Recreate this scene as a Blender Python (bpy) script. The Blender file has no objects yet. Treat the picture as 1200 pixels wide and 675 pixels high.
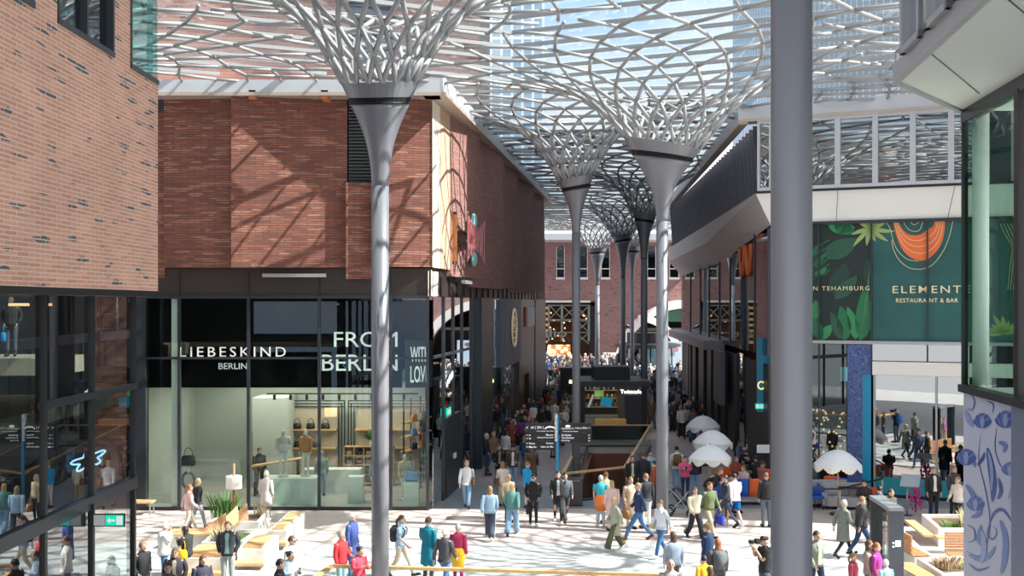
import bpy, bmesh, math, random
from mathutils import Vector, Matrix, noise
R = math.radians
PI = math.pi
rnd = random.Random(7)
SC = bpy.context.scene
COL = SC.collection
F, HZ, CH = 1300.0, 356.0, 7.3      # focal length in px of a 1200 px wide frame, horizon row, eye height

def gp(px, py):                       # pixel on the ground -> x, y
    d = F*CH/(py-HZ)
    return ((px-600)/F*d, d)

# ------------------------------------------------------------------ materials
MATS = {}
def mat(name, col, rough=0.6, metal=0.0, spec=0.5, emit=None, estr=0.0, noise_amt=0.0, noise_scale=8.0, bump=0.0, bump_scale=30.0):
    if name in MATS: return MATS[name]
    m = bpy.data.materials.new(name); m.use_nodes = True
    nt = m.node_tree; b = nt.nodes['Principled BSDF']
    b.inputs['Base Color'].default_value = (*col, 1)
    b.inputs['Roughness'].default_value = rough
    b.inputs['Metallic'].default_value = metal
    b.inputs['Specular IOR Level'].default_value = spec
    if emit:
        b.inputs['Emission Color'].default_value = (*emit, 1)
        b.inputs['Emission Strength'].default_value = estr
    if noise_amt > 0:
        tc = nt.nodes.new('ShaderNodeTexCoord')
        n = nt.nodes.new('ShaderNodeTexNoise'); n.inputs['Scale'].default_value = noise_scale
        n.inputs['Detail'].default_value = 4
        nt.links.new(tc.outputs['Object'], n.inputs['Vector'])
        r = nt.nodes.new('ShaderNodeValToRGB')
        r.color_ramp.elements[0].position = 0.3; r.color_ramp.elements[1].position = 0.7
        r.color_ramp.elements[0].color = (*[c*(1-noise_amt) for c in col], 1)
        r.color_ramp.elements[1].color = (*[min(1, c*(1+noise_amt*0.6)) for c in col], 1)
        nt.links.new(n.outputs['Fac'], r.inputs['Fac'])
        nt.links.new(r.outputs['Color'], b.inputs['Base Color'])
    if bump > 0:
        tc = nt.nodes.new('ShaderNodeTexCoord')
        n = nt.nodes.new('ShaderNodeTexNoise'); n.inputs['Scale'].default_value = bump_scale
        nt.links.new(tc.outputs['Object'], n.inputs['Vector'])
        bp = nt.nodes.new('ShaderNodeBump'); bp.inputs['Strength'].default_value = bump
        nt.links.new(n.outputs['Fac'], bp.inputs['Height'])
        nt.links.new(bp.outputs['Normal'], b.inputs['Normal'])
    MATS[name] = m
    return m

def glass(name, tint=(0.8, 0.9, 0.88), ior=1.6, add=0.0):
    if name in MATS: return MATS[name]
    m = bpy.data.materials.new(name); m.use_nodes = True
    nt = m.node_tree; nt.nodes.clear()
    o = nt.nodes.new('ShaderNodeOutputMaterial')
    mx = nt.nodes.new('ShaderNodeMixShader')
    tr = nt.nodes.new('ShaderNodeBsdfTransparent'); tr.inputs['Color'].default_value = (*tint, 1)
    gl = nt.nodes.new('ShaderNodeBsdfGlossy'); gl.inputs['Roughness'].default_value = 0.0
    gl.inputs['Color'].default_value = (0.93, 0.97, 1, 1)
    fr = nt.nodes.new('ShaderNodeFresnel'); fr.inputs['IOR'].default_value = ior
    ad = nt.nodes.new('ShaderNodeMath'); ad.operation = 'ADD'; ad.use_clamp = True; ad.inputs[1].default_value = add
    ge = nt.nodes.new('ShaderNodeNewGeometry')
    inv = nt.nodes.new('ShaderNodeMath'); inv.operation = 'SUBTRACT'; inv.inputs[0].default_value = 1.0
    nt.links.new(ge.outputs['Backfacing'], inv.inputs[1])
    ml = nt.nodes.new('ShaderNodeMath'); ml.operation = 'MULTIPLY'
    nt.links.new(fr.outputs[0], ad.inputs[0]); nt.links.new(ad.outputs[0], ml.inputs[0]); nt.links.new(inv.outputs[0], ml.inputs[1])
    nt.links.new(ml.outputs[0], mx.inputs[0])
    nt.links.new(tr.outputs[0], mx.inputs[1]); nt.links.new(gl.outputs[0], mx.inputs[2])
    nt.links.new(mx.outputs[0], o.inputs[0])
    MATS[name] = m
    return m

def brick_mat(name, c1, c2, cm, bw=0.30, bh=0.075, mort=0.010, odd=(0.09, 0.09, 0.10), oddp=0.10, bump=0.6, relief=0.0):
    m = bpy.data.materials.new(name); m.use_nodes = True
    nt = m.node_tree; b = nt.nodes['Principled BSDF']
    b.inputs['Roughness'].default_value = 0.85
    uv = nt.nodes.new('ShaderNodeUVMap'); uv.uv_map = 'UVMap'
    br = nt.nodes.new('ShaderNodeTexBrick')
    br.inputs['Scale'].default_value = 1.0
    br.inputs['Brick Width'].default_value = bw
    br.inputs['Row Height'].default_value = bh
    br.inputs['Mortar Size'].default_value = mort
    br.inputs['Mortar Smooth'].default_value = 0.2
    br.inputs['Color1'].default_value = (*c1, 1); br.inputs['Color2'].default_value = (*c2, 1)
    br.inputs['Mortar'].default_value = (*cm, 1)
    nt.links.new(uv.outputs[0], br.inputs['Vector'])
    # per-brick noise cells for the odd dark bricks
    mp = nt.nodes.new('ShaderNodeMapping'); mp.inputs['Scale'].default_value = (1/bw, 1/bh, 1)
    nt.links.new(uv.outputs[0], mp.inputs['Vector'])
    wn = nt.nodes.new('ShaderNodeTexVoronoi'); wn.inputs['Scale'].default_value = 1.0
    wn.feature = 'F1'
    nt.links.new(mp.outputs[0], wn.inputs['Vector'])
    sep = nt.nodes.new('ShaderNodeSeparateColor'); nt.links.new(wn.outputs['Color'], sep.inputs[0])
    gt = nt.nodes.new('ShaderNodeMath'); gt.operation = 'LESS_THAN'; gt.inputs[1].default_value = oddp
    nt.links.new(sep.outputs[0], gt.inputs[0])
    mm = nt.nodes.new('ShaderNodeMath'); mm.operation = 'MULTIPLY'
    inv = nt.nodes.new('ShaderNodeMath'); inv.operation = 'SUBTRACT'; inv.inputs[0].default_value = 1.0
    nt.links.new(br.outputs['Fac'], inv.inputs[1])
    nt.links.new(gt.outputs[0], mm.inputs[0]); nt.links.new(inv.outputs[0], mm.inputs[1])
    mx = nt.nodes.new('ShaderNodeMix'); mx.data_type = 'RGBA'
    nt.links.new(mm.outputs[0], mx.inputs[0]); nt.links.new(br.outputs['Color'], mx.inputs[6])
    mx.inputs[7].default_value = (*odd, 1)
    # large soft tone variation
    no = nt.nodes.new('ShaderNodeTexNoise'); no.inputs['Scale'].default_value = 0.6; no.inputs['Detail'].default_value = 3
    nt.links.new(uv.outputs[0], no.inputs['Vector'])
    mr = nt.nodes.new('ShaderNodeMapRange'); mr.inputs[3].default_value = 0.78; mr.inputs[4].default_value = 1.2
    nt.links.new(no.outputs['Fac'], mr.inputs[0])
    ml = nt.nodes.new('ShaderNodeMix'); ml.data_type = 'RGBA'; ml.blend_type = 'MULTIPLY'; ml.inputs[0].default_value = 1.0
    nt.links.new(mx.outputs[2], ml.inputs[6]); nt.links.new(mr.outputs[0], ml.inputs[7])
    nt.links.new(ml.outputs[2], b.inputs['Base Color'])
    bp = nt.nodes.new('ShaderNodeBump'); bp.inputs['Strength'].default_value = bump; bp.inputs['Distance'].default_value = 0.02
    bp.invert = True
    if relief > 0:
        ad = nt.nodes.new('ShaderNodeMath'); ad.operation = 'MULTIPLY_ADD'; ad.inputs[1].default_value = -relief
        nt.links.new(sep.outputs[1], ad.inputs[0]); nt.links.new(br.outputs['Fac'], ad.inputs[2])
        nt.links.new(ad.outputs[0], bp.inputs['Height'])
    else:
        nt.links.new(br.outputs['Fac'], bp.inputs['Height'])
    nt.links.new(bp.outputs['Normal'], b.inputs['Normal'])
    MATS[name] = m
    return m

def noise_paint(name, cols, scale=3.0, dist=1.5, rough=0.5, coord='Object', pos=None, detail=2.0):
    """surface pattern with several colours (leaf print, floral print)"""
    m = bpy.data.materials.new(name); m.use_nodes = True
    nt = m.node_tree; b = nt.nodes['Principled BSDF']; b.inputs['Roughness'].default_value = rough
    tc = nt.nodes.new('ShaderNodeTexCoord')
    n = nt.nodes.new('ShaderNodeTexNoise'); n.inputs['Scale'].default_value = scale
    n.inputs['Distortion'].default_value = dist; n.inputs['Detail'].default_value = detail
    nt.links.new(tc.outputs[coord], n.inputs['Vector'])
    r = nt.nodes.new('ShaderNodeValToRGB'); cr = r.color_ramp
    k = len(cols)
    while len(cr.elements) < k: cr.elements.new(0.5)
    for i, c in enumerate(cols):
        cr.elements[i].position = pos[i] if pos else 0.3+0.4*i/(k-1)
        cr.elements[i].color = (*c, 1)
    nt.links.new(n.outputs['Fac'], r.inputs['Fac']); nt.links.new(r.outputs['Color'], b.inputs['Base Color'])
    MATS[name] = m
    return m

def random_mat(name, cols, rough=0.8):
    """colour picked per object from a palette"""
    m = bpy.data.materials.new(name); m.use_nodes = True
    nt = m.node_tree; b = nt.nodes['Principled BSDF']; b.inputs['Roughness'].default_value = rough
    oi = nt.nodes.new('ShaderNodeObjectInfo')
    r = nt.nodes.new('ShaderNodeValToRGB'); cr = r.color_ramp; cr.interpolation = 'CONSTANT'
    k = len(cols)
    while len(cr.elements) < k: cr.elements.new(0.5)
    for i, c in enumerate(cols):
        cr.elements[i].position = i/k; cr.elements[i].color = (*c, 1)
    nt.links.new(oi.outputs['Random'], r.inputs['Fac']); nt.links.new(r.outputs['Color'], b.inputs['Base Color'])
    MATS[name] = m
    return m

# ------------------------------------------------------------------ mesh builder
class MB:
    def __init__(s): s.v = []; s.f = []; s.m = []; s.sm = []
    def add(s, vs, fs, mi=0, smooth=False):
        o = len(s.v); s.v += [tuple(p) for p in vs]
        for f in fs: s.f.append([o+i for i in f]); s.m.append(mi); s.sm.append(smooth)
        return s
    def box(s, x0, x1, y0, y1, z0, z1, mi=0):
        vs = [(x, y, z) for z in (z0, z1) for (x, y) in ((x0, y0), (x1, y0), (x1, y1), (x0, y1))]
        return s.add(vs, [(3, 2, 1, 0), (4, 5, 6, 7), (0, 1, 5, 4), (1, 2, 6, 5), (2, 3, 7, 6), (3, 0, 4, 7)], mi)
    def cbox(s, c, size, rz=0, rx=0, ry=0, mi=0):
        M = Matrix.Translation(c) @ Matrix.Rotation(rz, 4, 'Z') @ Matrix.Rotation(ry, 4, 'Y') @ Matrix.Rotation(rx, 4, 'X')
        a, b, h = [k/2 for k in size]
        vs = [M @ Vector((x, y, z)) for z in (-h, h) for (x, y) in ((-a, -b), (a, -b), (a, b), (-a, b))]
        return s.add(vs, [(3, 2, 1, 0), (4, 5, 6, 7), (0, 1, 5, 4), (1, 2, 6, 5), (2, 3, 7, 6), (3, 0, 4, 7)], mi)
    def prism(s, poly, z0, z1, mi=0):       # poly counter-clockwise seen from above
        n = len(poly)
        vs = [(x, y, z0) for x, y in poly]+[(x, y, z1) for x, y in poly]
        fs = [tuple(range(n-1, -1, -1)), tuple(range(n, 2*n))]
        fs += [(i, (i+1) % n, n+(i+1) % n, n+i) for i in range(n)]
        return s.add(vs, fs, mi)
    def wall(s, p0, p1, z0, z1, t0=0.0, t1=0.2, mi=0):   # slab along p0-p1, thickness to the viewer side
        d = Vector((p1[0]-p0[0], p1[1]-p0[1])); d.normalize()
        n = Vector((d.y, -d.x))
        a0 = (p0[0]+n.x*t0, p0[1]+n.y*t0); a1 = (p1[0]+n.x*t0, p1[1]+n.y*t0)
        b0 = (p0[0]+n.x*t1, p0[1]+n.y*t1); b1 = (p1[0]+n.x*t1, p1[1]+n.y*t1)
        return s.prism([b0, b1, a1, a0], z0, z1, mi)
    def quad(s, a, b, c, d, mi=0): return s.add([a, b, c, d], [(0, 1, 2, 3)], mi)
    def rings(s, rr, mi=0, cap=True, smooth=True, closed=False):
        n = len(rr[0]); vs = [p for r in rr for p in r]; fs = []
        for i in range(len(rr)-1):
            for j in range(n):
                k = (j+1) % n
                fs.append((i*n+j, i*n+k, (i+1)*n+k, (i+1)*n+j))
        if cap and not closed:
            fs.append(tuple(range(n-1, -1, -1))); fs.append(tuple(range((len(rr)-1)*n, len(rr)*n)))
        return s.add(vs, fs, mi, smooth)
    def tube(s, pts, rad, n=8, mi=0, cap=True, smooth=True, flat=1.0):
        pts = [Vector(p) for p in pts]
        if not isinstance(rad, (list, tuple)): rad = [rad]*len(pts)
        rr = []; up = None
        for i, p in enumerate(pts):
            if i == 0: d = pts[1]-p
            elif i == len(pts)-1: d = p-pts[i-1]
            else: d = (pts[i+1]-p).normalized()+(p-pts[i-1]).normalized()
            if d.length < 1e-9: d = Vector((0, 0, 1))
            d.normalize()
            if up is None:
                up = Vector((1, 0, 0)) if abs(d.x) < 0.8 else Vector((0, 1, 0))
            a = (up-d*up.dot(d))
            if a.length < 1e-6: a = d.orthogonal()
            a.normalize(); b = d.cross(a); up = a
            rr.append([p+(a*math.cos(2*PI*k/n)+b*math.sin(2*PI*k/n)*flat)*rad[i] for k in range(n)])
        return s.rings(rr, mi, cap, smooth)
    def lathe(s, prof, c=(0, 0, 0), n=24, mi=0, tilt=None, cap=True, smooth=True):
        rr = []
        for r, z in prof:
            ring = []
            for k in range(n):
                a = 2*PI*k/n; v = Vector((r*math.cos(a), r*math.sin(a), z))
                if tilt is not None: v = tilt(v)
                ring.append((c[0]+v[0], c[1]+v[1], c[2]+v[2]))
            rr.append(ring)
        return s.rings(rr, mi, cap, smooth)
    def ell(s, c, r, nu=10, nv=7, mi=0, rz=0):
        rr = []
        for i in range(nv+1):
            t = PI*i/nv; q = max(math.sin(t), 0.02)
            ring = []
            for k in range(nu):
                a = 2*PI*k/nu
                x, y = r[0]*q*math.cos(a), r[1]*q*math.sin(a)
                ring.append((c[0]+x*math.cos(rz)-y*math.sin(rz), c[1]+x*math.sin(rz)+y*math.cos(rz), c[2]-r[2]*math.cos(t)))
            rr.append(ring)
        return s.rings(rr, mi, True, True)
    def xform(s, M): s.v = [tuple(M @ Vector(p)) for p in s.v]; return s
    def merge(s, o, M=None):
        vs = o.v if M is None else [tuple(M @ Vector(p)) for p in o.v]
        k = len(s.v); s.v += vs
        s.f += [[k+i for i in f] for f in o.f]; s.m += o.m; s.sm += o.sm
        return s
    def build(s, name, mats, parent=None, origin=None, props=None):
        if not isinstance(mats, (list, tuple)): mats = [mats]
        me = bpy.data.meshes.new(name)
        off = Vector((0, 0, 0))
        world = getattr(parent, '_w', None)
        if parent is not None and parent.get('_world'): off = Vector(parent.location)
        if origin is not None: off = Vector(origin)
        me.from_pydata([(p[0]-off.x, p[1]-off.y, p[2]-off.z) for p in s.v], [], s.f)
        for m in mats: me.materials.append(m)
        me.polygons.foreach_set('material_index', s.m)
        me.polygons.foreach_set('use_smooth', s.sm)
        uvl = me.uv_layers.new(name='UVMap')
        me.update()
        data = [0.0]*(2*len(me.loops))
        for p in me.polygons:
            n = p.normal
            if abs(n.z) > 0.7:
                for li in p.loop_indices:
                    q = s.v[me.loops[li].vertex_index]; data[2*li] = q[0]; data[2*li+1] = q[1]
            else:
                l = math.hypot(n.x, n.y) or 1; tx, ty = -n.y/l, n.x/l
                for li in p.loop_indices:
                    q = s.v[me.loops[li].vertex_index]; data[2*li] = q[0]*tx+q[1]*ty; data[2*li+1] = q[2]
        uvl.data.foreach_set('uv', data)
        o = bpy.data.objects.new(name, me); COL.objects.link(o)
        if origin is not None: o.location = origin
        if parent is not None: o.parent = parent
        if props:
            for k, v in props.items(): o[k] = v
        return o

def thing(name, label, cat, loc=(0, 0, 0), rz=0, group=None, world=False, kind=None):
    o = bpy.data.objects.new(name, None); COL.objects.link(o)
    o.location = loc; o.rotation_euler = (0, 0, rz); o.empty_display_size = 0.2
    o['label'] = label; o['category'] = cat
    if group: o['group'] = group
    if kind: o['kind'] = kind
    if world: o['_world'] = True
    return o
def tag(o, label, cat, group=None, kind=None):
    if label: o['label'] = label
    if cat: o['category'] = cat
    if group: o['group'] = group
    if kind: o['kind'] = kind
    return o
def dup(root, loc=None, rz=None, label=None, group=None):
    def cp(o, par):
        c = o.copy(); COL.objects.link(c); c.parent = par
        for ch in list(o.children): cp(ch, c)
        return c
    r = cp(root, root.parent)
    if loc is not None: r.location = loc
    if rz is not None: r.rotation_euler = (0, 0, rz)
    if label: r['label'] = label
    if group: r['group'] = group
    return r

def text_mb(txt, width=None, height=1.0, depth=0.02, bold=0.0, spacing=1.0):
    """lettering as a mesh builder, lying in XZ (readable from -Y), origin bottom-left"""
    cu = bpy.data.curves.new('lettering', 'FONT'); cu.body = txt; cu.size = 1.0
    cu.extrude = 0.0; cu.resolution_u = 3; cu.offset = bold; cu.space_character = spacing
    o = bpy.data.objects.new('lettering', cu); COL.objects.link(o)
    dg = bpy.context.evaluated_depsgraph_get()
    me = bpy.data.meshes.new_from_object(o.evaluated_get(dg))
    vs = [v.co.copy() for v in me.vertices]; fs = [tuple(p.vertices) for p in me.polygons]
    bpy.data.objects.remove(o); bpy.data.meshes.remove(me); bpy.data.curves.remove(cu)
    x0 = min(v.x for v in vs); x1 = max(v.x for v in vs)
    y0 = min(v.y for v in vs); y1 = max(v.y for v in vs)
    sy = height/(y1-y0); sx = width/(x1-x0) if width else sy
    mb = MB()
    P = [((v.x-x0)*sx, 0.0, (v.y-y0)*sy) for v in vs]
    n = len(P)
    # front and back faces plus sides on boundary edges
    P2 = [(p[0], depth, p[2]) for p in P]
    from collections import Counter
    ec = Counter()
    for f in fs:
        for a, b in zip(f, f[1:]+f[:1]): ec[(a, b)] += 1
    allf = [tuple(f) for f in fs]+[tuple(n+i for i in reversed(f)) for f in fs]
    for (a, b) in ec:
        if (b, a) not in ec: allf.append((b, a, n+a, n+b))
    mb.add(P+P2, allf)
    return mb
# ------------------------------------------------------------------ camera, sky, sun
cam = bpy.data.cameras.new('camera'); co = bpy.data.objects.new('camera', cam); COL.objects.link(co)
co.location = (0, 0, CH); co.rotation_euler = (R(90), 0, 0)
cam.sensor_width = 36; cam.lens = F/1200*36; cam.shift_y = (HZ-337.5)/1200
cam.clip_end = 1000
SC.camera = co
vs = SC.view_settings
vs.view_transform = 'Standard'; vs.look = 'None'; vs.gamma = 1; vs.exposure = 0.0; vs.use_curve_mapping = False

w = bpy.data.worlds.new('sky'); SC.world = w; w.use_nodes = True
nt = w.node_tree; bg = nt.nodes['Background']
tc = nt.nodes.new('ShaderNodeTexCoord')
n1 = nt.nodes.new('ShaderNodeTexNoise'); n1.inputs['Scale'].default_value = 2.6; n1.inputs['Detail'].default_value = 6
n1.inputs['Roughness'].default_value = 0.55
nt.links.new(tc.outputs['Generated'], n1.inputs['Vector'])
cr = nt.nodes.new('ShaderNodeValToRGB')
cr.color_ramp.elements[0].position = 0.36; cr.color_ramp.elements[1].position = 0.52
cr.color_ramp.elements[0].color = (0.45, 0.63, 0.92, 1); cr.color_ramp.elements[1].color = (1.0, 1.0, 1.0, 1)
nt.links.new(n1.outputs['Fac'], cr.inputs['Fac']); nt.links.new(cr.outputs['Color'], bg.inputs['Color'])
bg.inputs['Strength'].default_value = 1.5

sd = bpy.data.lights.new('sun', 'SUN'); so = bpy.data.objects.new('sun', sd); COL.objects.link(so)
sd.energy = 14.0; sd.angle = R(0.6); sd.color = (1.0, 0.93, 0.84)
SUN = Vector((math.cos(R(-12))*math.cos(R(46)), math.sin(R(-12))*math.cos(R(46)), math.sin(R(46))))
so.rotation_euler = SUN.to_track_quat('Z', 'Y').to_euler()
so.location = (20, -5, 40)

# ------------------------------------------------------------------ materials
M_METAL = mat('grey_painted_steel', (0.17, 0.175, 0.20), 0.38, 0.15)
M_STRUT = mat('pale_grey_painted_steel', (0.31, 0.31, 0.32), 0.42, 0.1)
M_BLACK = mat('black_metal', (0.012, 0.012, 0.014), 0.4)
M_DARK = mat('dark_grey_metal', (0.035, 0.042, 0.052), 0.35, 0.3)
M_BRONZE = mat('dark_bronze_cladding', (0.045, 0.034, 0.030), 0.45, 0.3)
M_BEAM = mat('light_grey_beam', (0.50, 0.51, 0.55), 0.45, 0.1)
M_WHITEP = mat('white_cladding', (0.78, 0.75, 0.71), 0.5)
M_SOFFIT = mat('pale_soffit_panel', (0.62, 0.60, 0.57), 0.5)
M_LIP = mat('grey_aluminium', (0.40, 0.40, 0.42), 0.35, 0.5)
M_GLASS = glass('store_glass', (0.86, 0.92, 0.89), 1.40, 0.03)
M_GLASSD = glass('dark_facade_glass', (0.42, 0.50, 0.50), 1.7, 0.10)
M_GLASSR = glass('reflective_glass', (0.30, 0.38, 0.38), 1.9, 0.28)
M_ROOFG = glass('roof_glass', (0.90, 0.95, 0.96), 1.25, 0.0)
M_BRICK_N = brick_mat('light_orange_brick', (0.68, 0.34, 0.23), (0.54, 0.25, 0.165), (0.64, 0.52, 0.45), 0.42, 0.075, 0.012, (0.10, 0.10, 0.11), 0.05)
M_BRICK_F = brick_mat('red_long_brick', (0.29, 0.105, 0.070), (0.17, 0.062, 0.045), (0.12, 0.055, 0.045), 0.50, 0.085, 0.012, (0.36, 0.16, 0.11), 0.16, 1.0, 1.6)
M_BRICK_B = brick_mat('mauve_brick', (0.34, 0.19, 0.175), (0.28, 0.15, 0.14), (0.32, 0.22, 0.21), 0.40, 0.10, 0.014, (0.16, 0.08, 0.08), 0.08)
M_WOOD = mat('oiled_wood', (0.45, 0.22, 0.10), 0.5, noise_amt=0.25, noise_scale=14)
M_WOODL = mat('light_wood', (0.62, 0.38, 0.18), 0.5, noise_amt=0.15, noise_scale=10)
M_CONC = mat('white_concrete', (0.70, 0.69, 0.66), 0.7, noise_amt=0.05)
M_WHITE = mat('white_paint', (0.82, 0.83, 0.82), 0.5)
M_ROOMW = mat('pale_green_white_wall', (0.47, 0.50, 0.46), 0.8)
M_LETTER = mat('white_letter', (0.85, 0.85, 0.85), 0.5, emit=(1, 1, 1), estr=0.35)
M_GOLD = mat('pale_gold_letter', (0.80, 0.70, 0.42), 0.5)
M_TEAL = mat('teal_print', (0.012, 0.105, 0.105), 0.35, noise_amt=0.25, noise_scale=0.7)

# ------------------------------------------------------------------ plan lines
def XL(y): return -7.66+0.124*y          # corridor, left side
def XO(y): return 7.33+0.054*y           # corridor, right side, outer ledge line
def XI(y): return 7.3+0.0663*y           # corridor, right side, glass wall line
FC = (10.17, 43.7)                       # corner of the right front facade
FD = (0.9138, -0.4062)                   # its direction
def facade(px, off=0.0):                 # camera column -> point on the right front facade
    k = (px-600)/F                       # x = k*y ; point = FC + u*FD
    nx, ny = -0.4062, -0.9138
    ax, ay = FC[0]+nx*off, FC[1]+ny*off
    u = (k*ay-ax)/(FD[0]-k*FD[1])
    return (ax+u*FD[0], ay+u*FD[1])
def zat(py, y): return CH+(HZ-py)*y/F

# ------------------------------------------------------------------ paving with a stair opening
def floor_mat():
    m = bpy.data.materials.new('granite_paving'); m.use_nodes = True
    nt = m.node_tree; b = nt.nodes['Principled BSDF']; b.inputs['Roughness'].default_value = 0.55
    uv = nt.nodes.new('ShaderNodeUVMap'); uv.uv_map = 'UVMap'
    br = nt.nodes.new('ShaderNodeTexBrick'); br.inputs['Scale'].default_value = 1
    br.inputs['Brick Width'].default_value = 1.2; br.inputs['Row Height'].default_value = 0.6
    br.inputs['Mortar Size'].default_value = 0.008
    br.inputs['Color1'].default_value = (1.0, 1.0, 1.0, 1); br.inputs['Color2'].default_value = (0.90, 0.90, 0.90, 1)
    br.inputs['Mortar'].default_value = (0.55, 0.55, 0.55, 1)
    nt.links.new(uv.outputs[0], br.inputs['Vector'])
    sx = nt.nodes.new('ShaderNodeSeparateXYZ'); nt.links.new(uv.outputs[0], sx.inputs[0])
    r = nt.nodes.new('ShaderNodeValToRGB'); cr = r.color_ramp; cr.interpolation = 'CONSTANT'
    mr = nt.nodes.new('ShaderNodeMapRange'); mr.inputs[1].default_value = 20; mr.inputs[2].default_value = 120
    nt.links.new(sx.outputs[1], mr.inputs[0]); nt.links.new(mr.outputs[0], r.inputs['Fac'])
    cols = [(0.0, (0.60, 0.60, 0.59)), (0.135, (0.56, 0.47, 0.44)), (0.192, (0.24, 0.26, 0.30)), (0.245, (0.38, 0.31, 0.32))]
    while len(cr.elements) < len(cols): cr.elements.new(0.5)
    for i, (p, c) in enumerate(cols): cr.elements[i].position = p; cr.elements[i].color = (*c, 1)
    n = nt.nodes.new('ShaderNodeTexNoise'); n.inputs['Scale'].default_value = 1.3; n.inputs['Detail'].default_value = 5
    nt.links.new(uv.outputs[0], n.inputs['Vector'])
    m2 = nt.nodes.new('ShaderNodeMapRange'); m2.inputs[3].default_value = 0.85; m2.inputs[4].default_value = 1.1
    nt.links.new(n.outputs['Fac'], m2.inputs[0])
    a = nt.nodes.new('ShaderNodeMix'); a.data_type = 'RGBA'; a.blend_type = 'MULTIPLY'; a.inputs[0].default_value = 1
    nt.links.new(r.outputs['Color'], a.inputs[6]); nt.links.new(br.outputs['Color'], a.inputs[7])
    c = nt.nodes.new('ShaderNodeMix'); c.data_type = 'RGBA'; c.blend_type = 'MULTIPLY'; c.inputs[0].default_value = 1
    nt.links.new(a.outputs[2], c.inputs[6]); nt.links.new(m2.outputs[0], c.inputs[7])
    nt.links.new(c.outputs[2], b.inputs['Base Color'])
    return m
HA, HB, HC, HD = (1.87, 40.6), (4.3, 42.2), (7.1, 56.8), (3.9, 56.8)
o4 = [(-45, -6), (45, -6), (45, 150), (-45, 150)]; h4 = [HA, HB, HC, HD]
mb = MB()
for i in range(4):
    j = (i+1) % 4
    mb.quad((*o4[i], 0), (*o4[j], 0), (*h4[j], 0), (*h4[i], 0))
    mb.quad((*h4[i], 0), (*h4[j], 0), (*h4[j], -0.35), (*h4[i], -0.35))
    mb.quad((*o4[i], -.35), (*h4[i], -.35), (*h4[j], -.35), (*o4[j], -.35))
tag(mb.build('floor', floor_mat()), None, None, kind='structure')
mb = MB()
M_VOID = mat('red_brown_panelling', (0.26, 0.09, 0.055), 0.5)
for i in range(4):
    mb.wall(h4[i], h4[(i+1) % 4], -4.6, -0.35, -0.25, 0.0)
mb.prism([(HA[0]-.3, HA[1]-.3), (HB[0]+.3, HB[1]-.3), (HC[0]+.3, HC[1]+.3), (HD[0]-.3, HD[1]+.3)], -4.8, -4.6)
tag(mb.build('wall_lower_level', M_VOID), None, None, kind='structure')
# stair down inside the opening
st = thing('staircase', 'dark staircase going down inside the railed floor opening', 'stairs', (5.0, 52, 0), world=True)
mb = MB()
for i in range(14):
    y = 55.5-i*0.42; x = 5.15+(y-48)*0.15
    mb.box(x, x+0.9, y-0.42, y, -0.36-0.3*i-0.1, -0.22-0.3*i)
mb.build('tread', M_DARK, st)
mb = MB().tube([(5.3, 50, -4.0), (6.2, 55.5, -0.3)], 0.1, 4, smooth=False)
mb.build('stringer', M_LIP, st)

# ------------------------------------------------------------------ umbrella columns with lattice heads
COLS = [  # x, y, ring z, ring radius, shaft radius, flare height, tilt (x,y)
    (-3.03, 25.5, 12.40, 0.90, 0.20, 2.2, (0.02, 0.22)),
    (4.78, 35.3, 12.42, 1.24, 0.19, 2.3, (-0.17, 0.12)),
    (2.60, 45.0, 12.45, 0.74, 0.17, 2.1, (0.22, 0.10)),
    (7.85, 102.0, 12.4, 0.92, 0.21, 3.2, (0.05, 0.0)),
    (8.20, 82.0, 12.4, 0.80, 0.20, 3.0, (0.20, 0.0)),
    (10.5, 97.0, 12.3, 0.75, 0.18, 2.6, (0.0, 0.0)),
    (7.45, 62.6, 12.4, 0.68, 0.19, 2.4, (-0.17, 0.0)),
    (2.72, 10.8, 13.3, 0.80, 0.198, 2.0, (0.0, 0.1)),
]
EXTRA = [(-13.5, 31.0), (14.5, 29.0)]  # heads of trees of which only the roof pattern shows
def near_right(x, y): return y < 20.4 and x > 5.3
def in_roof(x, y):
    if y < 3 or y > 125: return False
    if y < 38.9:
        if x < -7.7 and y < 23.7: return False
        if near_right(x, y): return False
        return -20 < x < 24
    if y < 80:
        if x < XL(y)+0.05: return False
        if x < FC[0]: return x < XO(y)-0.05 or y < 43.4
        u = (x-FC[0])/FD[0]
        return y < FC[1]+u*FD[1]-0.1 and x < 24
    if y < 84: return -14 < x < XO(y)
    return -14 < x < 24
SEEDS = [(c[0], c[1]) for c in COLS]+EXTRA
def zs(c, x, y, A=2.62):
    k = 1.7 if c[3] > 1.1 else 1.15
    r = math.hypot(x-c[0], y-c[1]); r0 = c[3]
    if r <= r0: z = 0.0
    else: z = A*(1-math.exp(-(r-r0)/k))
    f = math.exp(-max(0, r-r0)/0.9)      # the tilted ring fades out upwards
    return c[2]+z+f*(c[6][0]*(x-c[0])+c[6][1]*(y-c[1]))
def nearest(x, y):
    return min(range(len(SEEDS)), key=lambda i: (x-SEEDS[i][0])**2+(y-SEEDS[i][1])**2)
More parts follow.
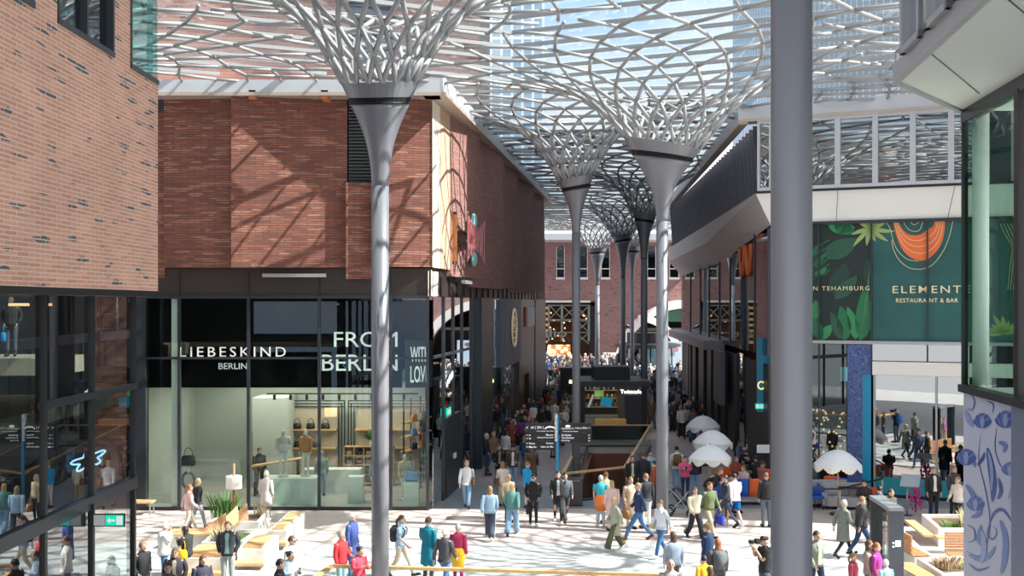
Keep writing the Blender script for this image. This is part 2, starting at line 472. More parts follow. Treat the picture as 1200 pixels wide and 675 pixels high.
def lattice(idx, c, rmax=15.0, r0=None, near=True):
    mb = MB(); N = 18 if len(c) and c[3] > 0.85 else 16
    rows = []; n = N if r0 is None else 2*N
    r = c[3]*0.97 if r0 is None else r0
    while r < rmax and len(rows) < 40:
        rows.append((r, n))
        hw = PI*r/n; kk = 1.7 if c[3] > 1.1 else 1.15; dz = 2.62/kk*math.exp(-(r-c[3])/kk)
        if n == N and r > 6.5: n = 2*N; ds = 1.2
        else: ds = max(0.74, 1.15*hw)
        r += ds/math.sqrt(1+dz*dz)
    nodes = []; of = 0.0
    for i, (r, n) in enumerate(rows):
        if i: of = of+0.5 if n == rows[i-1][1] else of*2-0.5
        nodes.append([(2*PI*(j+of)/n, r) for j in range(n)])
    def P(a, r): return (c[0]+r*math.cos(a), c[1]+r*math.sin(a))
    def strut(p, q, rr):
        a_in = nearest(*p) == idx and in_roof(*p); b_in = nearest(*q) == idx and in_roof(*q)
        if not a_in and not b_in: return
        if a_in != b_in:
            if not a_in: p, q = q, p
            lo, hi = 0.0, 1.0
            for _ in range(10):
                m = (lo+hi)/2; x = p[0]+(q[0]-p[0])*m; y = p[1]+(q[1]-p[1])*m
                if nearest(x, y) == idx and in_roof(x, y): lo = m
                else: hi = m
            q = (p[0]+(q[0]-p[0])*lo, p[1]+(q[1]-p[1])*lo)
            if math.hypot(q[0]-p[0], q[1]-p[1]) < 0.08: return
        if math.hypot(p[0], p[1]) < 6: return
        A = (*p, zs(c, *p)); B = (*q, zs(c, *q))
        mb.tube([A, B], rr, 6, cap=True)
    for i in range(len(rows)-1):
        n0, n1 = rows[i][1], rows[i+1][1]
        rr = 0.062 if rows[i][0] < 2.2 else 0.054
        if n0 == n1:
            for j in range(n0):
                a, r = nodes[i][j]
                for q in (j, (j-1) % n0) :
                    a2, r2 = nodes[i+1][q]
                    strut(P(a, r), P(a2, r2), rr)
        else:
            for j in range(n0):
                a, r = nodes[i][j]
                for q in (2*j, (2*j+1) % n1):
                    a2, r2 = nodes[i+1][q]
                    strut(P(a, r), P(a2, r2), rr)
    return mb
LAB = ['grey umbrella column on the left before the black shopfront', 'sunlit pale umbrella column right of centre beside the woman in white',
       'grey umbrella column rising out of the railed stair opening', 'thin sunlit umbrella column far down the arcade before the brick wall',
       'dark umbrella column behind the black coffee kiosk, the left one of that pair', 'slender pale umbrella column at the far right end of the arcade',
       'dark umbrella column just behind the kiosk roof, right of its twin', 'thick smooth grey pillar standing closest, in front of the green restaurant']
for i, c in enumerate(COLS):
    x, y, zr, rr, rs, fh, tl = c
    t = thing('umbrella_column', LAB[i], 'column', (x, y, 0), group=None)
    mb = MB()
    zb = -4.6 if i == 2 else 0.0
    mb.lathe([(rs, zb), (rs, 4.0), (rs, zr-fh-0.2)], n=28, cap=True)
    mb.build('shaft', M_METAL, t)
    # flare up to the black joint
    def tilt(v, zr=zr, fh=fh, tl=tl):
        f = max(0.0, min(1.0, (v.z-(zr-fh))/fh)); return Vector((v.x, v.y, v.z+f*(tl[0]*v.x+tl[1]*v.y)))
    prof = []
    rj = rr*0.78
    for q in range(13):
        s = q/12; zz = zr-fh-0.2+(fh+0.2-0.42)*s
        e = s**2.6
        prof.append((rs+(rj-rs)*(s**2.1), zz-.06*s))
    mb = MB().lathe(prof, n=36, tilt=tilt); mb.build('flared_capital', M_METAL, t)
    mb = MB().lathe([(rj*0.99, zr-0.52), (rj*1.03, zr-0.34)], n=36, tilt=tilt, smooth=False); mb.build('black_joint', mat('joint_black', (.008, .008, .009), .7, spec=.2), t)
    mb = MB().lathe([(rj*1.05, zr-0.36), (rr, zr), (rr-0.1, zr+0.01)], n=36, tilt=tilt, smooth=False)
    mb.build('collar', M_METAL, t)
    lm = lattice(i, c, 15 if i != 7 else 11)
    lm.xform(Matrix.Translation((-x, -y, 0)))
    if lm.v: lm.build('lattice', M_STRUT, t)
# neighbouring parts of the roof lattice whose columns stand out of sight
for i, (x, y) in enumerate(EXTRA):
    c = (x, y, 12.4, 0.9, 0.2, 2.2, (0, 0))
    lm = lattice(len(COLS)+i, c, 15)
    if lm.v:
        lm.build('roof_lattice', M_STRUT, None, props={'label': ['pale steel roof lattice above the brick corner at far left', 'pale steel roof lattice above the restaurant windows at right',
                 'shaded blue-grey roof lattice above the middle of the arcade', 'blue-grey roof lattice beside the end of the left brick wall', 'sunlit roof lattice above the far left end of the arcade', 'sunlit roof lattice at the far right end of the arcade'][i], 'category': 'roof lattice'}, origin=(x, y, 12.4))

# ------------------------------------------------------------------ glass roof
roof = thing('glass_roof', 'glazed roof with rows of pale parallel beams over square and arcade', 'roof', (0, 40, 15.2), world=True)
mb = MB()
for poly in ([(-20, 24.0), (24, 24.0), (24, 36.0), (22, 38.3), (FC[0], 43.6), (XO(44), 44), (XL(44), 44), (-2.3, 38.95), (-20, 38.95)],
             [(-7.6, 3), (5.3, 3), (5.3, 20.3), (5.3, 24), (-7.6, 24)],
             [(XL(44), 44), (XO(44), 44), (XO(84), 84), (XL(84), 84)], [(-14, 84), (24, 84), (24, 125), (-14, 125)]):
    mb.prism(poly, 15.44, 15.47)
mb.build('glass_panel', M_ROOFG, roof)
def beam_run(f, x0, x1, ok):
    cur = None; x = x0; out = []
    while x <= x1+1e-6:
        ins = in_roof(x, f(x)) and ok(x, f(x))
        if ins and cur is None: cur = x
        if (not ins or x+0.25 > x1) and cur is not None:
            if x-cur > 0.5: out.append((cur, x-(0 if ins else 0.25)))
            cur = None
        x += 0.25
    for a, b in out:
        A = Vector((a, f(a), 15.36)); B = Vector((b, f(b), 15.36)); mb = MB()
        mb.cbox((A+B)/2, ((B-A).length, 0.10, 0.11), rz=math.atan2((B-A).y, (B-A).x))
        mb.build('glazing_beam', M_STRUT, roof)
yk = 12.0
while yk < 48:      # chevrons over the square
    beam_run(lambda x: yk+0.45*x, -20, 0, lambda x, y: y < 41)
    beam_run(lambda x: yk-0.45*x, 0, 24, lambda x, y: y < 41)
    yk += 1.75
yk = 42.0
while yk < 124:     # straight beams over the arcade
    beam_run(lambda x: yk-0.10*x, -14, 24, lambda x, y: y > 41)
    yk += 2.0 if yk < 80 else 2.8
# ------------------------------------------------------------------ near left building (brick above, glass below)
bl = thing('brick_building', 'near left building with pale orange brick above a tall glass wall', 'building', (-8, 23.5, 0), world=True)
XW = -7.5; YE = 23.5
mb = MB()
mb.box(-20, XW, 2, YE, 7.57, 12.0)
for a, b in ((2, 15.8), (17.4, 18.3), (20.9, 21.8)): mb.box(XW-0.5, XW, a, b, 12.0, 15.6)
mb.box(-20, XW-3, 2, YE-3, 12.0, 18)
mb.box(-20, XW, 2, YE, 15.6, 19)
mb.build('brick_wall', M_BRICK_N, bl)
for a, b in ((15.8, 17.4), (18.3, 20.9), (21.8, YE)):
    fr = MB()
    fr.box(XW-0.3, XW+0.03, a, b, 11.93, 12.03); fr.box(XW-0.3, XW+0.02, a, b, 15.5, 15.6)
    fr.box(XW-0.25, XW+0.02, a, a+0.08, 12, 15.6)
    if b < 23: fr.box(XW-0.25, XW+0.02, b-0.08, b, 12, 15.6)
    if b-a > 2: fr.box(XW-0.2, XW+0.01, (a+b)/2-.03, (a+b)/2+.03, 12, 15.6)
    wf = fr.build('window_frame', M_DARK, bl)
    g = MB().box(XW-0.14, XW-0.11, a, b, 12.03, 15.5)
    if b > 23: g.box(XW-3, XW, YE-0.05, YE-0.02, 12.03, 15.5)
    gg = g.build('pane', M_GLASSD if b < 23 else glass('clear_teal_glass', (0.62, 0.82, 0.80), 1.5, 0.05), wf)
    gg.location = (0, 0, 0)
    for v in gg.data.vertices: v.co -= Vector(bl.location)
XG = -8.0
mb = MB().box(-20, XW, 2, YE, 7.45, 7.57); mb.build('dark_soffit', M_BLACK, bl)
for y in (8.5, 11, 13.5, 16.2, 18.94, 21.1, 23.42): MB().box(XG-0.12, XG+0.05, y-0.05, y+0.05, 0, 7.5).build('mullion', M_BLACK, bl)
mb = MB().box(XG-0.12, XG+0.08, 6, YE, 3.42, 3.66); mb.build('transom', M_DARK, bl)
mb = MB().box(XG-0.12, XG+0.08, 18.9, YE, 5.50, 5.62); mb.build('transom', M_DARK, bl)
mb = MB().box(XG-0.03, XG, 6, YE, 0.05, 7.45); mb.build('glass_wall', glass('left_wall_glass', (.62, .68, .67), 1.65, .16), bl)
mb = MB().box(-16, -9.0, YE-0.35, YE-0.05, 0, 4.9).box(-8.95, -8.55, 21.3, 21.7, 0, 7.5); mb.build('inner_pillar', M_BLACK, bl)
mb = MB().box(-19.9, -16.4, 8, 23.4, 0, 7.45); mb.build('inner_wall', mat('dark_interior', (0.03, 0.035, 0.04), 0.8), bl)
mb = MB().box(-16.4, -8.4, 8, 23.2, 5.15, 5.4); mb.build('gallery_slab', mat('beige_slab_edge', (0.45, 0.39, 0.31), 0.7), bl)
for y0, y1 in ((19.6, 20.3), (21.3, 22.4)):
    mb = MB().box(-8.9, -8.83, y0, y1, 7.26, 7.31); mb.build('ceiling_light_strip', mat('warm_strip_light', (1, .6, .3), .5, emit=(1, .55, .25), estr=4), bl)
# exit sign behind that glass
ex = thing('exit_sign', 'green and white exit sign with arrow hanging at the left glass wall', 'exit sign', (-7.6, 20.9, 3.22))
MB().box(-.30, .30, 0, .05, -.12, .12).build('sign_box', M_BLACK, ex)
MB().box(-.06, .28, -.006, 0, -.10, .10).build('green_face', mat('exit_green', (0.0, .30, .20), .5, emit=(0, .5, .33), estr=1.2), ex)
a = MB(); a.add([(-.03, -.012, 0), (.03, -.012, -.06), (.03, -.012, -.02), (.12, -.012, -.02), (.12, -.012, .02), (.03, -.012, .02), (.03, -.012, .06)], [(0, 1, 2, 3, 4, 5, 6)])
a.build('arrow', M_LETTER, ex); MB().box(.15, .26, -.012, -.006, -.08, .08).build('exit_symbol', M_LETTER, ex)
MB().box(-.28, -.07, -.006, 0, -.10, .10).build('white_face', mat('sign_white', (.7, .7, .68), .5), ex)
MB().box(-.35, -.28, 0, .05, -.12, .3).build('hanger', M_BLACK, ex)
ne = thing('neon_sign', 'blue glowing neon outline sign inside the left glass building', 'neon sign', (-8.45, 22.1, 4.2))
mb = MB(); pts = []
for k in range(41):
    a = 2*PI*k/40; r = 0.55+0.18*math.sin(5*a)
    pts.append((0.02, r*1.3*math.cos(a), r*0.26*math.sin(a)))
mb.tube(pts, 0.018, 5); mb.build('neon_tube', mat('blue_neon', (.2, .4, 1), .5, emit=(.25, .5, 1), estr=6), ne)
MB().box(-0.05, -0.02, 0.0, 0.35, 0.2, 0.42).build('yellow_plate', mat('yellow_plate', (.8, .5, .05), .5, emit=(.8, .5, .05), estr=.6), ne)
MB().box(-0.03, 0.0, -0.7, 0.7, -0.02, 0.02).build('bracket', M_BLACK, ne)

# ------------------------------------------------------------------ left shop building
YF = 39.2; S0 = YF/F
def fx(px): return (px-600)*S0
def fz(py): return CH+(HZ-py)*S0
bs = thing('shop_building', 'red brick building with folded panels above the black and glass shopfront', 'building', (-8, YF, 0), world=True)
NL = (0.9924, -0.1231)                      # outward normal of the arcade flank
def LW(mb, ya, yb, z0, z1, t0, t1, mi=0): return mb.wall((XL(ya), ya), (XL(yb), yb), z0, z1, t0, t1, mi)
# core
mb = MB(); mb.prism([(-20, 39.7), (-3.3, 39.7), (XL(80)-0.55, 80), (-20, 80)], 8.4, 14.7)
mb.box(-20, -13.3, YF, 39.8, 0, 8.4)
mb.build('wall_core', M_BRICK_F, bs)
# folded front panels: their right edge lies back, so they turn towards the right
def fold(px0, px1, y_top, y_bot, fa, fb, name='brick_panel', m=M_BRICK_F):
    x0, x1 = fx(px0), fx(px1); z0, z1 = fz(y_bot), fz(y_top)
    mb = MB(); mb.prism([(x0, YF-fa), (x1, YF-fb), (x1, YF+0.55), (x0, YF+0.55)], z0, z1)
    return mb.build(name, m, bs)
fold(184, 193, 108, 326, 0.0, 0.0)
fold(193, 277, 110, 314, 0.10, 0.32)
fold(277, 407, 110, 314, 0.72, 0.02)
fold(407, 440, 215, 327, 0.32, 0.10)
fold(440, 507, 110, 313, 0.50, 0.0)
fold(409, 440, 110, 215, -0.05, -0.05, 'dark_recess', M_BLACK)
mb = MB()
for k in range(26):
    z = fz(213)+k*0.118; mb.cbox(((fx(409)+fx(440))/2, YF-0.02, z), (fx(440)-fx(409), 0.14, 0.03), rx=R(35))
mb.build('ventilation_louvre', mat('grey_green_metal', (.10, .12, .12), .5, .3), bs)
mb = MB().box(fx(184), fx(195), YF-0.1, YF, fz(130), fz(112)); mb.build('vent_box', M_DARK, bs)
for a in (298, 381):
    MB().box(fx(a), fx(a+8), YF-0.85, YF-0.1, fz(121), fz(111)).build('orange_bracket', mat('orange_terracotta', (.45, .16, .06), .7), bs)
# corner pieces in plain tones, paler than the flank brick
mb = MB(); mb.prism([(fx(507), YF-0.05), (XL(40.6), 40.6), (XL(40.6)-.5, 40.6), (fx(507)-0.2, YF+0.5)], fz(313), 14.6)
mb.build('pale_corner_panel', mat('pale_corner_tone', (.80, .70, .60), .6), bs)
mb = MB(); LW(mb, 40.6, 42.5, fz(313), 14.6, -0.5, 0.02); mb.build('tan_corner_panel', mat('tan_brick', (.52, .33, .24), .8), bs)
# flank panels, folded
def fpanel(ya, yb, z0, z1, a, b, m=M_BRICK_B):
    p = [(XL(ya)+NL[0]*a, ya+NL[1]*a), (XL(yb)+NL[0]*b, yb+NL[1]*b), (XL(yb)-0.55, yb), (XL(ya)-0.55, ya)]
    return MB().prism(p, z0, z1).build('brick_panel', m, bs)
M_BRICK_K = brick_mat('brown_flank_brick', (0.38, 0.18, 0.15), (0.27, 0.125, 0.105), (0.22, 0.12, 0.11), 0.5, 0.09, 0.012, (0.34, 0.19, 0.16), 0.12, 1.0, 1.0)
for q in ((42.5, 47.2, 8.35, 14.6, 0.05, 0.42), (47.2, 54.0, 8.0, 14.6, 0.05, 0.55), (54.0, 60.5, 8.1, 14.6, -0.15, 0.5),
          (60.5, 68.0, 7.9, 14.6, -0.1, 0.55), (68.0, 75.0, 8.1, 14.6, -0.2, 0.5)):
    fpanel(*q, m=M_BRICK_K)
fpanel(75.0, 80.2, 7.6, 12.0, -0.2, 0.1, M_BRICK_K)
mb = MB()
for k in range(7): LW(mb, 75.2+k*.75, 75.35+k*.75, 12.0, 14.4, -0.05, 0.1)
mb.build('metal_fin', M_LIP, bs)
# dark bronze band under the brick
mb = MB(); mb.box(-13.2, fx(505), YF+0.05, YF+0.4, fz(347), 8.55)
LW(mb, 39.6, 80, fz(347), 8.6, -0.6, -0.1); mb.build('bronze_band', M_BRONZE, bs)
for px in (165, 210, 291, 374, 458): MB().box(fx(px)-.03, fx(px)+.03, YF+0.02, YF+0.08, fz(347), 8.4).build('band_rib', M_BLACK, bs)
for k in range(22):
    mb = MB(); LW(mb, 41+k*1.75, 41.12+k*1.75, fz(347), 8.3, -0.12, -.04); mb.build('band_rib', M_BLACK, bs)
mb = MB().box(-2.85, fx(505), YF-.02, YF+0.3, fz(347), 8.5); mb.prism([(fx(502), YF-.04), (XL(40.2), 40.2), (XL(40.2)-.4, 40.2), (fx(502)-.1, YF+.4)], fz(347), 8.45)
mb.build('pale_corner_band', mat('pale_corner_tone', (.8, .7, .6)), bs)
mb = MB().box(fx(310), fx(383), YF-0.35, YF-0.1, fz(325), fz(321)); mb.build('lamp_bar', M_LIP, bs)
# roof edge gutter
mb = MB(); mb.box(-20, -2.5, YF-0.85, YF+0.2, 14.62, 15.05)
mb.build('roof_gutter', M_BEAM, bs)
mb = MB(); mb.box(-20, -2.5, YF-0.88, YF-0.1, 14.5, 14.62); LW(mb, 38.4, 80.2, 14.5, 14.62, -0.2, 0.62)
mb.build('gutter_lip', mat('champagne_metal', (.50, .42, .36), .4, .3), bs)
mb = MB(); LW(mb, 38.4, 80.2, 14.62, 15.2, -0.2, 0.52); mb.build('roof_gutter', M_BEAM, bs)
# shopfront frames and glass
mb = MB().box(fx(158), fx(171), YF-0.02, YF+0.3, 0, fz(347)); mb.build('dark_post', M_DARK, bs)
for px in (210, 291, 374, 458, 501):
    MB().box(fx(px)-0.05, fx(px)+0.05, YF-0.04, YF+0.12, 0.0, fz(347)).build('mullion', M_DARK, bs)
MB().box(fx(165), fx(501), YF-0.03, YF+0.1, fz(350), fz(346)).build('transom', M_DARK, bs)
MB().box(fx(165), fx(501), YF-0.03, YF+0.1, fz(421), fz(418.5)).build('transom', M_DARK, bs)
MB().box(fx(165), fx(501), YF-0.03, YF+0.1, 0.0, 0.12).build('base_rail', M_BLACK, bs)
for a, b in ((171, 210), (210, 291), (291, 374), (374, 458), (458, 501)):
    MB().box(fx(a)+.03, fx(b)-.03, YF+0.02, YF+0.04, 0.1, fz(349)).build('glass_pane', M_GLASS, bs)
MB().box(fx(171), fx(470), YF+0.30, YF+0.42, fz(455), fz(347)).build('black_fascia', mat('matt_black', (.006, .006, .007), .95, spec=.05), bs)
MB().box(fx(200), fx(207), YF+0.10, YF+0.28, 0.0, fz(348)).build('white_pilaster', M_WHITE, bs)
# flank glazing
gl = [(39.3, 41.2), (41.2, 43.2), (43.2, 45.2), (45.2, 47.6)]
for a, b in gl:
    m = MB(); LW(m, a, b, 0.1, 7.55, -0.03, 0.0); m.build('glass_pane', M_GLASSR, bs)
    m = MB(); LW(m, b-0.06, b+0.06, 0, 7.57, -0.1, 0.06); m.build('mullion', M_DARK, bs)
m = MB(); LW(m, 39.3, 47.6, 5.35, 5.45, -0.05, 0.05); m.build('transom', M_DARK, bs)
m = MB(); LW(m, 47.6, 49.0, 0.1, 7.55, -0.3, 0.0); m.build('glass_pane', M_GLASSR, bs)
m = MB(); LW(m, 49.0, 52.4, 0, 7.57, -0.3, 0.25); m.build('dark_pier', mat('blue_black_panel', (.016, .026, .036), .35), bs)
m = MB(); LW(m, 52.4, 57.4, 0, 7.5, -0.3, -0.05); m.build('glass_pane', M_GLASSR, bs)
m = MB(); LW(m, 57.4, 64.4, 4.0, 7.57, -0.1, 0.2); m.build('blue_grey_panel', mat('blue_grey_panel', (.13, .15, .20), .5), bs)
m = MB(); LW(m, 57.4, 64.4, 0, 4.0, -0.3, -0.15); m.build('glass_pane', M_GLASSR, bs)
m = MB(); LW(m, 64.4, 73.0, 3.0, 7.57, -0.2, 0.1); LW(m, 64.4, 67, 0, 3, -.2, .1); LW(m, 69.5, 73, 0, 3, -.2, .1); m.build('dark_brown_panel', mat('dark_brown_panel', (.045, .020, .018), .35), bs)
m = MB(); LW(m, 73.0, 80.2, 0, 7.6, -0.3, 0.15); m.build('dark_pier', M_BLACK, bs)
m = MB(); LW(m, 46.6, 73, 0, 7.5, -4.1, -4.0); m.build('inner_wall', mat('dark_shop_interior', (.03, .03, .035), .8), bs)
# door set at the arcade corner
m = MB(); LW(m, 41.6, 44.6, 0, 3.0, 0.0, 0.06); m.build('entrance_door', M_DARK, bs)
m = MB(); LW(m, 43.0, 43.06, 1.3, 1.5, 0.06, 0.12); LW(m, 43.3, 43.36, 1.3, 1.5, 0.06, 0.12); m.build('door_plate', M_WHITE, bs)

# ---- interior of the shop
it = thing('shop_interior', 'pale shop interior with ceiling track behind the front glass', 'shop interior', (-8, 43, 0), world=True)
MB().box(-13.2, -3.6, 46.0, 46.2, 0, 4.6).box(-13.3, -13.15, 39.9, 46, 0, 4.6).build('room_wall', M_ROOMW, it)
MB().prism([(-13.2, 39.7), (-3.2, 39.7), (-2.4, 46), (-13.2, 46)], 4.5, 4.6).build('room_ceiling', M_ROOMW, it)
MB().prism([(-13.2, 39.4), (-3.1, 39.4), (-2.4, 46), (-13.2, 46)], 0.02, 0.05).build('room_floor', mat('pale_room_floor', (.42, .40, .37), .35), it)
MB().box(-10.2, -8.9, 43.6, 45.9, 0, 3.6).build('partition', M_ROOMW, it)
MB().box(-10.26, -10.2, 43.8, 44.5, 0, 2.2).build('dark_doorway', M_BLACK, it)
MB().box(-9.4, -3.6, 42.5, 42.54, 3.83, 3.88).build('light_track', M_BLACK, it)
for k in range(9): MB().cbox((-9.1+k*.62, 42.5, 3.72), (.09, .12, .2)).build('spotlight', M_BLACK, it)
la = bpy.data.lights.new('shop_light', 'AREA'); la.energy = 330; la.size = 7; la.shape = 'RECTANGLE'; la.size_y = 4; la.color = (1, .93, .82)
lo = bpy.data.objects.new('shop_light', la); COL.objects.link(lo); lo.location = (-8, 43, 4.4)
MB().box(-11.4, -4.6, 41.2, 44.8, 4.46, 4.49).build('ceiling_lamp_panel', mat('lamp_panel', (.9, .9, .85), .5, emit=(1, .95, .85), estr=0.5), it)

def shop_frame(x, y, w, h, label):
    t = thing('wall_display', label, 'wall display', (x, y, 0.05))
    m = MB()
    for s in (-1, 1):
        for k in range(3): m.box(s*(w/2-k*.12)-.02, s*(w/2-k*.12)+.02, -.02, .02, 0, h-k*.12)
    for k in range(3): m.box(-w/2, w/2, -.02, .02, h-k*.12-.04, h-k*.12)
    m.build('black_frame', M_BLACK, t)
    m = MB().box(-w/2+.3, w/2-.3, 0.06, .1, 0, h-.3); m.build('back_panel', mat('warm_back_panel', (.50, .42, .32), .7), t)
    for z in (1.35, 2.1): MB().box(-w/2+.3, w/2-.3, -.35, .06, z, z+.05).build('wood_shelf', M_WOODL, t)
    return t
shop_frame(-8.15, 45.4, 2.6, 3.3, 'black framed wall display with wooden shelves at the left of the shop')
shop_frame(-5.1, 45.4, 3.2, 3.3, 'black framed wall display behind the cube shelf in the shop')
def cube_shelf(x, y, label):
    t = thing('cube_shelf', label, 'shelf', (x, y, 0.05))
    for r in range(5): MB().box(-1.0, 1.0, -.18, .18, .1+r*.36, .13+r*.36).build('shelf_board', M_WOODL, t)
    for c in range(6): MB().box(-1.0+c*.394, -.97+c*.394, -.18, .18, 0, 1.57).build('upright', M_WOODL, t)
    MB().box(-1, 1, .18, .2, 0.1, 1.57).build('back_panel', mat('shelf_back', (.25, .16, .10), .7), t)
    return t
cube_shelf(-5.7, 44.3, 'light wooden cube shelf full of small bags in the shop')
def handbag_mb(w=.34, h=.24, d=.14):
    m = MB(); m.rings([[(x*w/2*k, y*d/2*k, z) for x, y in ((-1, -1), (1, -1), (1, 1), (-1, 1))] for z, k in ((0, .9), (h*.15, 1.0), (h*.8, .9), (h, .75))], 0)
    hd = MB(); hd.tube([(w*.32*math.cos(a), 0, h+w*.55*math.sin(a)) for a in [PI*k/8 for k in range(9)]], .014, 5)
    return m, hd
def handbag(loc, label, m, rz=0, group=None, s=1.0):
    t = thing('handbag', label, 'bag', loc, rz, group)
    a, b = handbag_mb(.34*s, .24*s, .14*s); a.build('bag_body', m, t); b.build('handle', m, t)
    return t
M_BAGS = [mat('black_leather', (.02, .02, .02), .4), mat('brown_leather', (.28, .12, .05), .5), mat('blue_leather', (.12, .30, .62), .4), mat('tan_canvas', (.5, .36, .24), .7), mat('orange_bag', (.7, .2, .06), .5), mat('grey_bag', (.3, .3, .32), .6)]
nm = ['black', 'brown', 'blue', 'tan', 'orange', 'grey']
for x, z in ((-8.7, 1.4), (-8.1, 1.4), (-8.75, 2.15), (-8.2, 2.15), (-7.6, 2.15)):
    handbag((x, 45.2, 0.05+z), 'black handbag on a wooden shelf of the left display frame', M_BAGS[0], group='black bags on the left display shelves')
kk = 0
for r in range(4):
    for c in range(5):
        ci = (r*3+c*2) % 4
        ci = [1, 3, 5, 0][ci]
        handbag((-6.7+.2+c*.394, 44.28, .19+r*.36), '%s small bag in a compartment of the wooden cube shelf' % nm[ci], M_BAGS[ci], group='%s small bags in the cube shelf' % nm[ci], s=.72)
def plinth(x, y, w, d, h, label):
    o = MB().box(x-w/2, x+w/2, y-d/2, y+d/2, .05, .05+h).build('display_plinth', mat('plinth_white', (.62, .68, .64), .5), None, origin=(x, y, .05)); tag(o, label, 'plinth'); return o
plinth(-8.0, 40.4, 1.9, .9, .95, 'wide pale green-white plinth under the mannequins in the shop window')
plinth(-5.7, 40.6, .55, .5, .95, 'square white plinth just left of the grey column behind glass')
plinth(-3.62, 40.0, .55, .45, .85, 'white plinth carrying the blue handbag in the corner window')
plinth(-6.9, 42.8, 2.2, .7, .9, 'long white sales counter in the middle of the shop')
handbag((-3.62, 40.0, .92), 'light blue handbag on a white plinth in the corner window', M_BAGS[2], s=1.5)
vs_ = thing('pedestal_bag', 'black bag hanging above a ring stand at the left shop window', 'bag', (-11.9, 40.8, 1.35))
a, b = handbag_mb(.5, .38, .2); a.build('bag_body', M_BAGS[0], vs_); b.build('handle', M_BAGS[0], vs_)
rs_ = thing('ring_stand', 'round dark ring stand below the black bag in the left window', 'stand', (-11.9, 40.8, .05))
MB().tube([(.22*math.cos(2*PI*k/20), 0, .75+.3*math.sin(2*PI*k/20)) for k in range(21)], .05, 6).build('ring', M_DARK, rs_)
MB().lathe([(.03, .0), (.03, .46)], n=8).lathe([(.2, 0), (.2, .03)], n=16).build('foot', M_DARK, rs_)
MB().lathe([(.06, 1.04), (.06, 1.3)], n=10).build('holder', M_WHITE, rs_)
tb = thing('sales_table', 'slanting wooden display table inside the shop window', 'table', (-8.9, 42.0, .05))
MB().cbox((0, 0, 1.25), (1.9, .5, .06), ry=R(-9)).build('table_top', M_WOODL, tb)
for s in (-.8, .8): MB().box(s-.03, s+.03, -.2, .2, 0, 1.2+s*.14).build('leg', M_BLACK, tb)
vz = thing('flower_vase', 'vase with a green bouquet on the cube shelf', 'vase', (-5.6, 44.3, 1.62))
MB().lathe([(.06, 0), (.1, .12), (.05, .25)], n=12).build('vase', M_WHITE, vz)
mb = MB()
for k in range(26):
    a = rnd.uniform(0, 2*PI); e = rnd.uniform(.3, 1.4); d = Vector((math.cos(a)*math.cos(e), math.sin(a)*math.cos(e), math.sin(e)))
    mb.tube([(0, 0, .22), Vector((0, 0, .22))+d*.3, Vector((0, 0, .22))+d*.55+Vector((0, 0, -.05))], [.01, .05, .005], 4, flat=.3)
mb.build('bouquet', mat('leaf_green', (.06, .2, .05), .6), vz)
hs = MB().cbox((0, 0, 0), (.5, .04, .36)).build('hanging_sign', mat('warm_sign', (.7, .5, .3), .5, emit=(1, .7, .4), estr=.5), None); hs.location = (-7.35, 45.0, 2.9)
tag(hs, 'small warm orange sign hanging at the top left of the cube shelf', 'sign')
# corner shelves seen through the right pane
cs = thing('corner_rack', 'black rack with slanting wooden shelves behind the corner window', 'rack', (-3.6, 43.2, .05))
for s in ((-.5, -1.2), (.25, 1.2), (-.3, -.4), (0, .5)): MB().box(s[0]-.03, s[0]+.03, s[1]-.03, s[1]+.03, 0, 3.6).build('upright', M_BLACK, cs)
for z in (1.6, 2.15, 2.7): MB().wall((-.5, -1.2), (.25, 1.2), z, z+.06, -.15, .15).build('shelf_board', M_WOODL, cs)
for i in range(6):
    z = (1.66, 2.21, 2.76)[i % 3]; u = -.3+.5*(i//3)
    ci = (0, 2, 4, 1, 0, 5)[i]
    handbag((-3.6+u*.55, 43.2+u*1.7, .05+z), '%s bag on the black corner rack, %s shelf, %s end' % (nm[ci], ['lowest', 'middle', 'top'][i % 3], ['front', 'back'][i//3]), M_BAGS[ci], rz=1.2)

# signs
def sign_text(name, txt, px0, px1, yt, yb, label, m=M_LETTER, bold=0.0, off=0.28, sp=1.0):
    t = text_mb(txt, fx(px1)-fx(px0), fz(yt)-fz(yb), 0.02, bold, sp)
    y = YF+off if off else YF-0.04
    o = t.build(name, m); o.location = (fx(px0), y, fz(yb)); tag(o, label, 'sign'); return o
M_THIN = mat('thin_sign_letter', (.62, .60, .56), .5, emit=(.9, .87, .8), estr=.2)
sign_text('lettering', 'LIEBESKIND', 211, 335, 406.5, 418, 'thin pale lettering LIEBESKIND on the black shopfront', M_THIN, -0.004, 0.0, 1.35)
sign_text('lettering', 'BERLIN', 254, 287.5, 426, 433, 'small pale lettering BERLIN under the word LIEBESKIND', M_LETTER, 0.0, 0.24)
sign_text('lettering', 'FROM', 390, 465, 389, 407, 'large white word FROM on the black fascia', M_LETTER, 0.0, .24)
sign_text('lettering', 'BERLIN', 376, 465, 416, 435, 'large white word BERLIN on the black fascia', M_LETTER, 0.0, .24)
wl = thing('window_banner', 'black banner reading WITH LOVE behind the corner window', 'banner', (fx(478), YF+.35, 0), rz=R(22))
MB().box(-.12, .95, 0.02, .05, 4.3, 6.0).build('banner_sheet', M_BLACK, wl)
t1 = text_mb('WITH', .70, .54, .015, .012); t1.xform(Matrix.Translation((.06, 0, 5.22))); t1.build('lettering', M_LETTER, wl)
t1 = text_mb('LOVE', .70, .60, .015, .012); t1.xform(Matrix.Translation((.06, 0, 4.48))); t1.build('lettering', M_LETTER, wl)

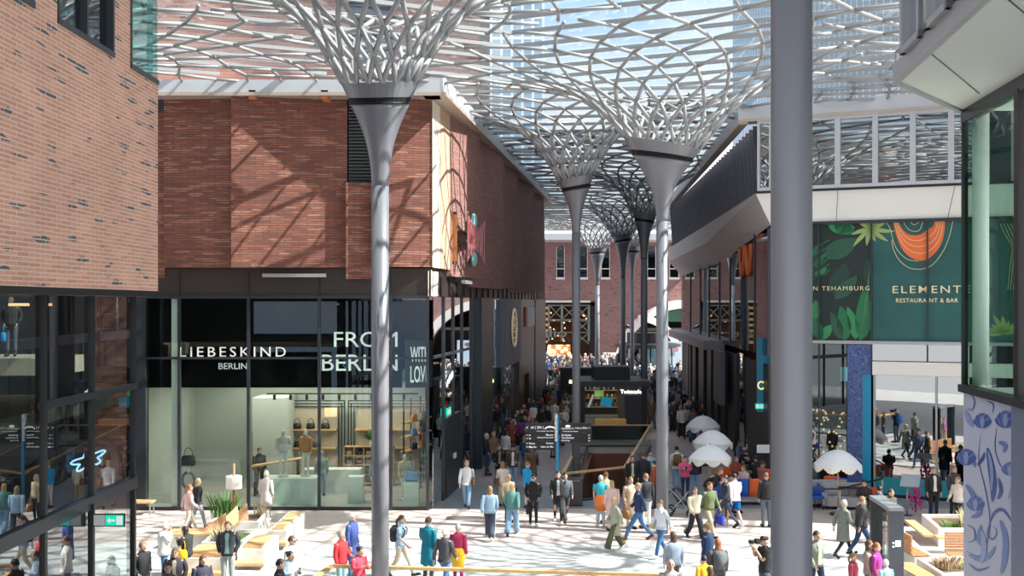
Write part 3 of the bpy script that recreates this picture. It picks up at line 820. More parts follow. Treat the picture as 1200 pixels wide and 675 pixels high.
def on_flank(name, label, cat, y, z, off=0.3):
    t = thing(name, label, cat, (XL(y)+NL[0]*off, y+NL[1]*off, z)); t.rotation_euler = (0, 0, math.atan2(1, .124)); return t
M_RED = mat('sign_red', (.55, .10, .13), .5); M_PINKW = mat('sign_rim_white', (.75, .55, .55), .5)
mp = on_flank('wall_sign', 'red sign with stretched letters and two turquoise ovals on the flank brick', 'sign', 45.4, 0, .62)
t1 = text_mb('MONOPOLY', 4.6, 1.0, .015, -.014, 1.45)
def warp(mb, sc):
    out = []
    for x, y, z in mb.v:
        u = (x-2.3)/2.3; h = .95+1.0*abs(u)**1.5
        out.append((x-2.3, y, 9.92+(z-.5)*h*sc))
    mb.v = out; return mb
warp(t1, 1.0); t1.build('lettering', M_RED, mp)
t2 = text_mb('MONOPOLY', 4.6, 1.0, .01, .004, 1.45); t2.v = [(x, y+.02, z) for x, y, z in t2.v]; warp(t2, 1.03); t2.build('letter_rim', M_PINKW, mp)
M_TURQ = mat('turquoise', (.22, .55, .55), .4)
for z in (10.68, 9.12): MB().ell((-.2, .1, z), (.55, .1, .30), 20, 10).build('turquoise_oval', M_TURQ, mp)
MB().box(-2, 2, .16, .5, 9.7, 9.76).box(-2, 2, .16, .5, 10.1, 10.16).build('bracket', M_DARK, mp)
for i, (y, z) in enumerate(((44.2, 10.0),)):
    t = on_flank('wall_lantern', 'narrow amber wall lamp beside the red flank sign', 'lamp', 42.9, 0, .2)
    MB().box(-.2, .1, 0, .3, 8.95, 10.75).build('lamp_body', mat('amber_glass', (.35, .13, .04), .3, emit=(.6, .25, .06), estr=.15), t)
    MB().box(-.1, .0, .0, .3, 10.75, 10.85).build('cap', M_BLACK, t)
rsn = on_flank('round_sign', 'round golden logo sign on the blue-grey flank panel', 'sign', 60.6, 6.0, .25)
MB().add([(1.05*math.cos(2*PI*k/32), 0, 1.05*math.sin(2*PI*k/32)) for k in range(32)]+[(1.05*math.cos(2*PI*k/32), .1, 1.05*math.sin(2*PI*k/32)) for k in range(32)],
     [tuple(range(32)), tuple(range(63, 31, -1))]+[(k, 32+k, 32+(k+1) % 32, (k+1) % 32) for k in range(32)]).build('disc', mat('sign_tan', (.16, .11, .09), .5), rsn)
MB().tube([(1.0*math.cos(2*PI*k/32), -.03, 1.0*math.sin(2*PI*k/32)) for k in range(33)], .07, 6).build('rim', mat('gold_rim', (.75, .62, .42), .4, emit=(.9, .75, .5), estr=.15), rsn)
mb = MB()
for z in (.5, .15, -.2, -.55): mb.cbox((0, -.04, z), (.9-.3*abs(z), .04, .09))
mb.cbox((-.25, -.05, .3), (.1, .04, .8), ry=.5); mb.cbox((.3, -.05, -.2), (.1, .04, .8), ry=-.5)
mb.build('emblem', mat('emblem_cream', (.78, .62, .46), .5, emit=(.9, .7, .5), estr=.1), rsn)
rw = on_flank('shop_sign', 'small red and white sign on the dark brown flank panel', 'sign', 69.5, 6.5, .2)
MB().box(-2.6, -1.5, 0, .08, -.6, .6).build('red_field', mat('dull_red', (.5, .08, .08), .5), rw)
MB().box(-1.5, 2.6, 0, .08, -.6, .6).build('white_field', mat('pale_field', (.62, .68, .68), .5), rw)
hz_ = on_flank('hanging_lamp', 'bar-shaped projecting light under the brick corner of the arcade', 'lamp', 43.6, 8.05, .45)
MB().cbox((.3, 0, .1), (1.9, .14, .14)).build('lamp_bar', M_LIP, hz_)
MB().box(-.05, .05, .05, .45, .1, .3).build('bracket', M_DARK, hz_)
un = on_flank('window_sticker', 'slanting white lettering and small green exit sign on the corner glazing', 'sign', 41.2, 4.15, .12)
t1 = text_mb('UNITED', 1.5, .26, .01, .02); t1.xform(Matrix.Rotation(R(-14), 4, 'Y')@Matrix.Translation((0, 0, 0))); t1.build('lettering', M_LETTER, un)
t1 = text_mb('by Jost', .8, .16, .01, .0); t1.xform(Matrix.Translation((.3, 0, -.33))); t1.build('lettering', M_LETTER, un)
MB().box(.1, 1.0, 0, .03, -1.05, -.75).build('exit_box', mat('exit_green', (0, .3, .2)), un)
MB().box(.25, .5, -.01, 0, -.98, -.82).box(.6, .85, -.01, 0, -.98, -.82).build('exit_symbol', M_LETTER, un)

# ------------------------------------------------------------------ back of the arcade
fb = thing('brick_hall', 'mauve brick hall with tall windows closing the far end of the arcade', 'building', (8, 130, 0), world=True)
YB = 130.0; SB = YB/F
def bx(px): return (px-600)*SB
def bz(py): return CH+(HZ-py)*SB
mb = MB(); mb.box(-16, bx(633), YB, YB+6, 0, 14.8); mb.box(bx(633), bx(697), YB, YB+6, bz(353), 14.8); mb.box(bx(697), bx(720), YB, YB+6, 0, 14.8)
mb.box(bx(720), 40, YB+.0, YB+6, 8.8, 14.8); mb.box(bx(890), 40, YB, YB+6, 0, 8.8)
# spandrels around the big arch
acx, arx, atop = bx(805), bx(805)-bx(720), 7.8
prev = None
for k in range(17):
    a = PI*k/16; x = acx-arx*math.cos(a); z = atop*math.sin(a)
    if prev:
        x0, z0 = prev
        mb.add([(x0, YB, z0), (x, YB, z), (x, YB, 8.8), (x0, YB, 8.8), (x0, YB+6, z0), (x, YB+6, z), (x, YB+6, 8.8), (x0, YB+6, 8.8)], [(0, 1, 2, 3), (0, 4, 5, 1)])
    prev = (x, z)
mb.build('brick_wall', M_BRICK_B, fb)
for a, b in ((652.5, 661), (678.5, 688), (705, 714), (759, 768), (785, 795)):
    f = MB(); x0, x1, z0, z1 = bx(a), bx(b), bz(325), bz(289)
    f.box(x0-.1, x1+.1, YB-.12, YB, z0-.25, z0); f.box(x0, x1, YB-.06, YB, z0+.95, z0+1.05); f.box(x0-.06, x0, YB-.08, YB, z0, z1); f.box(x1, x1+.06, YB-.08, YB, z0, z1)
    wf = f.build('window', M_WHITE, fb)
    g = MB().box(x0, x1, YB-.05, YB-.02, z0, z1).build('pane', M_GLASSD, wf)
    for v in g.data.vertices: v.co -= Vector(fb.location)
    MB().box(x0, x1, YB-.02, YB-.005, z0, z1).build('dark_backing', M_DARK, fb)
MB().box(-16, 24, YB-5, YB, 14.5, 15.2).build('roof_edge_beam', M_BEAM, fb)
def arch(cx, rx, rz_, w, y0, y1, a0=0, a1=PI, n=24):
    m = MB(); rr = []
    for k in range(n+1):
        a = a0+(a1-a0)*k/n; c, s = -math.cos(a), math.sin(a)
        rr.append([(cx+c*rx, y0, s*rz_), (cx+c*(rx-w), y0, s*(rz_-w)), (cx+c*(rx-w), y1, s*(rz_-w)), (cx+c*rx, y1, s*rz_)])
    return m.rings(rr, smooth=False)
arch(acx, arx, atop, 1.0, YB-.25, YB+.4).build('white_arch', M_WHITEP, fb)
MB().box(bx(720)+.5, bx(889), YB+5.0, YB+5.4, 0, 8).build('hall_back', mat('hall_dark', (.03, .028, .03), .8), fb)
MB().box(bx(724), bx(885), YB+.8, YB+4.6, 4.1, 4.45).build('gallery_floor', mat('olive_slab', (.12, .12, .08), .6), fb)
arch(bx(750), 5.1, 6.0, .8, YB-.9, YB-.4, PI*.48, PI).build('white_arch', M_WHITEP, fb)
MB().box(bx(783), bx(800), YB+.5, YB+.7, 5.2, 7.0).build('green_board', mat('dark_green_board', (.04, .14, .09), .5), fb)
for k in range(12):
    MB().ell((bx(740)+k*.45, YB+2, 3.3+.3*math.sin(k*2)), (.16, .16, .16), 6, 4).build('warm_bulb', mat('warm_bulb', (1, .5, .2), .5, emit=(1, .5, .2), estr=3), fb)
# industrial window front
wf = thing('steel_window_front', 'green-grey steel lattice shopfront with warm lights at the arcade end', 'shopfront', (5, YB, 0), world=True)
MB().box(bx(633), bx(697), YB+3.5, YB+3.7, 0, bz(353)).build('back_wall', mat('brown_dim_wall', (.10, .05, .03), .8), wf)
MB().box(bx(633), bx(692), YB-.25, YB, bz(354.5), bz(352)).build('white_lintel', M_WHITEP, wf)
mb = MB().box(bx(633), bx(697), YB-.05, YB+.4, bz(358), bz(354)).box(bx(691), bx(697), YB-.05, YB+.4, 0, bz(355)); mb.build('dark_frame', M_BLACK, wf)
M_GG = mat('green_grey_steel', (.22, .25, .22), .5)
mb = MB()
for z in (357.5, 374, 375.5, 389): mb.box(bx(643), bx(692), YB-.1, YB+.1, bz(z+1.0), bz(z))
for px in (643, 658.5, 675, 690): mb.box(bx(px)-.12, bx(px)+.12, YB-.1, YB+.1, bz(400), bz(357))
cells = [(644, 659, 358, 374), (659, 675, 358, 374), (675, 690, 358, 374), (675, 690, 376, 389), (675, 690, 390, 403)]
for a, b, t_, u_ in cells:
    mb.tube([(bx(a), YB, bz(t_)), (bx(b), YB, bz(u_))], .06, 4, smooth=False); mb.tube([(bx(a), YB, bz(u_)), (bx(b), YB, bz(t_))], .06, 4, smooth=False)
mb.build('steel_lattice', M_GG, wf)
mb = MB()
for k in range(7): mb.box(bx(633.5), bx(642), YB-.1, YB+.1, bz(402-k*6.6), bz(402-k*6.6)+.3)
mb.build('wooden_slats', mat('lit_wood', (.5, .28, .1), .5, emit=(.6, .32, .1), estr=.4), wf)
M_WL = mat('warm_shop_light', (1, .6, .3), .5, emit=(1, .55, .25), estr=3.0)
mb = MB()
for k in range(26): mb.ell((rnd.uniform(bx(643), bx(672)), YB+2.5, rnd.uniform(bz(422), bz(402))), (.2, .1, .24), 6, 4)
for k in range(16): mb.ell((rnd.uniform(bx(645), bx(690)), YB+1.5, rnd.uniform(bz(400), bz(362))), (.09, .09, .09), 6, 4)
mb.build('lamps', M_WL, wf)
MB().box(bx(643), bx(670), YB+2.8, YB+3.0, 0, bz(404)).build('lit_backdrop', mat('orange_backdrop', (.6, .22, .08), .6, emit=(.8, .3, .1), estr=.5), wf)
t1 = text_mb('alio', bx(664)-bx(634), 1.0, .08, .01); o = t1.build('lettering', M_GG, None); o.location = (bx(634), YB-.3, bz(395)); tag(o, 'dark letters above the warm shop entrance at the arcade end', 'sign')
MB().box(bx(634), bx(692), YB+.0, YB+.2, bz(404), bz(400)).build('canopy', M_BLACK, wf)
# low white wall and light blue hoarding
o = MB().box(bx(704), bx(727), YB-3, YB-2.6, 0, bz(412)).build('low_wall', M_WHITEP, None, origin=(bx(715), YB-3, 0)); tag(o, 'low white wall beneath the brick beside the arch', 'wall')
hb = thing('hoarding', 'light blue hoarding with red words at the end of the arcade', 'hoarding', (bx(785), 112, 0), world=True)
sh = 112/F
MB().box((757-600)*sh, (815-600)*sh, 112, 112.2, 0, CH+(HZ-400)*sh).build('blue_board', mat('light_blue_board', (.50, .66, .80), .6, emit=(.5, .66, .8), estr=.12), hb)
t1 = text_mb('ER BBI', 1.0, .34, .03, .02); t1.xform(Matrix.Translation(((783-600)*sh, 111.9, CH+(HZ-412)*sh))); t1.build('lettering', mat('plain_red', (.6, .05, .05), .5), hb)
# round black tower kiosk under the arch and giraffe-like lamp post
rk = thing('round_bar', 'round dark bar pavilion with glass sides before the big white arch', 'pavilion', (13.2, 108, 0))
MB().lathe([(2.6, 3.0), (3.2, 3.15), (3.2, 3.4), (2.5, 3.5)], n=28, smooth=False).build('roof_disc', M_DARK, rk)
MB().lathe([(2.0, 3.5), (2.0, 4.5)], n=28, smooth=False).build('roof_drum', M_BLACK, rk)
MB().lathe([(2.3, 0), (2.3, 1.0)], n=28, smooth=False).build('counter', M_BLACK, rk)
MB().lathe([(2.2, 1.0), (2.2, 3.0)], n=28, smooth=False, cap=False).build('glass_side', M_GLASSD, rk)
for k in range(8): MB().lathe([(.07, 0), (.07, 3.1)], c=(2.35*math.cos(k*PI/4), 2.35*math.sin(k*PI/4), 0), n=8).build('post', M_BLACK, rk)
gf = thing('giraffe_figure', 'tall black giraffe figure rising from the crowd before the brick wall', 'figure', (10.4, 128.0-22, 0))
mb = MB()
for s in ((-.3, -.5), (.3, -.5), (-.3, .7), (.3, .7)): mb.tube([(s[0], s[1], 0), (s[0], s[1], 1.9)], [.12, .16], 8)
mb.tube([(0, .9, 2.0), (0, .1, 2.2), (0, -.6, 2.3)], [.35, .5, .4], 10)
mb.tube([(0, -.5, 2.2), (.1, -.9, 3.8), (.15, -1.0, 5.3)], [.35, .24, .17], 10)
mb.tube([(.0, -1.0, 5.35), (.5, -1.0, 5.2), (.95, -1.0, 4.95)], [.2, .19, .09], 8)
for s in (-.08, .12): mb.tube([(.05, -1+s, 5.4), (.0, -1+s, 5.75)], [.04, .05], 6)
mb.build('body', M_BLACK, gf)

# ------------------------------------------------------------------ black coffee kiosk
kx0, kx1, ky = 3.62, 7.25, 59.6
kk = thing('coffee_kiosk', 'black box kiosk with lit glass front in the middle of the arcade', 'kiosk', ((kx0+kx1)/2, ky, 0), world=True)
MB().box(kx0-.15, kx1+.15, ky-.35, ky+4.2, 2.85, 3.15).build('roof_slab', mat('kiosk_roof', (.06, .058, .07), .6), kk)
MB().box(4.5, 6.45, ky+1, ky+3.2, 3.15, 3.85).build('roof_unit', mat('kiosk_unit', (.025, .024, .03), .6), kk)
for x in (kx0, kx1-.3): MB().box(x, x+.3, ky, ky+.3, 0, 2.85).build('corner_post', M_BLACK, kk)
MB().box(kx0, kx1, ky+3.9, ky+4.1, 0, 2.85).build('rear_wall', mat('kiosk_inside', (.10, .085, .075), .8), kk)
MB().box(6.05, kx1-.3, ky+.05, ky+.2, 0, 2.4).build('dark_panel', mat('kiosk_panel', (.035, .04, .048), .5), kk)
MB().box(kx0, kx1, ky, ky+.2, 0, .75).build('base_panel', mat('kiosk_panel', (.035, .04, .048), .5), kk)
MB().box(4.45, 6.1, ky-.35, ky+.1, .80, 1.12).build('wood_counter', mat('counter_wood', (.55, .28, .09), .45, emit=(.6, .3, .1), estr=.15), kk)
MB().box(kx0+.3, 6.05, ky+.04, ky+.06, 1.1, 2.8).build('glass_front', M_GLASS, kk)
mb = MB()
for z in (1.4, 1.9, 2.35): mb.box(kx0+.3, 6.0, ky+3.4, ky+3.8, z, z+.05)
mb.build('back_shelf', M_WOOD, kk)
MB().box(3.95, 5.9, ky+2.2, ky+2.5, 0, 1.1).build('inner_counter', M_LIP, kk)
MB().box(4.2, 6.8, ky+1.4, ky+2.6, 2.80, 2.84).build('kiosk_lamp', mat('kiosk_lamp', (1, .9, .7), .5, emit=(1, .85, .6), estr=5), kk)
cc = [(.02, .35, .75), (.45, .65, .1), (.8, .8, .8), (.5, .08, .05), (.6, .4, .2), (.1, .3, .35)]
for i in range(22):
    ci = i % 6; z = (1.45, 1.95, 2.4)[i % 3]; x = 3.98+.09*i
    o = MB().lathe([(.05, 0), (.055, .16), (.02, .2), (.02, .24)], n=8).build('bottle', mat('bottle_tone_%s' % 'abcdef'[ci], cc[ci], .3)); o.location = (x, ky+3.6, z)
    tag(o, 'small coloured bottle on the back shelves of the coffee kiosk', 'bottle', 'bottles on the kiosk shelves')
t1 = text_mb('Twistcafe', 1.12, .21, .03, .012); t1.build('kiosk_sign', M_LETTER if False else mat('lit_letter', (1, 1, 1), .5, emit=(1, 1, 1), estr=2.2)).location = (5.82, ky-.06, 2.48)
ks = [o for o in bpy.data.objects if o.name.startswith('kiosk_sign')][0]; tag(ks, 'glowing white name on the kiosk under its roof', 'sign')
for i, (x, z, c, w_, h_) in enumerate(((4.75, 2.4, (.35, .75, .1), .5, .3), (5.15, 1.95, (.02, .38, .7), .6, .5), (4.3, 2.0, (.7, .72, .7), .12, .7))):
    o = MB().cbox((0, 0, 0), (w_, .05, h_), ry=.2*i).build('menu_board', mat('board_tone_%s' % 'abc'[i], c, .5, emit=c, estr=.4)); o.location = (x, ky+.9, z)
    tag(o, ['bright green board hanging in the kiosk', 'bright blue board leaning in the kiosk window', 'narrow white board at the left of the kiosk window'][i], 'board')
for i, (px, y, c) in enumerate(((4.3, ky+5.5, (.02, .02, .02)),)):
    v = thing('yellow_striped_kiosk', 'black stall with a glowing yellow strip behind the kiosk roof', 'stall', (4.75, 72, 0))
    MB().box(-1.6, 1.6, 0, 1.2, 0, 3.0).build('stall_body', M_BLACK, v); MB().box(-1.7, 1.7, -.1, 1.3, 3.0, 3.15).build('stall_roof', M_DARK, v)
    MB().cbox((-.3, -.05, 2.15), (1.5, .05, .22), ry=.15).build('light_strip', mat('yellow_strip', (1, 1, .5), .5, emit=(1, 1, .4), estr=2.5), v)
# ------------------------------------------------------------------ right building along the arcade
br = thing('restaurant_building', 'right building with pale folded ledge, fins and green restaurant windows', 'building', (FC[0], FC[1], 0), world=True)
mb = MB(); mb.prism([(10.6, 44.2), (18.5, 40.7), (40, 40.7), (40, 84), (XI(84)+.5, 84)], 0, 14.6)
mb.build('dark_core', mat('dark_shell', (.022, .020, .022), .7), br)
mb = MB().prism([(18.2, 35.2), (40, 35.2), (40, 40.6), (18.2, 40.6)], 0, 26); mb.build('sun_blocker_right', M_WHITEP, br)  # added block, mostly out of view, keeps sun off the arcade floor
# ledge: front face, flank face and sloping soffit
T = [(9.65, 43.95, 11.68), (XO(61), 61, 11.6), (XO(84), 84, 11.5)]
K = [(9.67, 43.95, 11.60), (XO(61), 61, 10.6), (XO(84), 84, 10.5)]
I_ = [(10.17, 43.65, 10.4), (XI(60), 60, 9.5), (XI(84), 84, 9.4)]
mb = MB()
for i in range(2):
    mb.quad(T[i+1], T[i], K[i], K[i+1]); mb.quad(K[i+1], K[i], I_[i], I_[i+1])
    mb.quad(T[i], T[i+1], (T[i+1][0]+1.5, T[i+1][1], T[i+1][2]), (T[i][0]+1.5, T[i][1]+.4, T[i][2]))
mb.quad(T[2], K[2], I_[2], (I_[2][0], 84, 11.5))
mb.build('folded_ledge', mat('grey_ledge_panel', (.50, .46, .46), .5), br)
e0 = (9.65, 43.95); e1 = (e0[0]+FD[0]*9.5, e0[1]+FD[1]*9.5)
q0 = (10.17, 43.7); q1 = (q0[0]+FD[0]*9.2, q0[1]+FD[1]*9.2)
mb = MB(); mb.add([(*e0, 11.68), (*e1, 11.68), (*q1, 10.4), (*q0, 10.4), (e0[0]+.3, e0[1]+.8, 11.68), (e1[0]+.3, e1[1]+.8, 11.68)], [(0, 3, 2, 1), (0, 1, 5, 4)])
mb.build('front_ledge', M_WHITEP, br)
mb = MB()
for px in (981, 1114):
    u = facade(px, .3); mb.tube([(u[0]+(.0 if px < 1000 else .12), u[1]-.10, 11.62), (u[0]-(.0 if px < 1000 else .06), u[1]+.12, 10.45)], .012, 4)
mb.wall(e0, e1, 11.66, 11.74, -.3, .03); mb.build('joint', M_DARK, br)
# upper windows of the front
mb = MB(); mb.wall(q0, q1, 11.7, 14.6, -.5, -.3); mb.build('window_backing', mat('dusky_glass_back', (.03, .05, .07), .6), br)
for a, b in ((888, 905), (905, 940), (940, 982), (982, 1026), (1026, 1070), (1070, 1115), (1115, 1160)):
    A, B = facade(a, .12), facade(b, .12)
    f = MB(); f.wall(A, B, 11.75, 11.87, -.1, .08); f.wall(A, B, 14.38, 14.52, -.1, .08)
    f.wall(A, (A[0]+FD[0]*.09, A[1]+FD[1]*.09), 11.8, 14.5, -.1, .12); f.wall((B[0]-FD[0]*.11, B[1]-FD[1]*.11), B, 11.8, 14.5, -.1, .1)
    wf = f.build('window', M_BEAM, br)
    g = MB(); g.wall((A[0]+FD[0]*.09, A[1]+FD[1]*.09), (B[0]-FD[0]*.11, B[1]-FD[1]*.11), 11.87, 14.38, -.06, -.03)
    go = g.build('pane', glass('sky_mirror_glass', (.25, .32, .36), 2.0, .35), wf)
    for v in go.data.vertices: v.co -= Vector(br.location)
    g = MB(); g.tube([(*facade(a+(b-a)*.45, .02), 11.8), (*facade(a+(b-a)*.85, .02), 14.4)], .04, 4); g.build('brace', M_DARK, br)
mb = MB(); ra = (FC[0]-1.1, FC[1]+.5); rb = (ra[0]+FD[0]*9.6, ra[1]+FD[1]*9.6)
mb.wall(ra, rb, 14.60, 15.12, -.6, .25); mb.build('roof_gutter', M_BEAM, br)
mb = MB(); mb.wall(ra, rb, 14.50, 14.60, -.5, .28); mb.wall((XO(84)-.0, 84), (XO(44)-.45, 44), 14.42, 14.56, -.1, .25); mb.build('gutter_lip', mat('champagne_metal', (.5, .42, .36)), br)
mb = MB(); mb.wall((XO(84), 84), (XO(44)-.45, 44), 14.56, 15.15, -.1, .15); mb.build('roof_gutter', M_BEAM, br)
# fins of the flank
k = 0; y = 44.6
M_FIN = mat('dusk_grey_fin', (.17, .17, .20), .4, .4)
while y < 83:
    x = XO(y)+.15; x2 = XO(y+.5)+.5
    mb = MB(); mb.add([(x, y, 11.6), (x+.45, y, 11.6), (x+.45, y+.12, 11.6), (x, y+.12, 11.6), (x-.12, y+.35, 14.5), (x+.33, y+.35, 14.5), (x+.33, y+.47, 14.5), (x-.12, y+.47, 14.5)],
           [(0, 3, 2, 1), (4, 5, 6, 7), (0, 1, 5, 4), (1, 2, 6, 5), (2, 3, 7, 6), (3, 0, 4, 7)])
    mb.build('sunshade_fin', M_FIN, br); y += 0.95; k += 1
mb = MB(); mb.wall((XO(84)+.9, 84), (XO(44.5)+.9, 44.5), 11.6, 14.5, -.2, 0); mb.build('flank_glass', M_GLASSR, br)
# lower flank: glass above, dark panels beneath
def IW(mb, ya, yb, z0, z1, t0, t1): return mb.wall((XI(yb), yb), (XI(ya), ya), z0, z1, t0, t1)
y = 43.9; i = 0
brd = [43.9, 47.5, 51.5, 55.5, 60, 65, 70, 76.5, 84]
for a, b in zip(brd, brd[1:]):
    m = MB(); IW(m, a, b, 5.2, 9.4 if a > 58 else 10.0-(a-44)*.03, 0.02, .05); m.build('glass_pane', glass('flank_glass_mat', (.6, .62, .6), 1.32, 0), br)
    m = MB(); IW(m, a-.06, a+.06, 5.2, 10.3 if a < 50 else 9.6, -.02, .1); m.build('mullion', M_DARK, br)
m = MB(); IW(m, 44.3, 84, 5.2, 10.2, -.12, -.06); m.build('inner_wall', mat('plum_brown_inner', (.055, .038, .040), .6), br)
m = MB(); IW(m, 45.7, 47.4, 4.9, 10.2, -.05, .02); m.build('terracotta_strip', mat('terracotta_strip', (.34, .10, .05), .6), br)
m = MB()
for a in (49, 51): m.tube([(XI(a+t*.8)-.1, a+t*.8, 8.6+1.3*t*t*1.0) for t in [q/6-1 for q in range(13)]], .1, 6)
m.build('orange_arc', mat('orange_print', (.60, .14, .04), .5), br)
m = MB(); IW(m, 56, 60.5, 5.4, 9.6, -.04, .0); m.build('pale_strip', mat('grey_print', (.22, .22, .24), .5), br)
m = MB(); IW(m, 59, 84, 4.85, 5.35, -.1, 1.0); m.build('canopy_strip', mat('mauve_canopy', (.28, .23, .27), .5), br)
m = MB(); IW(m, 44.3, 84, .0, 4.85, -.1, .0); m.build('dark_base', mat('dark_base_panel', (.030, .025, .027), .5), br)
for a in (53, 57, 60, 63, 67, 72, 77): m = MB(); IW(m, a, a+.3, 0, 4.9, 0, .18); m.build('base_rib', M_BLACK, br)
m = MB(); IW(m, 76, 79.5, 0, 4.6, 0.0, .12); m.build('bronze_door', mat('mottled_bronze', (.13, .09, .07), .5, noise_amt=.4, noise_scale=3), br)
m = MB(); IW(m, 55.6, 58.6, 2.2, 4.9, .3, .55); m.build('projecting_panel', mat('grey_blue_panel', (.12, .115, .14), .5), br)
m = MB(); IW(m, 50.5, 53.0, .0, 5.0, .02, .06); m.build('glass_pane', M_GLASSD, br)
# front facade, leaf print and teal print behind glass
def fac(name, a, b, z0, z1, t0, t1, m, par=None):
    q = MB(); q.wall(facade(a), facade(b), z0, z1, t0, t1); return q.build(name, m, par or br)
YP = facade(1023)[1]
z_top, z_bot = 10.38, 5.85
M_JUN = noise_paint('jungle_print', [(.004, .012, .010), (.006, .05, .025), (.02, .16, .05), (.008, .035, .02), (.03, .22, .09)], .9, 2.2, .4, pos=[.3, .42, .5, .58, .72])
M_JUNF = mat('leaf_print_green', (.02, .17, .06), .4); M_JUNL = mat('leaf_print_light', (.30, .42, .14), .4)
jp = fac('leaf_print', 930, 1022, z_bot, z_top, -.14, -.08, mat('leaf_print_dark', (.008, .022, .020), .4))
tp = fac('teal_print', 1022, 1187, z_bot, z_top, -.14, -.08, M_TEAL)
def onf(px, py, off=-.07):
    p = facade(px, off); return Vector((p[0], p[1], zat(py, p[1])))
def leaf(mb, px, py, L, ang, wd, n=9, curl=0.0, off=-.06):
    """a printed leaf: thin raised leaf shape on the print, size in pixels of the frame"""
    o = onf(px, py, off); s = o.y/F; ang = R(ang)
    ux = Vector((FD[0], FD[1], 0)); uz = Vector((0, 0, 1)); nrm = Vector((-.4062, -.9138, 0))
    left = []; right = []; mid = []
    for k in range(n+1):
        t = k/n; a = ang+curl*t
        c = Vector((math.cos(ang+curl*t*.5)*L*t, math.sin(ang+curl*t*.5)*L*t))
        w_ = wd*math.sin(PI*min(1, t*1.0))**.7*(1-.35*t)
        nx, nz = -math.sin(a), math.cos(a)
        for lst, sg in ((left, 1), (right, -1)):
            lst.append(o+ux*(c.x+nx*w_*sg)*s*1.05+uz*(c.y+nz*w_*sg)*s)
    v = left+right; fs = [(k, k+1, n+1+k+1, n+1+k) for k in range(n)]
    fs = [tuple(reversed(f)) for f in fs]
    mb.add([p+nrm*.004 for p in v], fs)
    return mb
def clip_ok(px, py): return 945 < px < 1022
M_L = [mat('print_leaf_a', (.012, .15, .06), .4), mat('print_leaf_b', (.018, .085, .05), .4), mat('print_leaf_c', (.03, .24, .09), .4), mat('print_leaf_d', (.010, .045, .035), .4)]
lv = [(952, 330, 46, 70, 10, 3), (965, 300, 42, 20, 13, 1), (975, 345, 40, 60, 12, 3), (954, 322, 16, 20, 4, 2), (953, 312, 20, 40, 4, 0), (952, 300, 18, 55, 4, 0), (970, 262, 30, -20, 10, 2), (978, 262, 24, -35, 9, 0),
      (1008, 400, 62, 78, 11, 0), (1003, 398, 40, 95, 7, 2), (990, 400, 42, 88, 9, 0), (985, 398, 34, 100, 7, 1), (962, 398, 30, 105, 8, 0), (955, 375, 24, 80, 6, 2), (958, 398, 24, 40, 7, 2), (978, 350, 36, 40, 9, 1), (1015, 330, 26, 80, 5, 3)]
by = {}
for (px, py, L, a, w_, ci) in lv: leaf(by.setdefault(ci, MB()), px, py, L, a, w_, curl=.3, off=-.06+.004*len(by))
for ci, m in by.items(): m.build('printed_leaves', M_L[ci], br)
mb = MB()
for k in range(8): leaf(mb, 1176, 392, 22+5*math.sin(k*2.1), 20+k*22, 3.2, 6, curl=.25, off=-.045)
for k in range(11):     # the pale split leaf across the joint
    a = -170+k*31; leaf(mb, 1020, 268, 22+6*math.sin(k*1.7), a if a < 60 else a, 3.0, 6, curl=.25, off=-.045)
mb.build('printed_leaves', M_JUNL, br)
veins = MB()
for k in range(8): veins.tube([onf(1006+k*1.2, 392-k*6, -.03), onf(1015+k*.5, 372-k*7.5, -.03), onf(1019, 362-k*8, -.03)], .012, 4)
for k in range(6): veins.tube([onf(956, 330-k*8, -.03), onf(972, 316-k*7, -.03)], .010, 4)
veins.build('leaf_veins', mat('vein_green', (.10, .34, .16), .5), br)
# orange ribbon with contour lines
def curve_pts(pts, n=30):
    out = []
    P_ = [Vector(p) for p in pts]
    for i in range(len(P_)-1):
        p0 = P_[max(i-1, 0)]; p1 = P_[i]; p2 = P_[i+1]; p3 = P_[min(i+2, len(P_)-1)]
        for k in range(n//(len(P_)-1)+1):
            t = k/(n//(len(P_)-1)+1)
            out.append(.5*((2*p1)+(-p0+p2)*t+(2*p0-5*p1+4*p2-p3)*t*t+(-p0+3*p1-3*p2+p3)*t**3))
    out.append(P_[-1]); return out
outer = curve_pts([(1046, 257), (1050, 275), (1058, 293), (1070, 303), (1084, 305), (1097, 295), (1105, 280), (1108, 257)])
inner = curve_pts([(1052, 257), (1057, 268), (1066, 275), (1078, 275), (1087, 269), (1093, 266), (1095, 262), (1095, 257)])
mb = MB()
A = [onf(p.x, p.y, -.05) for p in outer]; B = [onf(p.x, p.y, -.05) for p in inner]
n = min(len(A), len(B))
mb.add(A[:n]+B[:n], [(k, k+1, n+k+1, n+k) for k in range(n-1)]); mb.build('orange_ribbon', mat('bright_orange_print', (.80, .16, .04), .45), br)
mb = MB()
for off_ in (.25, .5, .75):
    mb.tube([onf(p.x*(1-off_)+q.x*off_, p.y*(1-off_)+q.y*off_, -.04) for p, q in zip(outer, inner)], .013, 4)
mb.tube([onf(p.x, p.y, -.04) for p in curve_pts([(1045, 281), (1047, 292), (1054, 305), (1066, 314), (1082, 315), (1094, 309), (1106, 293), (1113, 275), (1117, 257)])], .013, 4)
mb.tube([onf(p.x, p.y, -.04) for p in curve_pts([(1036, 257), (1043, 268), (1048, 286), (1054, 296), (1064, 304), (1076, 306)])], .013, 4)
mb.tube([onf(p.x, p.y, -.04) for p in curve_pts([(1058, 257), (1062, 266), (1070, 271), (1078, 269), (1082, 257)])], .013, 4)
mb.tube([onf(p.x, p.y, -.04) for p in curve_pts([(1064, 257), (1070, 263), (1076, 261), (1077, 257)])], .013, 4)
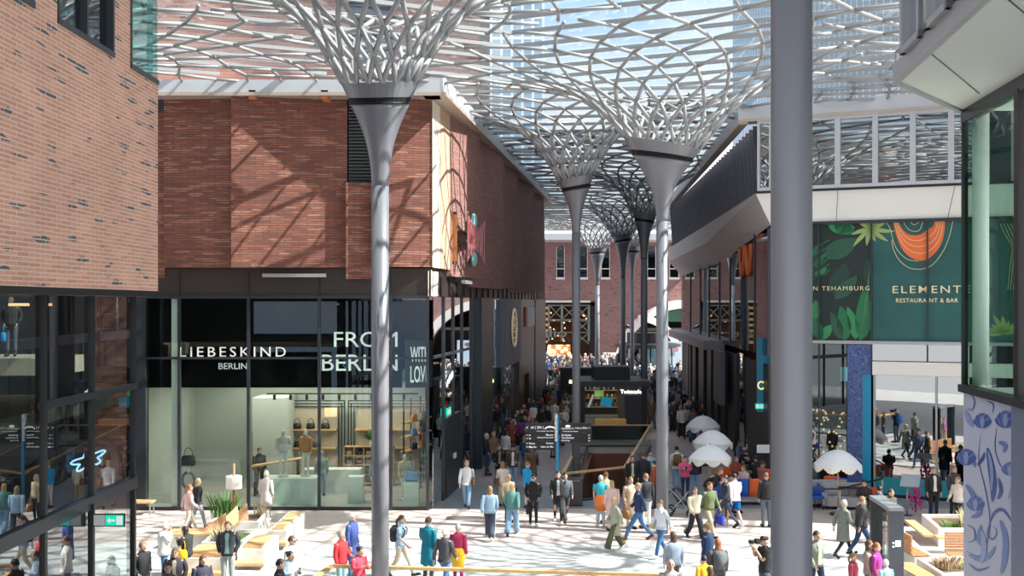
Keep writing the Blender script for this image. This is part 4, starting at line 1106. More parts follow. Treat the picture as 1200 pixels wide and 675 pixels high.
for q in range(4): mb.tube([onf(p.x+q*4.0, p.y, -.04) for p in curve_pts([(1172, 262), (1178, 275), (1186-q*2, 290), (1184-q, 310), (1181-q, 340)])], .013, 4)
mb.build('contour_lines', M_GOLD, br)
def fac_text(name, txt, px0, px1, yt, yb, label, m, bold=0.0, off=.06, sp=1.0):
    a, b = facade(px0, off), facade(px1, off)
    wd = math.hypot(b[0]-a[0], b[1]-a[1]); y = (a[1]+b[1])/2
    t = text_mb(txt, wd, (yb-yt)*y/F, .015, bold, sp); o = t.build(name, m); o.location = (a[0], a[1], zat(yb, a[1])); o.rotation_euler = (0, 0, math.atan2(FD[1], FD[0]))
    tag(o, label, 'sign'); return o
fac_text('lettering', 'ELEMENTE', 1046, 1137, 335, 343.5, 'gold lettering ELEMENTE on the teal print', M_GOLD, .004, sp=1.25)
fac_text('lettering', 'RESTAURA NT & BAR', 1050, 1123, 349.5, 354.5, 'small gold lettering RESTAURANT & BAR below the large name', M_GOLD, .012, sp=1.1)
fac_text('lettering', 'N TEHAMBURG', 953, 1019, 335.5, 340.5, 'small gold lettering TEHAMBURG on the leaf print', M_GOLD, .0, sp=1.25)
for px in (960, 1021.5, 1087): fac('mullion', px-.9, px+.9, 0 if px < 1000 else z_bot-.8, z_top+.1, .0, .1, M_DARK)
fac('transom', 930, 1187, z_bot-.08, z_bot+.04, 0, .12, M_LIP)
fac('transom', 930, 1187, z_top-.02, z_top+.1, 0, .12, M_DARK)
fac('glass_band', 1022, 1187, 5.15, z_bot-.08, 0, .03, M_GLASSR)
fac('glass_pane', 930, 992, .1, z_bot-.1, 0, .03, M_GLASSD)
fac('floral_pillar', 993, 1021, 0, z_bot-.1, -.1, .06, noise_paint('blue_floral_dark', [(.02, .035, .13), (.10, .14, .32), (.02, .05, .2), (.16, .22, .42)], 2.6, 2.5, .4))
fac('blue_screen', 1011, 1021, 0, 4.6, .06, .09, mat('azure_screen', (.01, .20, .36), .4, emit=(.0, .25, .45), estr=.12))
fac('white_lintel', 1023, 1187, 4.62, 5.12, -.1, .25, M_WHITEP)
fac('door_backing', 1023, 1187, 0, 4.62, -2.3, -2.2, mat('grey_inner', (.20, .22, .24), .8))
fac('glass_pane', 1026, 1096, .1, 4.6, 0, .03, M_GLASSR); fac('glass_pane', 1099, 1187, .1, 4.6, 0, .03, M_GLASSR)
for px in (1025, 1097.5): fac('mullion', px-1.1, px+1.1, 0, 4.62, 0, .12, M_LIP)
fac('teal_plinth_film', 1024, 1187, .1, .75, .035, .05, mat('azure_film', (.02, .28, .34), .3))
fac('base_rail', 930, 1187, 0, .12, 0, .08, M_BLACK)
o = MB(); o.wall(facade(985, -.5), facade(993, -.5), 4.3, 4.85, 0, .05); o = o.build('small_screen', mat('screen_blue', (.3, .6, .75), .4, emit=(.3, .65, .8), estr=.7), None, origin=(*facade(989, -.5), 4.5)); tag(o, 'small light blue screen high in the dark restaurant window', 'screen')
mb = MB()
for k in range(40):
    px = rnd.uniform(952, 990); p = facade(px, -rnd.uniform(.25, .35)); mb.ell((p[0], p[1], rnd.uniform(1.3, 3.2)), (.045, .045, .045), 6, 4)
mb.build('warm_bulbs', mat('warm_bulb2', (1, .6, .3), .5, emit=(1, .6, .3), estr=3), br)
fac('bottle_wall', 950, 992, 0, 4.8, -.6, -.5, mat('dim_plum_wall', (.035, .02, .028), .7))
# teal blade sign with ring emblem and exit sign on the arcade side
y0 = 44.6
tsg = thing('blade_sign', 'tall petrol blue sign with a golden ring emblem beside the grey pillar', 'sign', (10.02, 45.6, 3.2)); tsg.rotation_euler = (0, 0, R(-8))
MB().box(.05, .6, 0, .15, -.35, 2.7).build('sign_panel', mat('petrol_sign', (.01, .12, .20), .4, emit=(.0, .12, .2), estr=.25), tsg)
MB().tube([(.22+.13*math.cos(2*PI*k/24*.85+.6), -.04, .75+.15*math.sin(2*PI*k/24*.85+.6)) for k in range(25)], .028, 6).build('ring_emblem', mat('yellow_emblem', (.8, .6, .2), .5, emit=(1, .8, .35), estr=1.0), tsg)
MB().box(-.02, .34, -.04, 0, -.22, 0.0).build('exit_box', mat('exit_green', (0, .3, .2)), tsg)
MB().box(.03, .14, -.06, -.04, -.18, -.04).box(.18, .29, -.06, -.04, -.18, -.04).build('exit_symbol', M_LETTER, tsg)

# ------------------------------------------------------------------ near right pavilion
nr = thing('glass_pavilion', 'near right pavilion with pale soffit, corner glazing and floral panel', 'building', (8.14, 20, 0), world=True)
def XR(y): return 5.88+.113*y
def RW(mb, ya, yb, z0, z1, t0, t1): return mb.wall((XR(yb), yb), (XR(ya), ya), z0, z1, t0, t1)
out = [(5.4, 12.8), (6.0, 17.3), (8.14, 20.0), (12, 20.0), (12, 8), (4.8, 8)]
mb = MB(); mb.prism(list(reversed(out)), 10.78, 11.0); mb.build('soffit', M_SOFFIT, nr)
mb = MB(); mb.wall((6.0, 17.34), (4.78, 8), 10.74, 11.04, -.05, .04); mb.wall((8.14, 20.05), (6.0, 17.34), 10.74, 11.04, -.05, .04); mb.build('soffit_lip', M_LIP, nr)
mb = MB(); mb.tube([(5.75, 15.3, 10.775), (7.7, 18.3, 10.775)], .012, 4, smooth=False); mb.tube([(5.3, 12.2, 10.775), (7.4, 14.9, 10.775)], .012, 4, smooth=False); mb.build('joint', M_DARK, nr)
mb = MB(); mb.prism([(6.5, 16.9), (5.3, 8), (12, 8), (12, 19.6), (8.2, 19.5)][::1], 11.0, 14.6); mb.build('upper_room', mat('grey_blue_room', (.10, .11, .14), .5), nr)
mb = MB().box(8.6, 20, 0.0, 19.0, 14.6, 42); mb.build('sun_blocker_above', M_WHITEP, nr)  # unseen block added so the near left brick wall lies in shade
for (a, b) in ((16.6, 15.4), (15.1, 13.9), (13.6, 12.4)):
    def ux(y): return 5.99+(y-17.3)*.131
    f = MB(); f.wall((ux(a), a), (ux(a-.16), a-.16), 11.02, 14.4, -.1, .1); f.wall((ux(b+.12), b+.12), (ux(b), b), 11.02, 14.4, -.1, .1); f.wall((ux(a), a), (ux(b), b), 11.02, 11.12, -.1, .1)
    wf = f.build('window', M_LIP, nr)
    g = MB(); g.wall((ux(a), a), (ux(b), b), 11.1, 14.4, -.05, -.02); go = g.build('pane', glass('sky_mirror_glass'), wf)
    for v in go.data.vertices: v.co -= Vector(nr.location)
mb = MB(); RW(mb, 8, 20, 10.55, 10.78, -.1, .05); mb.build('head_rail', M_DARK, nr)
mb = MB(); RW(mb, 17.1, 19.97, 5.85, 10.55, 0, .02); mb.build('glass_pane', glass('green_corner_glass', (.74, .85, .80), 1.12, .0), nr)
mb = MB(); RW(mb, 8, 16.8, 5.85, 10.55, 0, .02); mb.build('glass_pane', M_GLASSD, nr)
mb = MB(); RW(mb, 16.95, 17.15, 5.8, 10.6, -.08, .06); RW(mb, 19.93, 20.0, 5.8, 10.6, -.06, .04); mb.build('mullion', M_BLACK, nr)
mb = MB(); RW(mb, 8, 20, 5.72, 5.85, -.12, .1); mb.build('sill_rail', M_DARK, nr)
mb = MB().box(8.14, 12, 19.9, 19.93, 5.85, 10.55); mb.build('glass_pane', glass('green_corner_glass'), nr)
mb = MB(); mb.lathe([(.14, 5.85), (.14, 10.7)], c=(8.33, 19.72, 0), n=24); mb.build('inner_column', M_WHITE, nr)
mb = MB().prism([(8.3, 19.6), (12, 19.6), (12, 17.5), (8.0, 17.5)][::-1], 5.72, 5.82); mb.build('inner_floor', M_SOFFIT, nr)
mb = MB(); RW(mb, 17.35, 20.0, 0, 5.72, -.25, 0); mb.build('white_panel', mat('floral_ground', (.46, .49, .62), .5), nr)
mb = MB(); mb.box(8.2, 12, 19.7, 19.95, 0, 5.72); mb.build('end_wall', M_DARK, nr)
mb = MB(); RW(mb, 8, 17.33, 0, 5.72, -.25, .04); mb.build('blue_grey_pier', mat('slate_blue_pier', (.14, .17, .27), .5), nr)
# painted flowers and scrolls on the white panel: thin raised paint in three blues
def pn(px, py, off=.006):
    k = (px-600)/F; y = (5.88-off)/(k-.113); return Vector((XR(y)-off, y, zat(py, y)))
M_BL = [mat('cobalt_paint', (.035, .07, .30), .4), mat('mid_blue_paint', (.10, .18, .46), .4), mat('pale_blue_paint', (.24, .32, .58), .4)]
mbs = [MB(), MB(), MB()]
def stroke(pts, w0, ci, off=.006, taper=True):
    c = curve_pts(pts, 26); n = len(c); L = []; Rr = []
    for k, p in enumerate(c):
        d = (c[min(k+1, n-1)]-c[max(k-1, 0)]); d = d.normalized() if d.length > 0 else Vector((1, 0))
        t = k/(n-1); w_ = w0*(math.sin(PI*min(max(t, .04), .96))**.6 if taper else 1)
        nx, ny = -d.y, d.x
        L.append(pn(p.x+nx*w_*.8, p.y+ny*w_, off)); Rr.append(pn(p.x-nx*w_*.8, p.y-ny*w_, off))
    mbs[ci].add(L+Rr, [(k, k+1, n+k+1, n+k) for k in range(n-1)])
def petal(px, py, L, ang, w_, ci, off):
    a = R(ang); stroke([(px, py), (px+math.cos(a)*L*.35, py+math.sin(a)*L*.5), (px+math.cos(a)*L*.7, py+math.sin(a)*L)], w_, ci, off)
for (cx, cy, s) in ((1151, 497, 1.0), (1178, 496, 1.15), (1132, 540, 1.1), (1143, 594, 1.0), (1183, 553, .9)):
    for k in range(9): petal(cx, cy+4*s, 17*s, -150+k*15, 3.4*s, k % 2, .007+.0006*k)
    petal(cx, cy+4, 14*s, -90, 3.0*s, 2, .014)
for st_, w_, ci in (([(1149, 512), (1147, 540), (1155, 575), (1160, 610), (1155, 640), (1146, 652), (1132, 645)], .9, 0), ([(1157, 525), (1161, 545), (1164, 568), (1163, 588)], 5.5, 0), ([(1158, 528), (1162, 550), (1162, 575)], 2.5, 2),
        ([(1168, 500), (1166, 525), (1172, 545), (1180, 548)], .8, 0), ([(1160, 612), (1166, 600), (1176, 598), (1186, 612)], 2.2, 0), ([(1160, 612), (1157, 625), (1163, 632), (1168, 624), (1164, 616)], 1.0, 0),
        ([(1132, 568), (1140, 580), (1148, 600), (1138, 606)], 4.0, 1), ([(1150, 660), (1153, 640), (1150, 622)], 4.2, 2), ([(1135, 650), (1148, 655), (1160, 650), (1166, 640)], 3.2, 1), ([(1172, 610), (1178, 630), (1177, 655), (1173, 672)], 4.5, 1),
        ([(1131, 480), (1135, 492), (1140, 500)], 3.5, 2), ([(1156, 470), (1164, 474), (1163, 484)], .9, 0), ([(1137, 462), (1142, 470), (1139, 480), (1133, 478)], .9, 1), ([(1170, 560), (1173, 575), (1169, 585)], 3.0, 0), ([(1145, 545), (1151, 538), (1154, 530)], 2.6, 0),
        ([(1143, 548), (1139, 538), (1137, 530)], 2.4, 1), ([(1170, 518), (1178, 522), (1176, 530)], 3.2, 1), ([(1150, 615), (1146, 630), (1150, 640)], 3.0, 1), ([(1133, 615), (1141, 620), (1142, 632), (1134, 636)], 1.0, 0), ([(1135, 660), (1146, 668), (1160, 664)], 1.4, 0), ([(1181, 585), (1185, 575), (1186, 560)], 2.2, 2)):
    stroke(st_, w_, ci, .006+.003*ci)
for i, m in enumerate(mbs): m.build('painted_flowers', M_BL[i], nr)

# ------------------------------------------------------------------ towers beyond the roof
def grid_mat(name, c1, c2, w_, h_, mo, rough=.3):
    m = bpy.data.materials.new(name); m.use_nodes = True; nt = m.node_tree; b = nt.nodes['Principled BSDF']; b.inputs['Roughness'].default_value = rough
    uv = nt.nodes.new('ShaderNodeUVMap'); uv.uv_map = 'UVMap'; br_ = nt.nodes.new('ShaderNodeTexBrick'); br_.offset = 0
    br_.inputs['Scale'].default_value = 1; br_.inputs['Brick Width'].default_value = w_; br_.inputs['Row Height'].default_value = h_; br_.inputs['Mortar Size'].default_value = mo
    br_.inputs['Color1'].default_value = (*c1, 1); br_.inputs['Color2'].default_value = (*[k*.8 for k in c1], 1); br_.inputs['Mortar'].default_value = (*c2, 1)
    nt.links.new(uv.outputs[0], br_.inputs['Vector']); nt.links.new(br_.outputs['Color'], b.inputs['Base Color']); return m
tw = thing('glass_tower', 'tall blue glass office tower with fine pale stripes above the roof at right', 'building', (28, 62, 0), world=True)
MB().prism([(16.8, 41), (40, 41), (40, 93), (18.5, 93)], 14.8, 75).build('tower_wall', grid_mat('blue_striped_glass', (.20, .32, .46), (.60, .68, .76), 1.1, 3.4, .12), tw)
MB().prism([(16.4, 40.6), (40.4, 40.6), (40.4, 93.4), (18.1, 93.4)], 75, 76).build('tower_roof', M_BEAM, tw)
tb_ = thing('brick_tower', 'tall red brick block rising behind the roof at left with a dark window strip', 'building', (-12, 49, 0), world=True)
MB().prism([(-34, 47), (-6.9, 47), (-6.9, 49.2), (-34, 49.2)], 14.7, 45).prism([(-5.0, 47), (-1.4, 47), (-1.4, 49.2), (-5.0, 49.2)], 14.7, 45).prism([(-34, 49.2), (-1.4, 49.2), (-1.4, 70), (-34, 70)], 14.7, 45).build('brick_wall', brick_mat('tower_brick', (.44, .24, .20), (.34, .17, .14), (.40, .28, .25), .6, .16, .02, (.2, .12, .12), .08), tb_)
MB().box(-6.9, -5.0, 47.2, 47.6, 14.7, 45).build('window_strip', grid_mat('dark_window_strip', (.05, .07, .12), (.2, .22, .25), 1.9, .5, .04), tb_)
t3 = thing('distant_glass_tower', 'distant pale blue glass block seen through the roof left of centre', 'building', (2, 170, 0), world=True)
MB().box(-6, 5.0, 170, 185, 0, 64).build('tower_wall', grid_mat('pale_blue_glass', (.32, .46, .60), (.75, .8, .85), 1.6, 3.2, .2), t3)
MB().box(-6.3, 5.3, 169.7, 185, 64, 65).build('tower_roof', M_BEAM, t3)

# ------------------------------------------------------------------ square furniture
def railing(name, label, pts, posts, gl=True, loc=None):
    t = thing(name, label, 'railing', (*pts[0], 0), world=True)
    m = MB()
    for a, b in zip(pts, pts[1:]):
        m.wall(a, b, 1.05, 1.12, -.06, .06)
    m.build('wooden_handrail', M_WOODL, t)
    for a, b in zip(pts, pts[1:]):
        g = MB(); g.wall(a, b, .05, 1.05, -.012, .012); g.build('glass_panel', glass('rail_glass', (.86, .93, .92), 1.45, 0), t)
        k = MB(); k.wall(a, b, .0, .06, -.05, .05); k.build('base_channel', M_DARK, t)
    return t
railing('stair_railing', 'glass balustrade with wooden handrail around the opening in the arcade floor', [HA, HB, HC, HD, HA], 0)
yr = 26.2
railing('front_railing', 'glass balustrade with wooden handrail along the bottom of the view', [(-4.6, 24.6), (-4.25, 26.3), (3.6, 25.4), (3.7, 22)], 0)
# signpost
sp = thing('signpost', 'blue signpost with two black direction boards in the middle', 'signpost', (1.63, 40.0, 0))
MB().lathe([(.065, 0), (.065, 3.3)], n=14).build('blue_post', mat('blue_post', (.04, .26, .48), .35), sp)
MB().lathe([(.1, 0), (.1, .04)], n=14).build('base_plate', M_DARK, sp)
MB().box(-.09, .0, -.07, .07, 2.35, 3.33).build('white_edge_strip', mat('strip_white', (.7, .75, .8), .4, noise_amt=.6, noise_scale=9), sp)
def board(x0, x1, z0, z1, rows, side):
    b = MB().box(x0, x1, -.05, .05, z0, z1).build('direction_board', M_BLACK, sp)
    for (txt, xa, xb, za, zb) in rows:
        t = text_mb(txt, xb-xa, zb-za, .006, .01); t.xform(Matrix.Translation((xa, -.06, za))); t.build('lettering', M_LETTER, b)
    return b
board(-1.16, -.1, 2.66, 3.0, [('<', -1.12, -1.06, 2.8, 2.88), ('ab | 25h |', -.95, -.5, 2.78, 2.9), ('Vorplatz am Kai', -.75, -.14, 2.69, 2.735)], 0)
h = MB(); h.add([(-.46+.2*(1-math.cos(PI*k/10)), -.056, 2.78+.12*math.sin(PI*k/10)) for k in range(11)]+[(-.42+.16*(1-math.cos(PI*k/10)), -.056, 2.78+.06*math.sin(PI*k/10)) for k in range(11)], [(k, k+1, 12+k, 11+k) for k in range(10)]); h.build('arch_symbol', M_LETTER, sp)
board(-1.16, -.1, 2.38, 2.64, [('< A', -1.12, -.95, 2.54, 2.6), ('Museum', -.4, -.14, 2.55, 2.61), ('< B', -1.12, -.95, 2.42, 2.48), ('Sailing Promenade', -.72, -.14, 2.45, 2.51)], 0)
board(-1.16, -.1, 2.04, 2.36, [('< Kino', -1.12, -.8, 2.24, 2.31), ('Parken', -.4, -.14, 2.25, 2.31), ('< Markt', -1.12, -.75, 2.11, 2.18), ('Ueber der Elbe', -.6, -.14, 2.12, 2.19)], 0)
board(.1, 1.24, 2.66, 3.0, [('HAFENCITY', .15, .62, 2.78, 2.83), ('Haus Elbe >', .66, 1.18, 2.8, 2.86), ('Promenade am Wasser', .2, .75, 2.69, 2.73)], 1)
h = MB(); h.ell((.38, -.056, 2.89), (.1, .008, .05), 12, 6); h.build('round_symbol', M_LETTER, sp)
board(.1, 1.24, 2.30, 2.64, [('Am Hansekai', .15, .5, 2.54, 2.61), ('>', 1.12, 1.18, 2.54, 2.60), ('The Kitchen', .15, .6, 2.44, 2.51), ('>', 1.12, 1.18, 2.44, 2.5), ('Parking', .15, .45, 2.34, 2.4), ('>', 1.12, 1.18, 2.34, 2.4)], 1)
# litter bin
lb = thing('litter_bin', 'dark ribbed metal litter bin beside the stair railing', 'bin', (gp(673, 592)[0], gp(673, 592)[1], 0))
mb = MB().box(-.28, .28, -.25, .25, .04, .86)
for k in range(14): mb.box(-.27+k*.04, -.255+k*.04, -.265, -.25, .06, .85)
mb.build('bin_body', mat('brown_grey_metal', (.09, .08, .085), .4, .4), lb)
MB().box(-.3, .3, -.27, .27, .86, .98).build('bin_lid', M_DARK, lb)
MB().box(-.2, .2, -.275, -.27, .89, .95).build('opening', mat('steel_blue', (.12, .16, .22), .4), lb)

# information totem
tm = thing('information_totem', 'dark grey frame-shaped information totem with a glass screen at right', 'totem', (9.42, 27.2, 0), rz=R(-3))
MB().box(-.18, .18, -.02, .1, 0, 2.22).build('front_post', mat('totem_grey', (.07, .08, .10), .4, .3), tm)
MB().box(-.18, .18, 1.62, 1.74, 0, 2.2).build('rear_post', M_BLACK, tm)
MB().box(-.18, .18, -.02, 1.76, 2.2, 2.3).build('top_beam', mat('totem_top', (.26, .27, .30), .4, .3), tm)
MB().box(-.18, .18, .1, 1.62, 0, .15).build('bottom_beam', M_BLACK, tm)
MB().box(-.03, .0, .1, 1.62, .15, 2.2).build('screen_glass', glass('rail_glass'), tm)
m = MB().box(-.03, .1, -.035, -.02, 1.35, 1.5).box(-.10, -.05, -.035, -.02, 1.33, 1.37).box(-.10, -.05, -.035, -.02, 1.42, 1.46); m.build('white_symbol', M_LETTER, tm)
# parasols
M_PAR = mat('white_parasol_cloth', (.74, .76, .80), .8)
def parasol(px, yt, zt, w_, label, lit=False):
    y = F*(CH-zt)/(yt-HZ); x = (px-600)/F*y
    t = thing('parasol', label, 'parasol', (x, y, 0), rz=rnd.uniform(0, .5))
    r = w_/2*y/F; n = 24
    MB().lathe([(.025, 0), (.022, zt)], n=10).build('pole', M_WOODL, t)
    MB().lathe([(.28, 0), (.28, .07), (.05, .1)], n=20, smooth=False).build('base', M_DARK, t)
    m = MB(); rr = []
    for i in range(7):
        s = i/6; q = []
        for k in range(n):
            a = 2*PI*k/n; sc = 1-.045*abs(math.sin(4*a))*s
            q.append((r*s*math.cos(a)*sc+.001, r*s*math.sin(a)*sc, zt-.62*r*s**1.9-(.0)))
        rr.append(q)
    m.rings(rr, cap=False); m.build('canopy', M_PAR, t)
    m = MB(); q0, q1 = [], []
    n2 = 96
    for k in range(n2):
        a = 2*PI*k/n2; sc = 1-.045*abs(math.sin(4*a)); z = zt-.62*r
        d = .06+.16*abs(math.cos(4*a))
        q0.append((r*math.cos(a)*sc, r*math.sin(a)*sc, z+.005)); q1.append((r*1.0*math.cos(a)*sc, r*math.sin(a)*sc, z-d-(.03 if k % 2 else 0)))
    m.rings([q0, q1], cap=False, smooth=False); m.build('fringe', mat('parasol_fringe', (.70, .70, .66), .9), t)
    m = MB()
    for k in range(8):
        a = 2*PI*k/8; m.tube([(0, 0, zt-.5), (r*.55*math.cos(a), r*.55*math.sin(a), zt-.12*r*2)], .008, 4)
    m.build('ribs', M_WOODL, t); MB().lathe([(.02, zt-.02), (.03, zt+.02), (.004, zt+.08)], n=8).build('finial', M_WOODL, t)
    return t
parasol(832, 521, 2.25, 50, 'nearest of the three shaded white parasols in front of the terrace')
parasol(835, 504, 2.25, 47, 'middle one of the three white parasols, overlapped by the nearest')
parasol(824, 487, 2.25, 41, 'farthest and leftmost of the three white parasols')
parasol(982, 527, 2.25, 56, 'white fringed parasol standing before the restaurant window, right of the pillar')
# planters, benches
def grass_clump(loc, label, rad, hgt, n, m, name='ornamental_grass'):
    mb = MB()
    for k in range(n):
        a = rnd.uniform(0, 2*PI); d = rnd.uniform(0, 1)*rad; x, y = math.cos(a)*d, math.sin(a)*d
        l = Vector((math.cos(a)*rnd.uniform(.1, .5), math.sin(a)*rnd.uniform(.1, .5), 1))*hgt*rnd.uniform(.6, 1)
        mb.tube([(x, y, 0), (x+l.x*.4, y+l.y*.4, l.z*.65), (x+l.x, y+l.y, l.z)], [.012, .014, .003], 3, smooth=False)
    o = mb.build(name, m); o.location = loc; tag(o, label, 'plant'); return o
M_GRASS = mat('straw_grass', (.42, .36, .20), .8); M_GREEN = mat('fresh_green', (.10, .24, .05), .7)
def planter(poly, h, label, name='planter', world=True):
    cx = sum(p[0] for p in poly)/len(poly); cy = sum(p[1] for p in poly)/len(poly)
    t = thing(name, label, 'planter', (cx, cy, 0), world=True)
    def inset(k): return [(cx+(p[0]-cx)*k, cy+(p[1]-cy)*k) for p in poly]
    ins = inset(.88); n = len(poly)
    m = MB(); m.add([(*p, 0) for p in poly]+[(*p, h) for p in poly]+[(*p, h) for p in ins]+[(*p, h-.14) for p in ins],
                    [(i, (i+1) % n, n+(i+1) % n, n+i) for i in range(n)]+[(n+i, n+(i+1) % n, 2*n+(i+1) % n, 2*n+i) for i in range(n)]+[(2*n+i, 2*n+(i+1) % n, 3*n+(i+1) % n, 3*n+i) for i in range(n)])
    m.build('planter_wall', M_CONC, t)
    MB().prism(ins, h-.2, h-.1).build('soil', mat('soil', (.10, .06, .04), .95), t)
    return t
def slat_bench(p0, p1, label, back=1, h=.45, dpt=.5, seat=M_WOOD):
    """wooden bench along p0-p1, backrest of slats on the far side (back=1)"""
    t = thing('wooden_bench', label, 'bench', (*p0, 0), world=True)
    for k in range(5): m = MB(); m.wall(p0, p1, h-.04, h, -dpt+.02+k*.1, -dpt+.1+k*.1); m.build('seat_slat', seat, t)
    if back:
        for k in range(7): m = MB(); m.wall(p0, p1, h+.03+k*.075, h+.085+k*.075, -dpt-.06, -dpt-.01); m.build('back_slat', seat, t)
    m = MB(); m.wall(p0, p1, 0, h-.05, -dpt+.06, -.05); m.build('base_block', M_CONC, t)
    return t
# right group
pr1 = planter([(12.8, 33.3), (15.0, 33.2), (15.0, 35.6), (13.15, 35.6)], .55, 'white concrete planter with grasses, upper one at the right before the doors')
grass_clump((14.0, 34.0, .42), 'straw-coloured grass tufts in the upper right planter', .35, .6, 60, M_GRASS)
grass_clump((13.5, 34.1, .42), 'low fresh green plants in the upper right planter', .45, .22, 70, M_GREEN, 'low_plants')
grass_clump((14.4, 34.8, .42), 'taller green and straw grass at the right end of the upper planter', .3, .6, 50, mat('olive_grass', (.25, .27, .10), .8))
pr2 = planter([(10.75, 29.5), (10.75, 27.7), (12.4, 28.1), (12.0, 29.7)][::-1], .55, 'white concrete planter at the bottom right beside the totem')
grass_clump((11.3, 28.8, .42), 'brown straw grass in the lower right planter', .35, .38, 90, mat('brown_grass', (.30, .22, .13), .8))
grass_clump((11.85, 28.8, .42), 'pale green tufts in the lower right planter', .25, .28, 50, mat('pale_green_leaf', (.40, .44, .20), .8), 'low_plants')
slat_bench((11.65, 30.2), (11.55, 32.3), 'wooden slatted bench with backrest right of the totem', dpt=.75)
slat_bench((11.95, 30.1), (13.6, 30.1), 'wooden slatted bench with backrest at the right edge before the floral wall', dpt=.5)
sb = slat_bench((10.2, 29.4), (10.35, 26.9), 'low wooden seat running along the lower right planter', back=0, dpt=.4, seat=M_WOODL)
o = MB(); o.wall((12.7, 35.0), (12.45, 32.7), .42, .48, 0, .3); o.wall((12.45, 32.7), (15, 32.6), .42, .48, -.05, .35); o = o.build('bench_seat', M_WOODL, None, origin=(13, 33, 0)); tag(o, 'light wooden seat edge around the upper right planter', 'seat')
# floor grille
gr = thing('floor_grille', 'striped metal floor grille in the paving by the menu stand', 'grille', (12.6, 37.2, 0.005))
for k in range(12): MB().cbox((-.5+k*.09, 0, .005), (.05, 1.5, .02), rz=-.15).build('bar', M_DARK, gr)
# left group
def block(x0, x1, y0, y1, h, label):
    t = thing('concrete_bench', label, 'bench', ((x0+x1)/2, (y0+y1)/2, 0), world=True)
    MB().box(x0, x1, y0, y1, 0, h).build('concrete_block', M_CONC, t)
    MB().box(x0+.1, x1-.1, y0+.12, y1-.2, h, h+.06).build('wooden_seat', M_WOODL, t)
    for k in range(6): MB().box(x0+.12, x1-.12, y0+.15+k*.1, y0+.2+k*.1, h+.06, h+.066).build('seat_groove', M_WOOD, t)
    MB().box(x0-.06, x1+.05, y0-.35, y0, .12, .2).build('wooden_step', M_WOODL, t)
    return t
block(-8.85, -7.72, 29.6, 31.3, .5, 'front white concrete bench carrying the seated woman with the yellow bag')
block(-7.6, -6.85, 30.7, 32.6, .5, 'white concrete bench with wooden seat right of the man in the dark jacket')
block(-7.3, -6.75, 33.2, 36.2, .5, 'long narrow white concrete bench behind, nearest the open square')
pl1 = planter([(-8.85, 31.6), (-7.75, 31.6), (-7.6, 33.6), (-8.9, 33.2)], .5, 'white planter with straw grass between the left benches')
grass_clump((-8.4, 32.2, .38), 'straw grass in the planter between the left benches', .35, .6, 60, M_GRASS)
grass_clump((-8.0, 32.0, .38), 'small green plants in the planter between the left benches', .3, .35, 40, M_GREEN, 'low_plants')
pl2 = planter([(-9.5, 34.6), (-7.9, 34.6), (-8.0, 36.6), (-9.3, 36.4)], .5, 'white planter with a green bush around the lamp post')
grass_clump((-9.2, 35.6, .38), 'fresh green bush beside the drum lamp', .45, .9, 110, M_GREEN)
grass_clump((-8.1, 35.9, .38), 'dry brown tufts right of the drum lamp', .25, .5, 40, mat('brown_grass', (.3, .22, .13)))
wbk = thing('slanted_seat', 'slanting triangular wooden backrests on the left planters', 'seat', (-9.1, 33.6, .0))
def tri(mb, x, y, z, L, H, rz, lean):
    M = Matrix.Translation((x, y, z))@Matrix.Rotation(rz, 4, 'Z')@Matrix.Rotation(lean, 4, 'X')
    vs_l = [(0, 0, 0), (L, 0, 0), (L, 0, H), (0, .05, 0), (L, .05, 0), (L, .05, H)]
    return mb.add([M@Vector(p) for p in vs_l], [(0, 1, 2), (5, 4, 3), (0, 3, 4, 1), (1, 4, 5, 2), (2, 5, 3, 0)])
tri(MB(), -.3, -.2, .45, .8, .5, R(25), R(-15)).build('slanted_board', M_WOOD, wbk)
tri(MB(), 0, .3, .45, .8, .6, R(35), R(-15)).build('slanted_board', M_WOODL, wbk)
tri(MB(), .2, .8, .45, .75, .6, R(30), R(-15)).build('slanted_board', M_WOOD, wbk)
MB().box(-1.2, .4, -.6, .2, .38, .45).build('wooden_seat', M_WOODL, wbk); MB().box(-1.1, .3, -.5, .1, 0, .38).build('base_block', M_CONC, wbk)
dl = thing('drum_lamp', 'wooden lamp post with a white drum shade among the left planters', 'lamp', (-8.85, 35.3, 0))
MB().lathe([(.045, 0), (.04, 2.22)], n=12).build('wooden_post', mat('red_wood', (.36, .13, .06), .5), dl)
MB().lathe([(.24, 1.42), (.25, 1.44), (.25, 1.80), (.24, 1.82)], n=28, smooth=False).build('lamp_shade', mat('shade_white', (.85, .80, .74), .8), dl)
tbn = thing('small_bench', 'small light wooden bench against the dark post at far left', 'bench', (gp(165, 603)[0], gp(165, 603)[1], 0))
MB().box(-.35, .45, -.25, .25, .42, .48).build('seat', M_WOODL, tbn)
for sx in (-.3, .38):
    for sy in (-.2, .2): MB().box(sx-.02, sx+.02, sy-.02, sy+.02, 0, .42).build('leg', M_LIP, tbn)
o = MB().box(-.7, .7, -.3, .3, 0, .012).build('entrance_mat', mat('dark_mat', (.10, .085, .085), .9)); o.location = (*gp(547, 607), 0.0); tag(o, 'dark entrance mat in the pink paving by the corner door', 'mat')
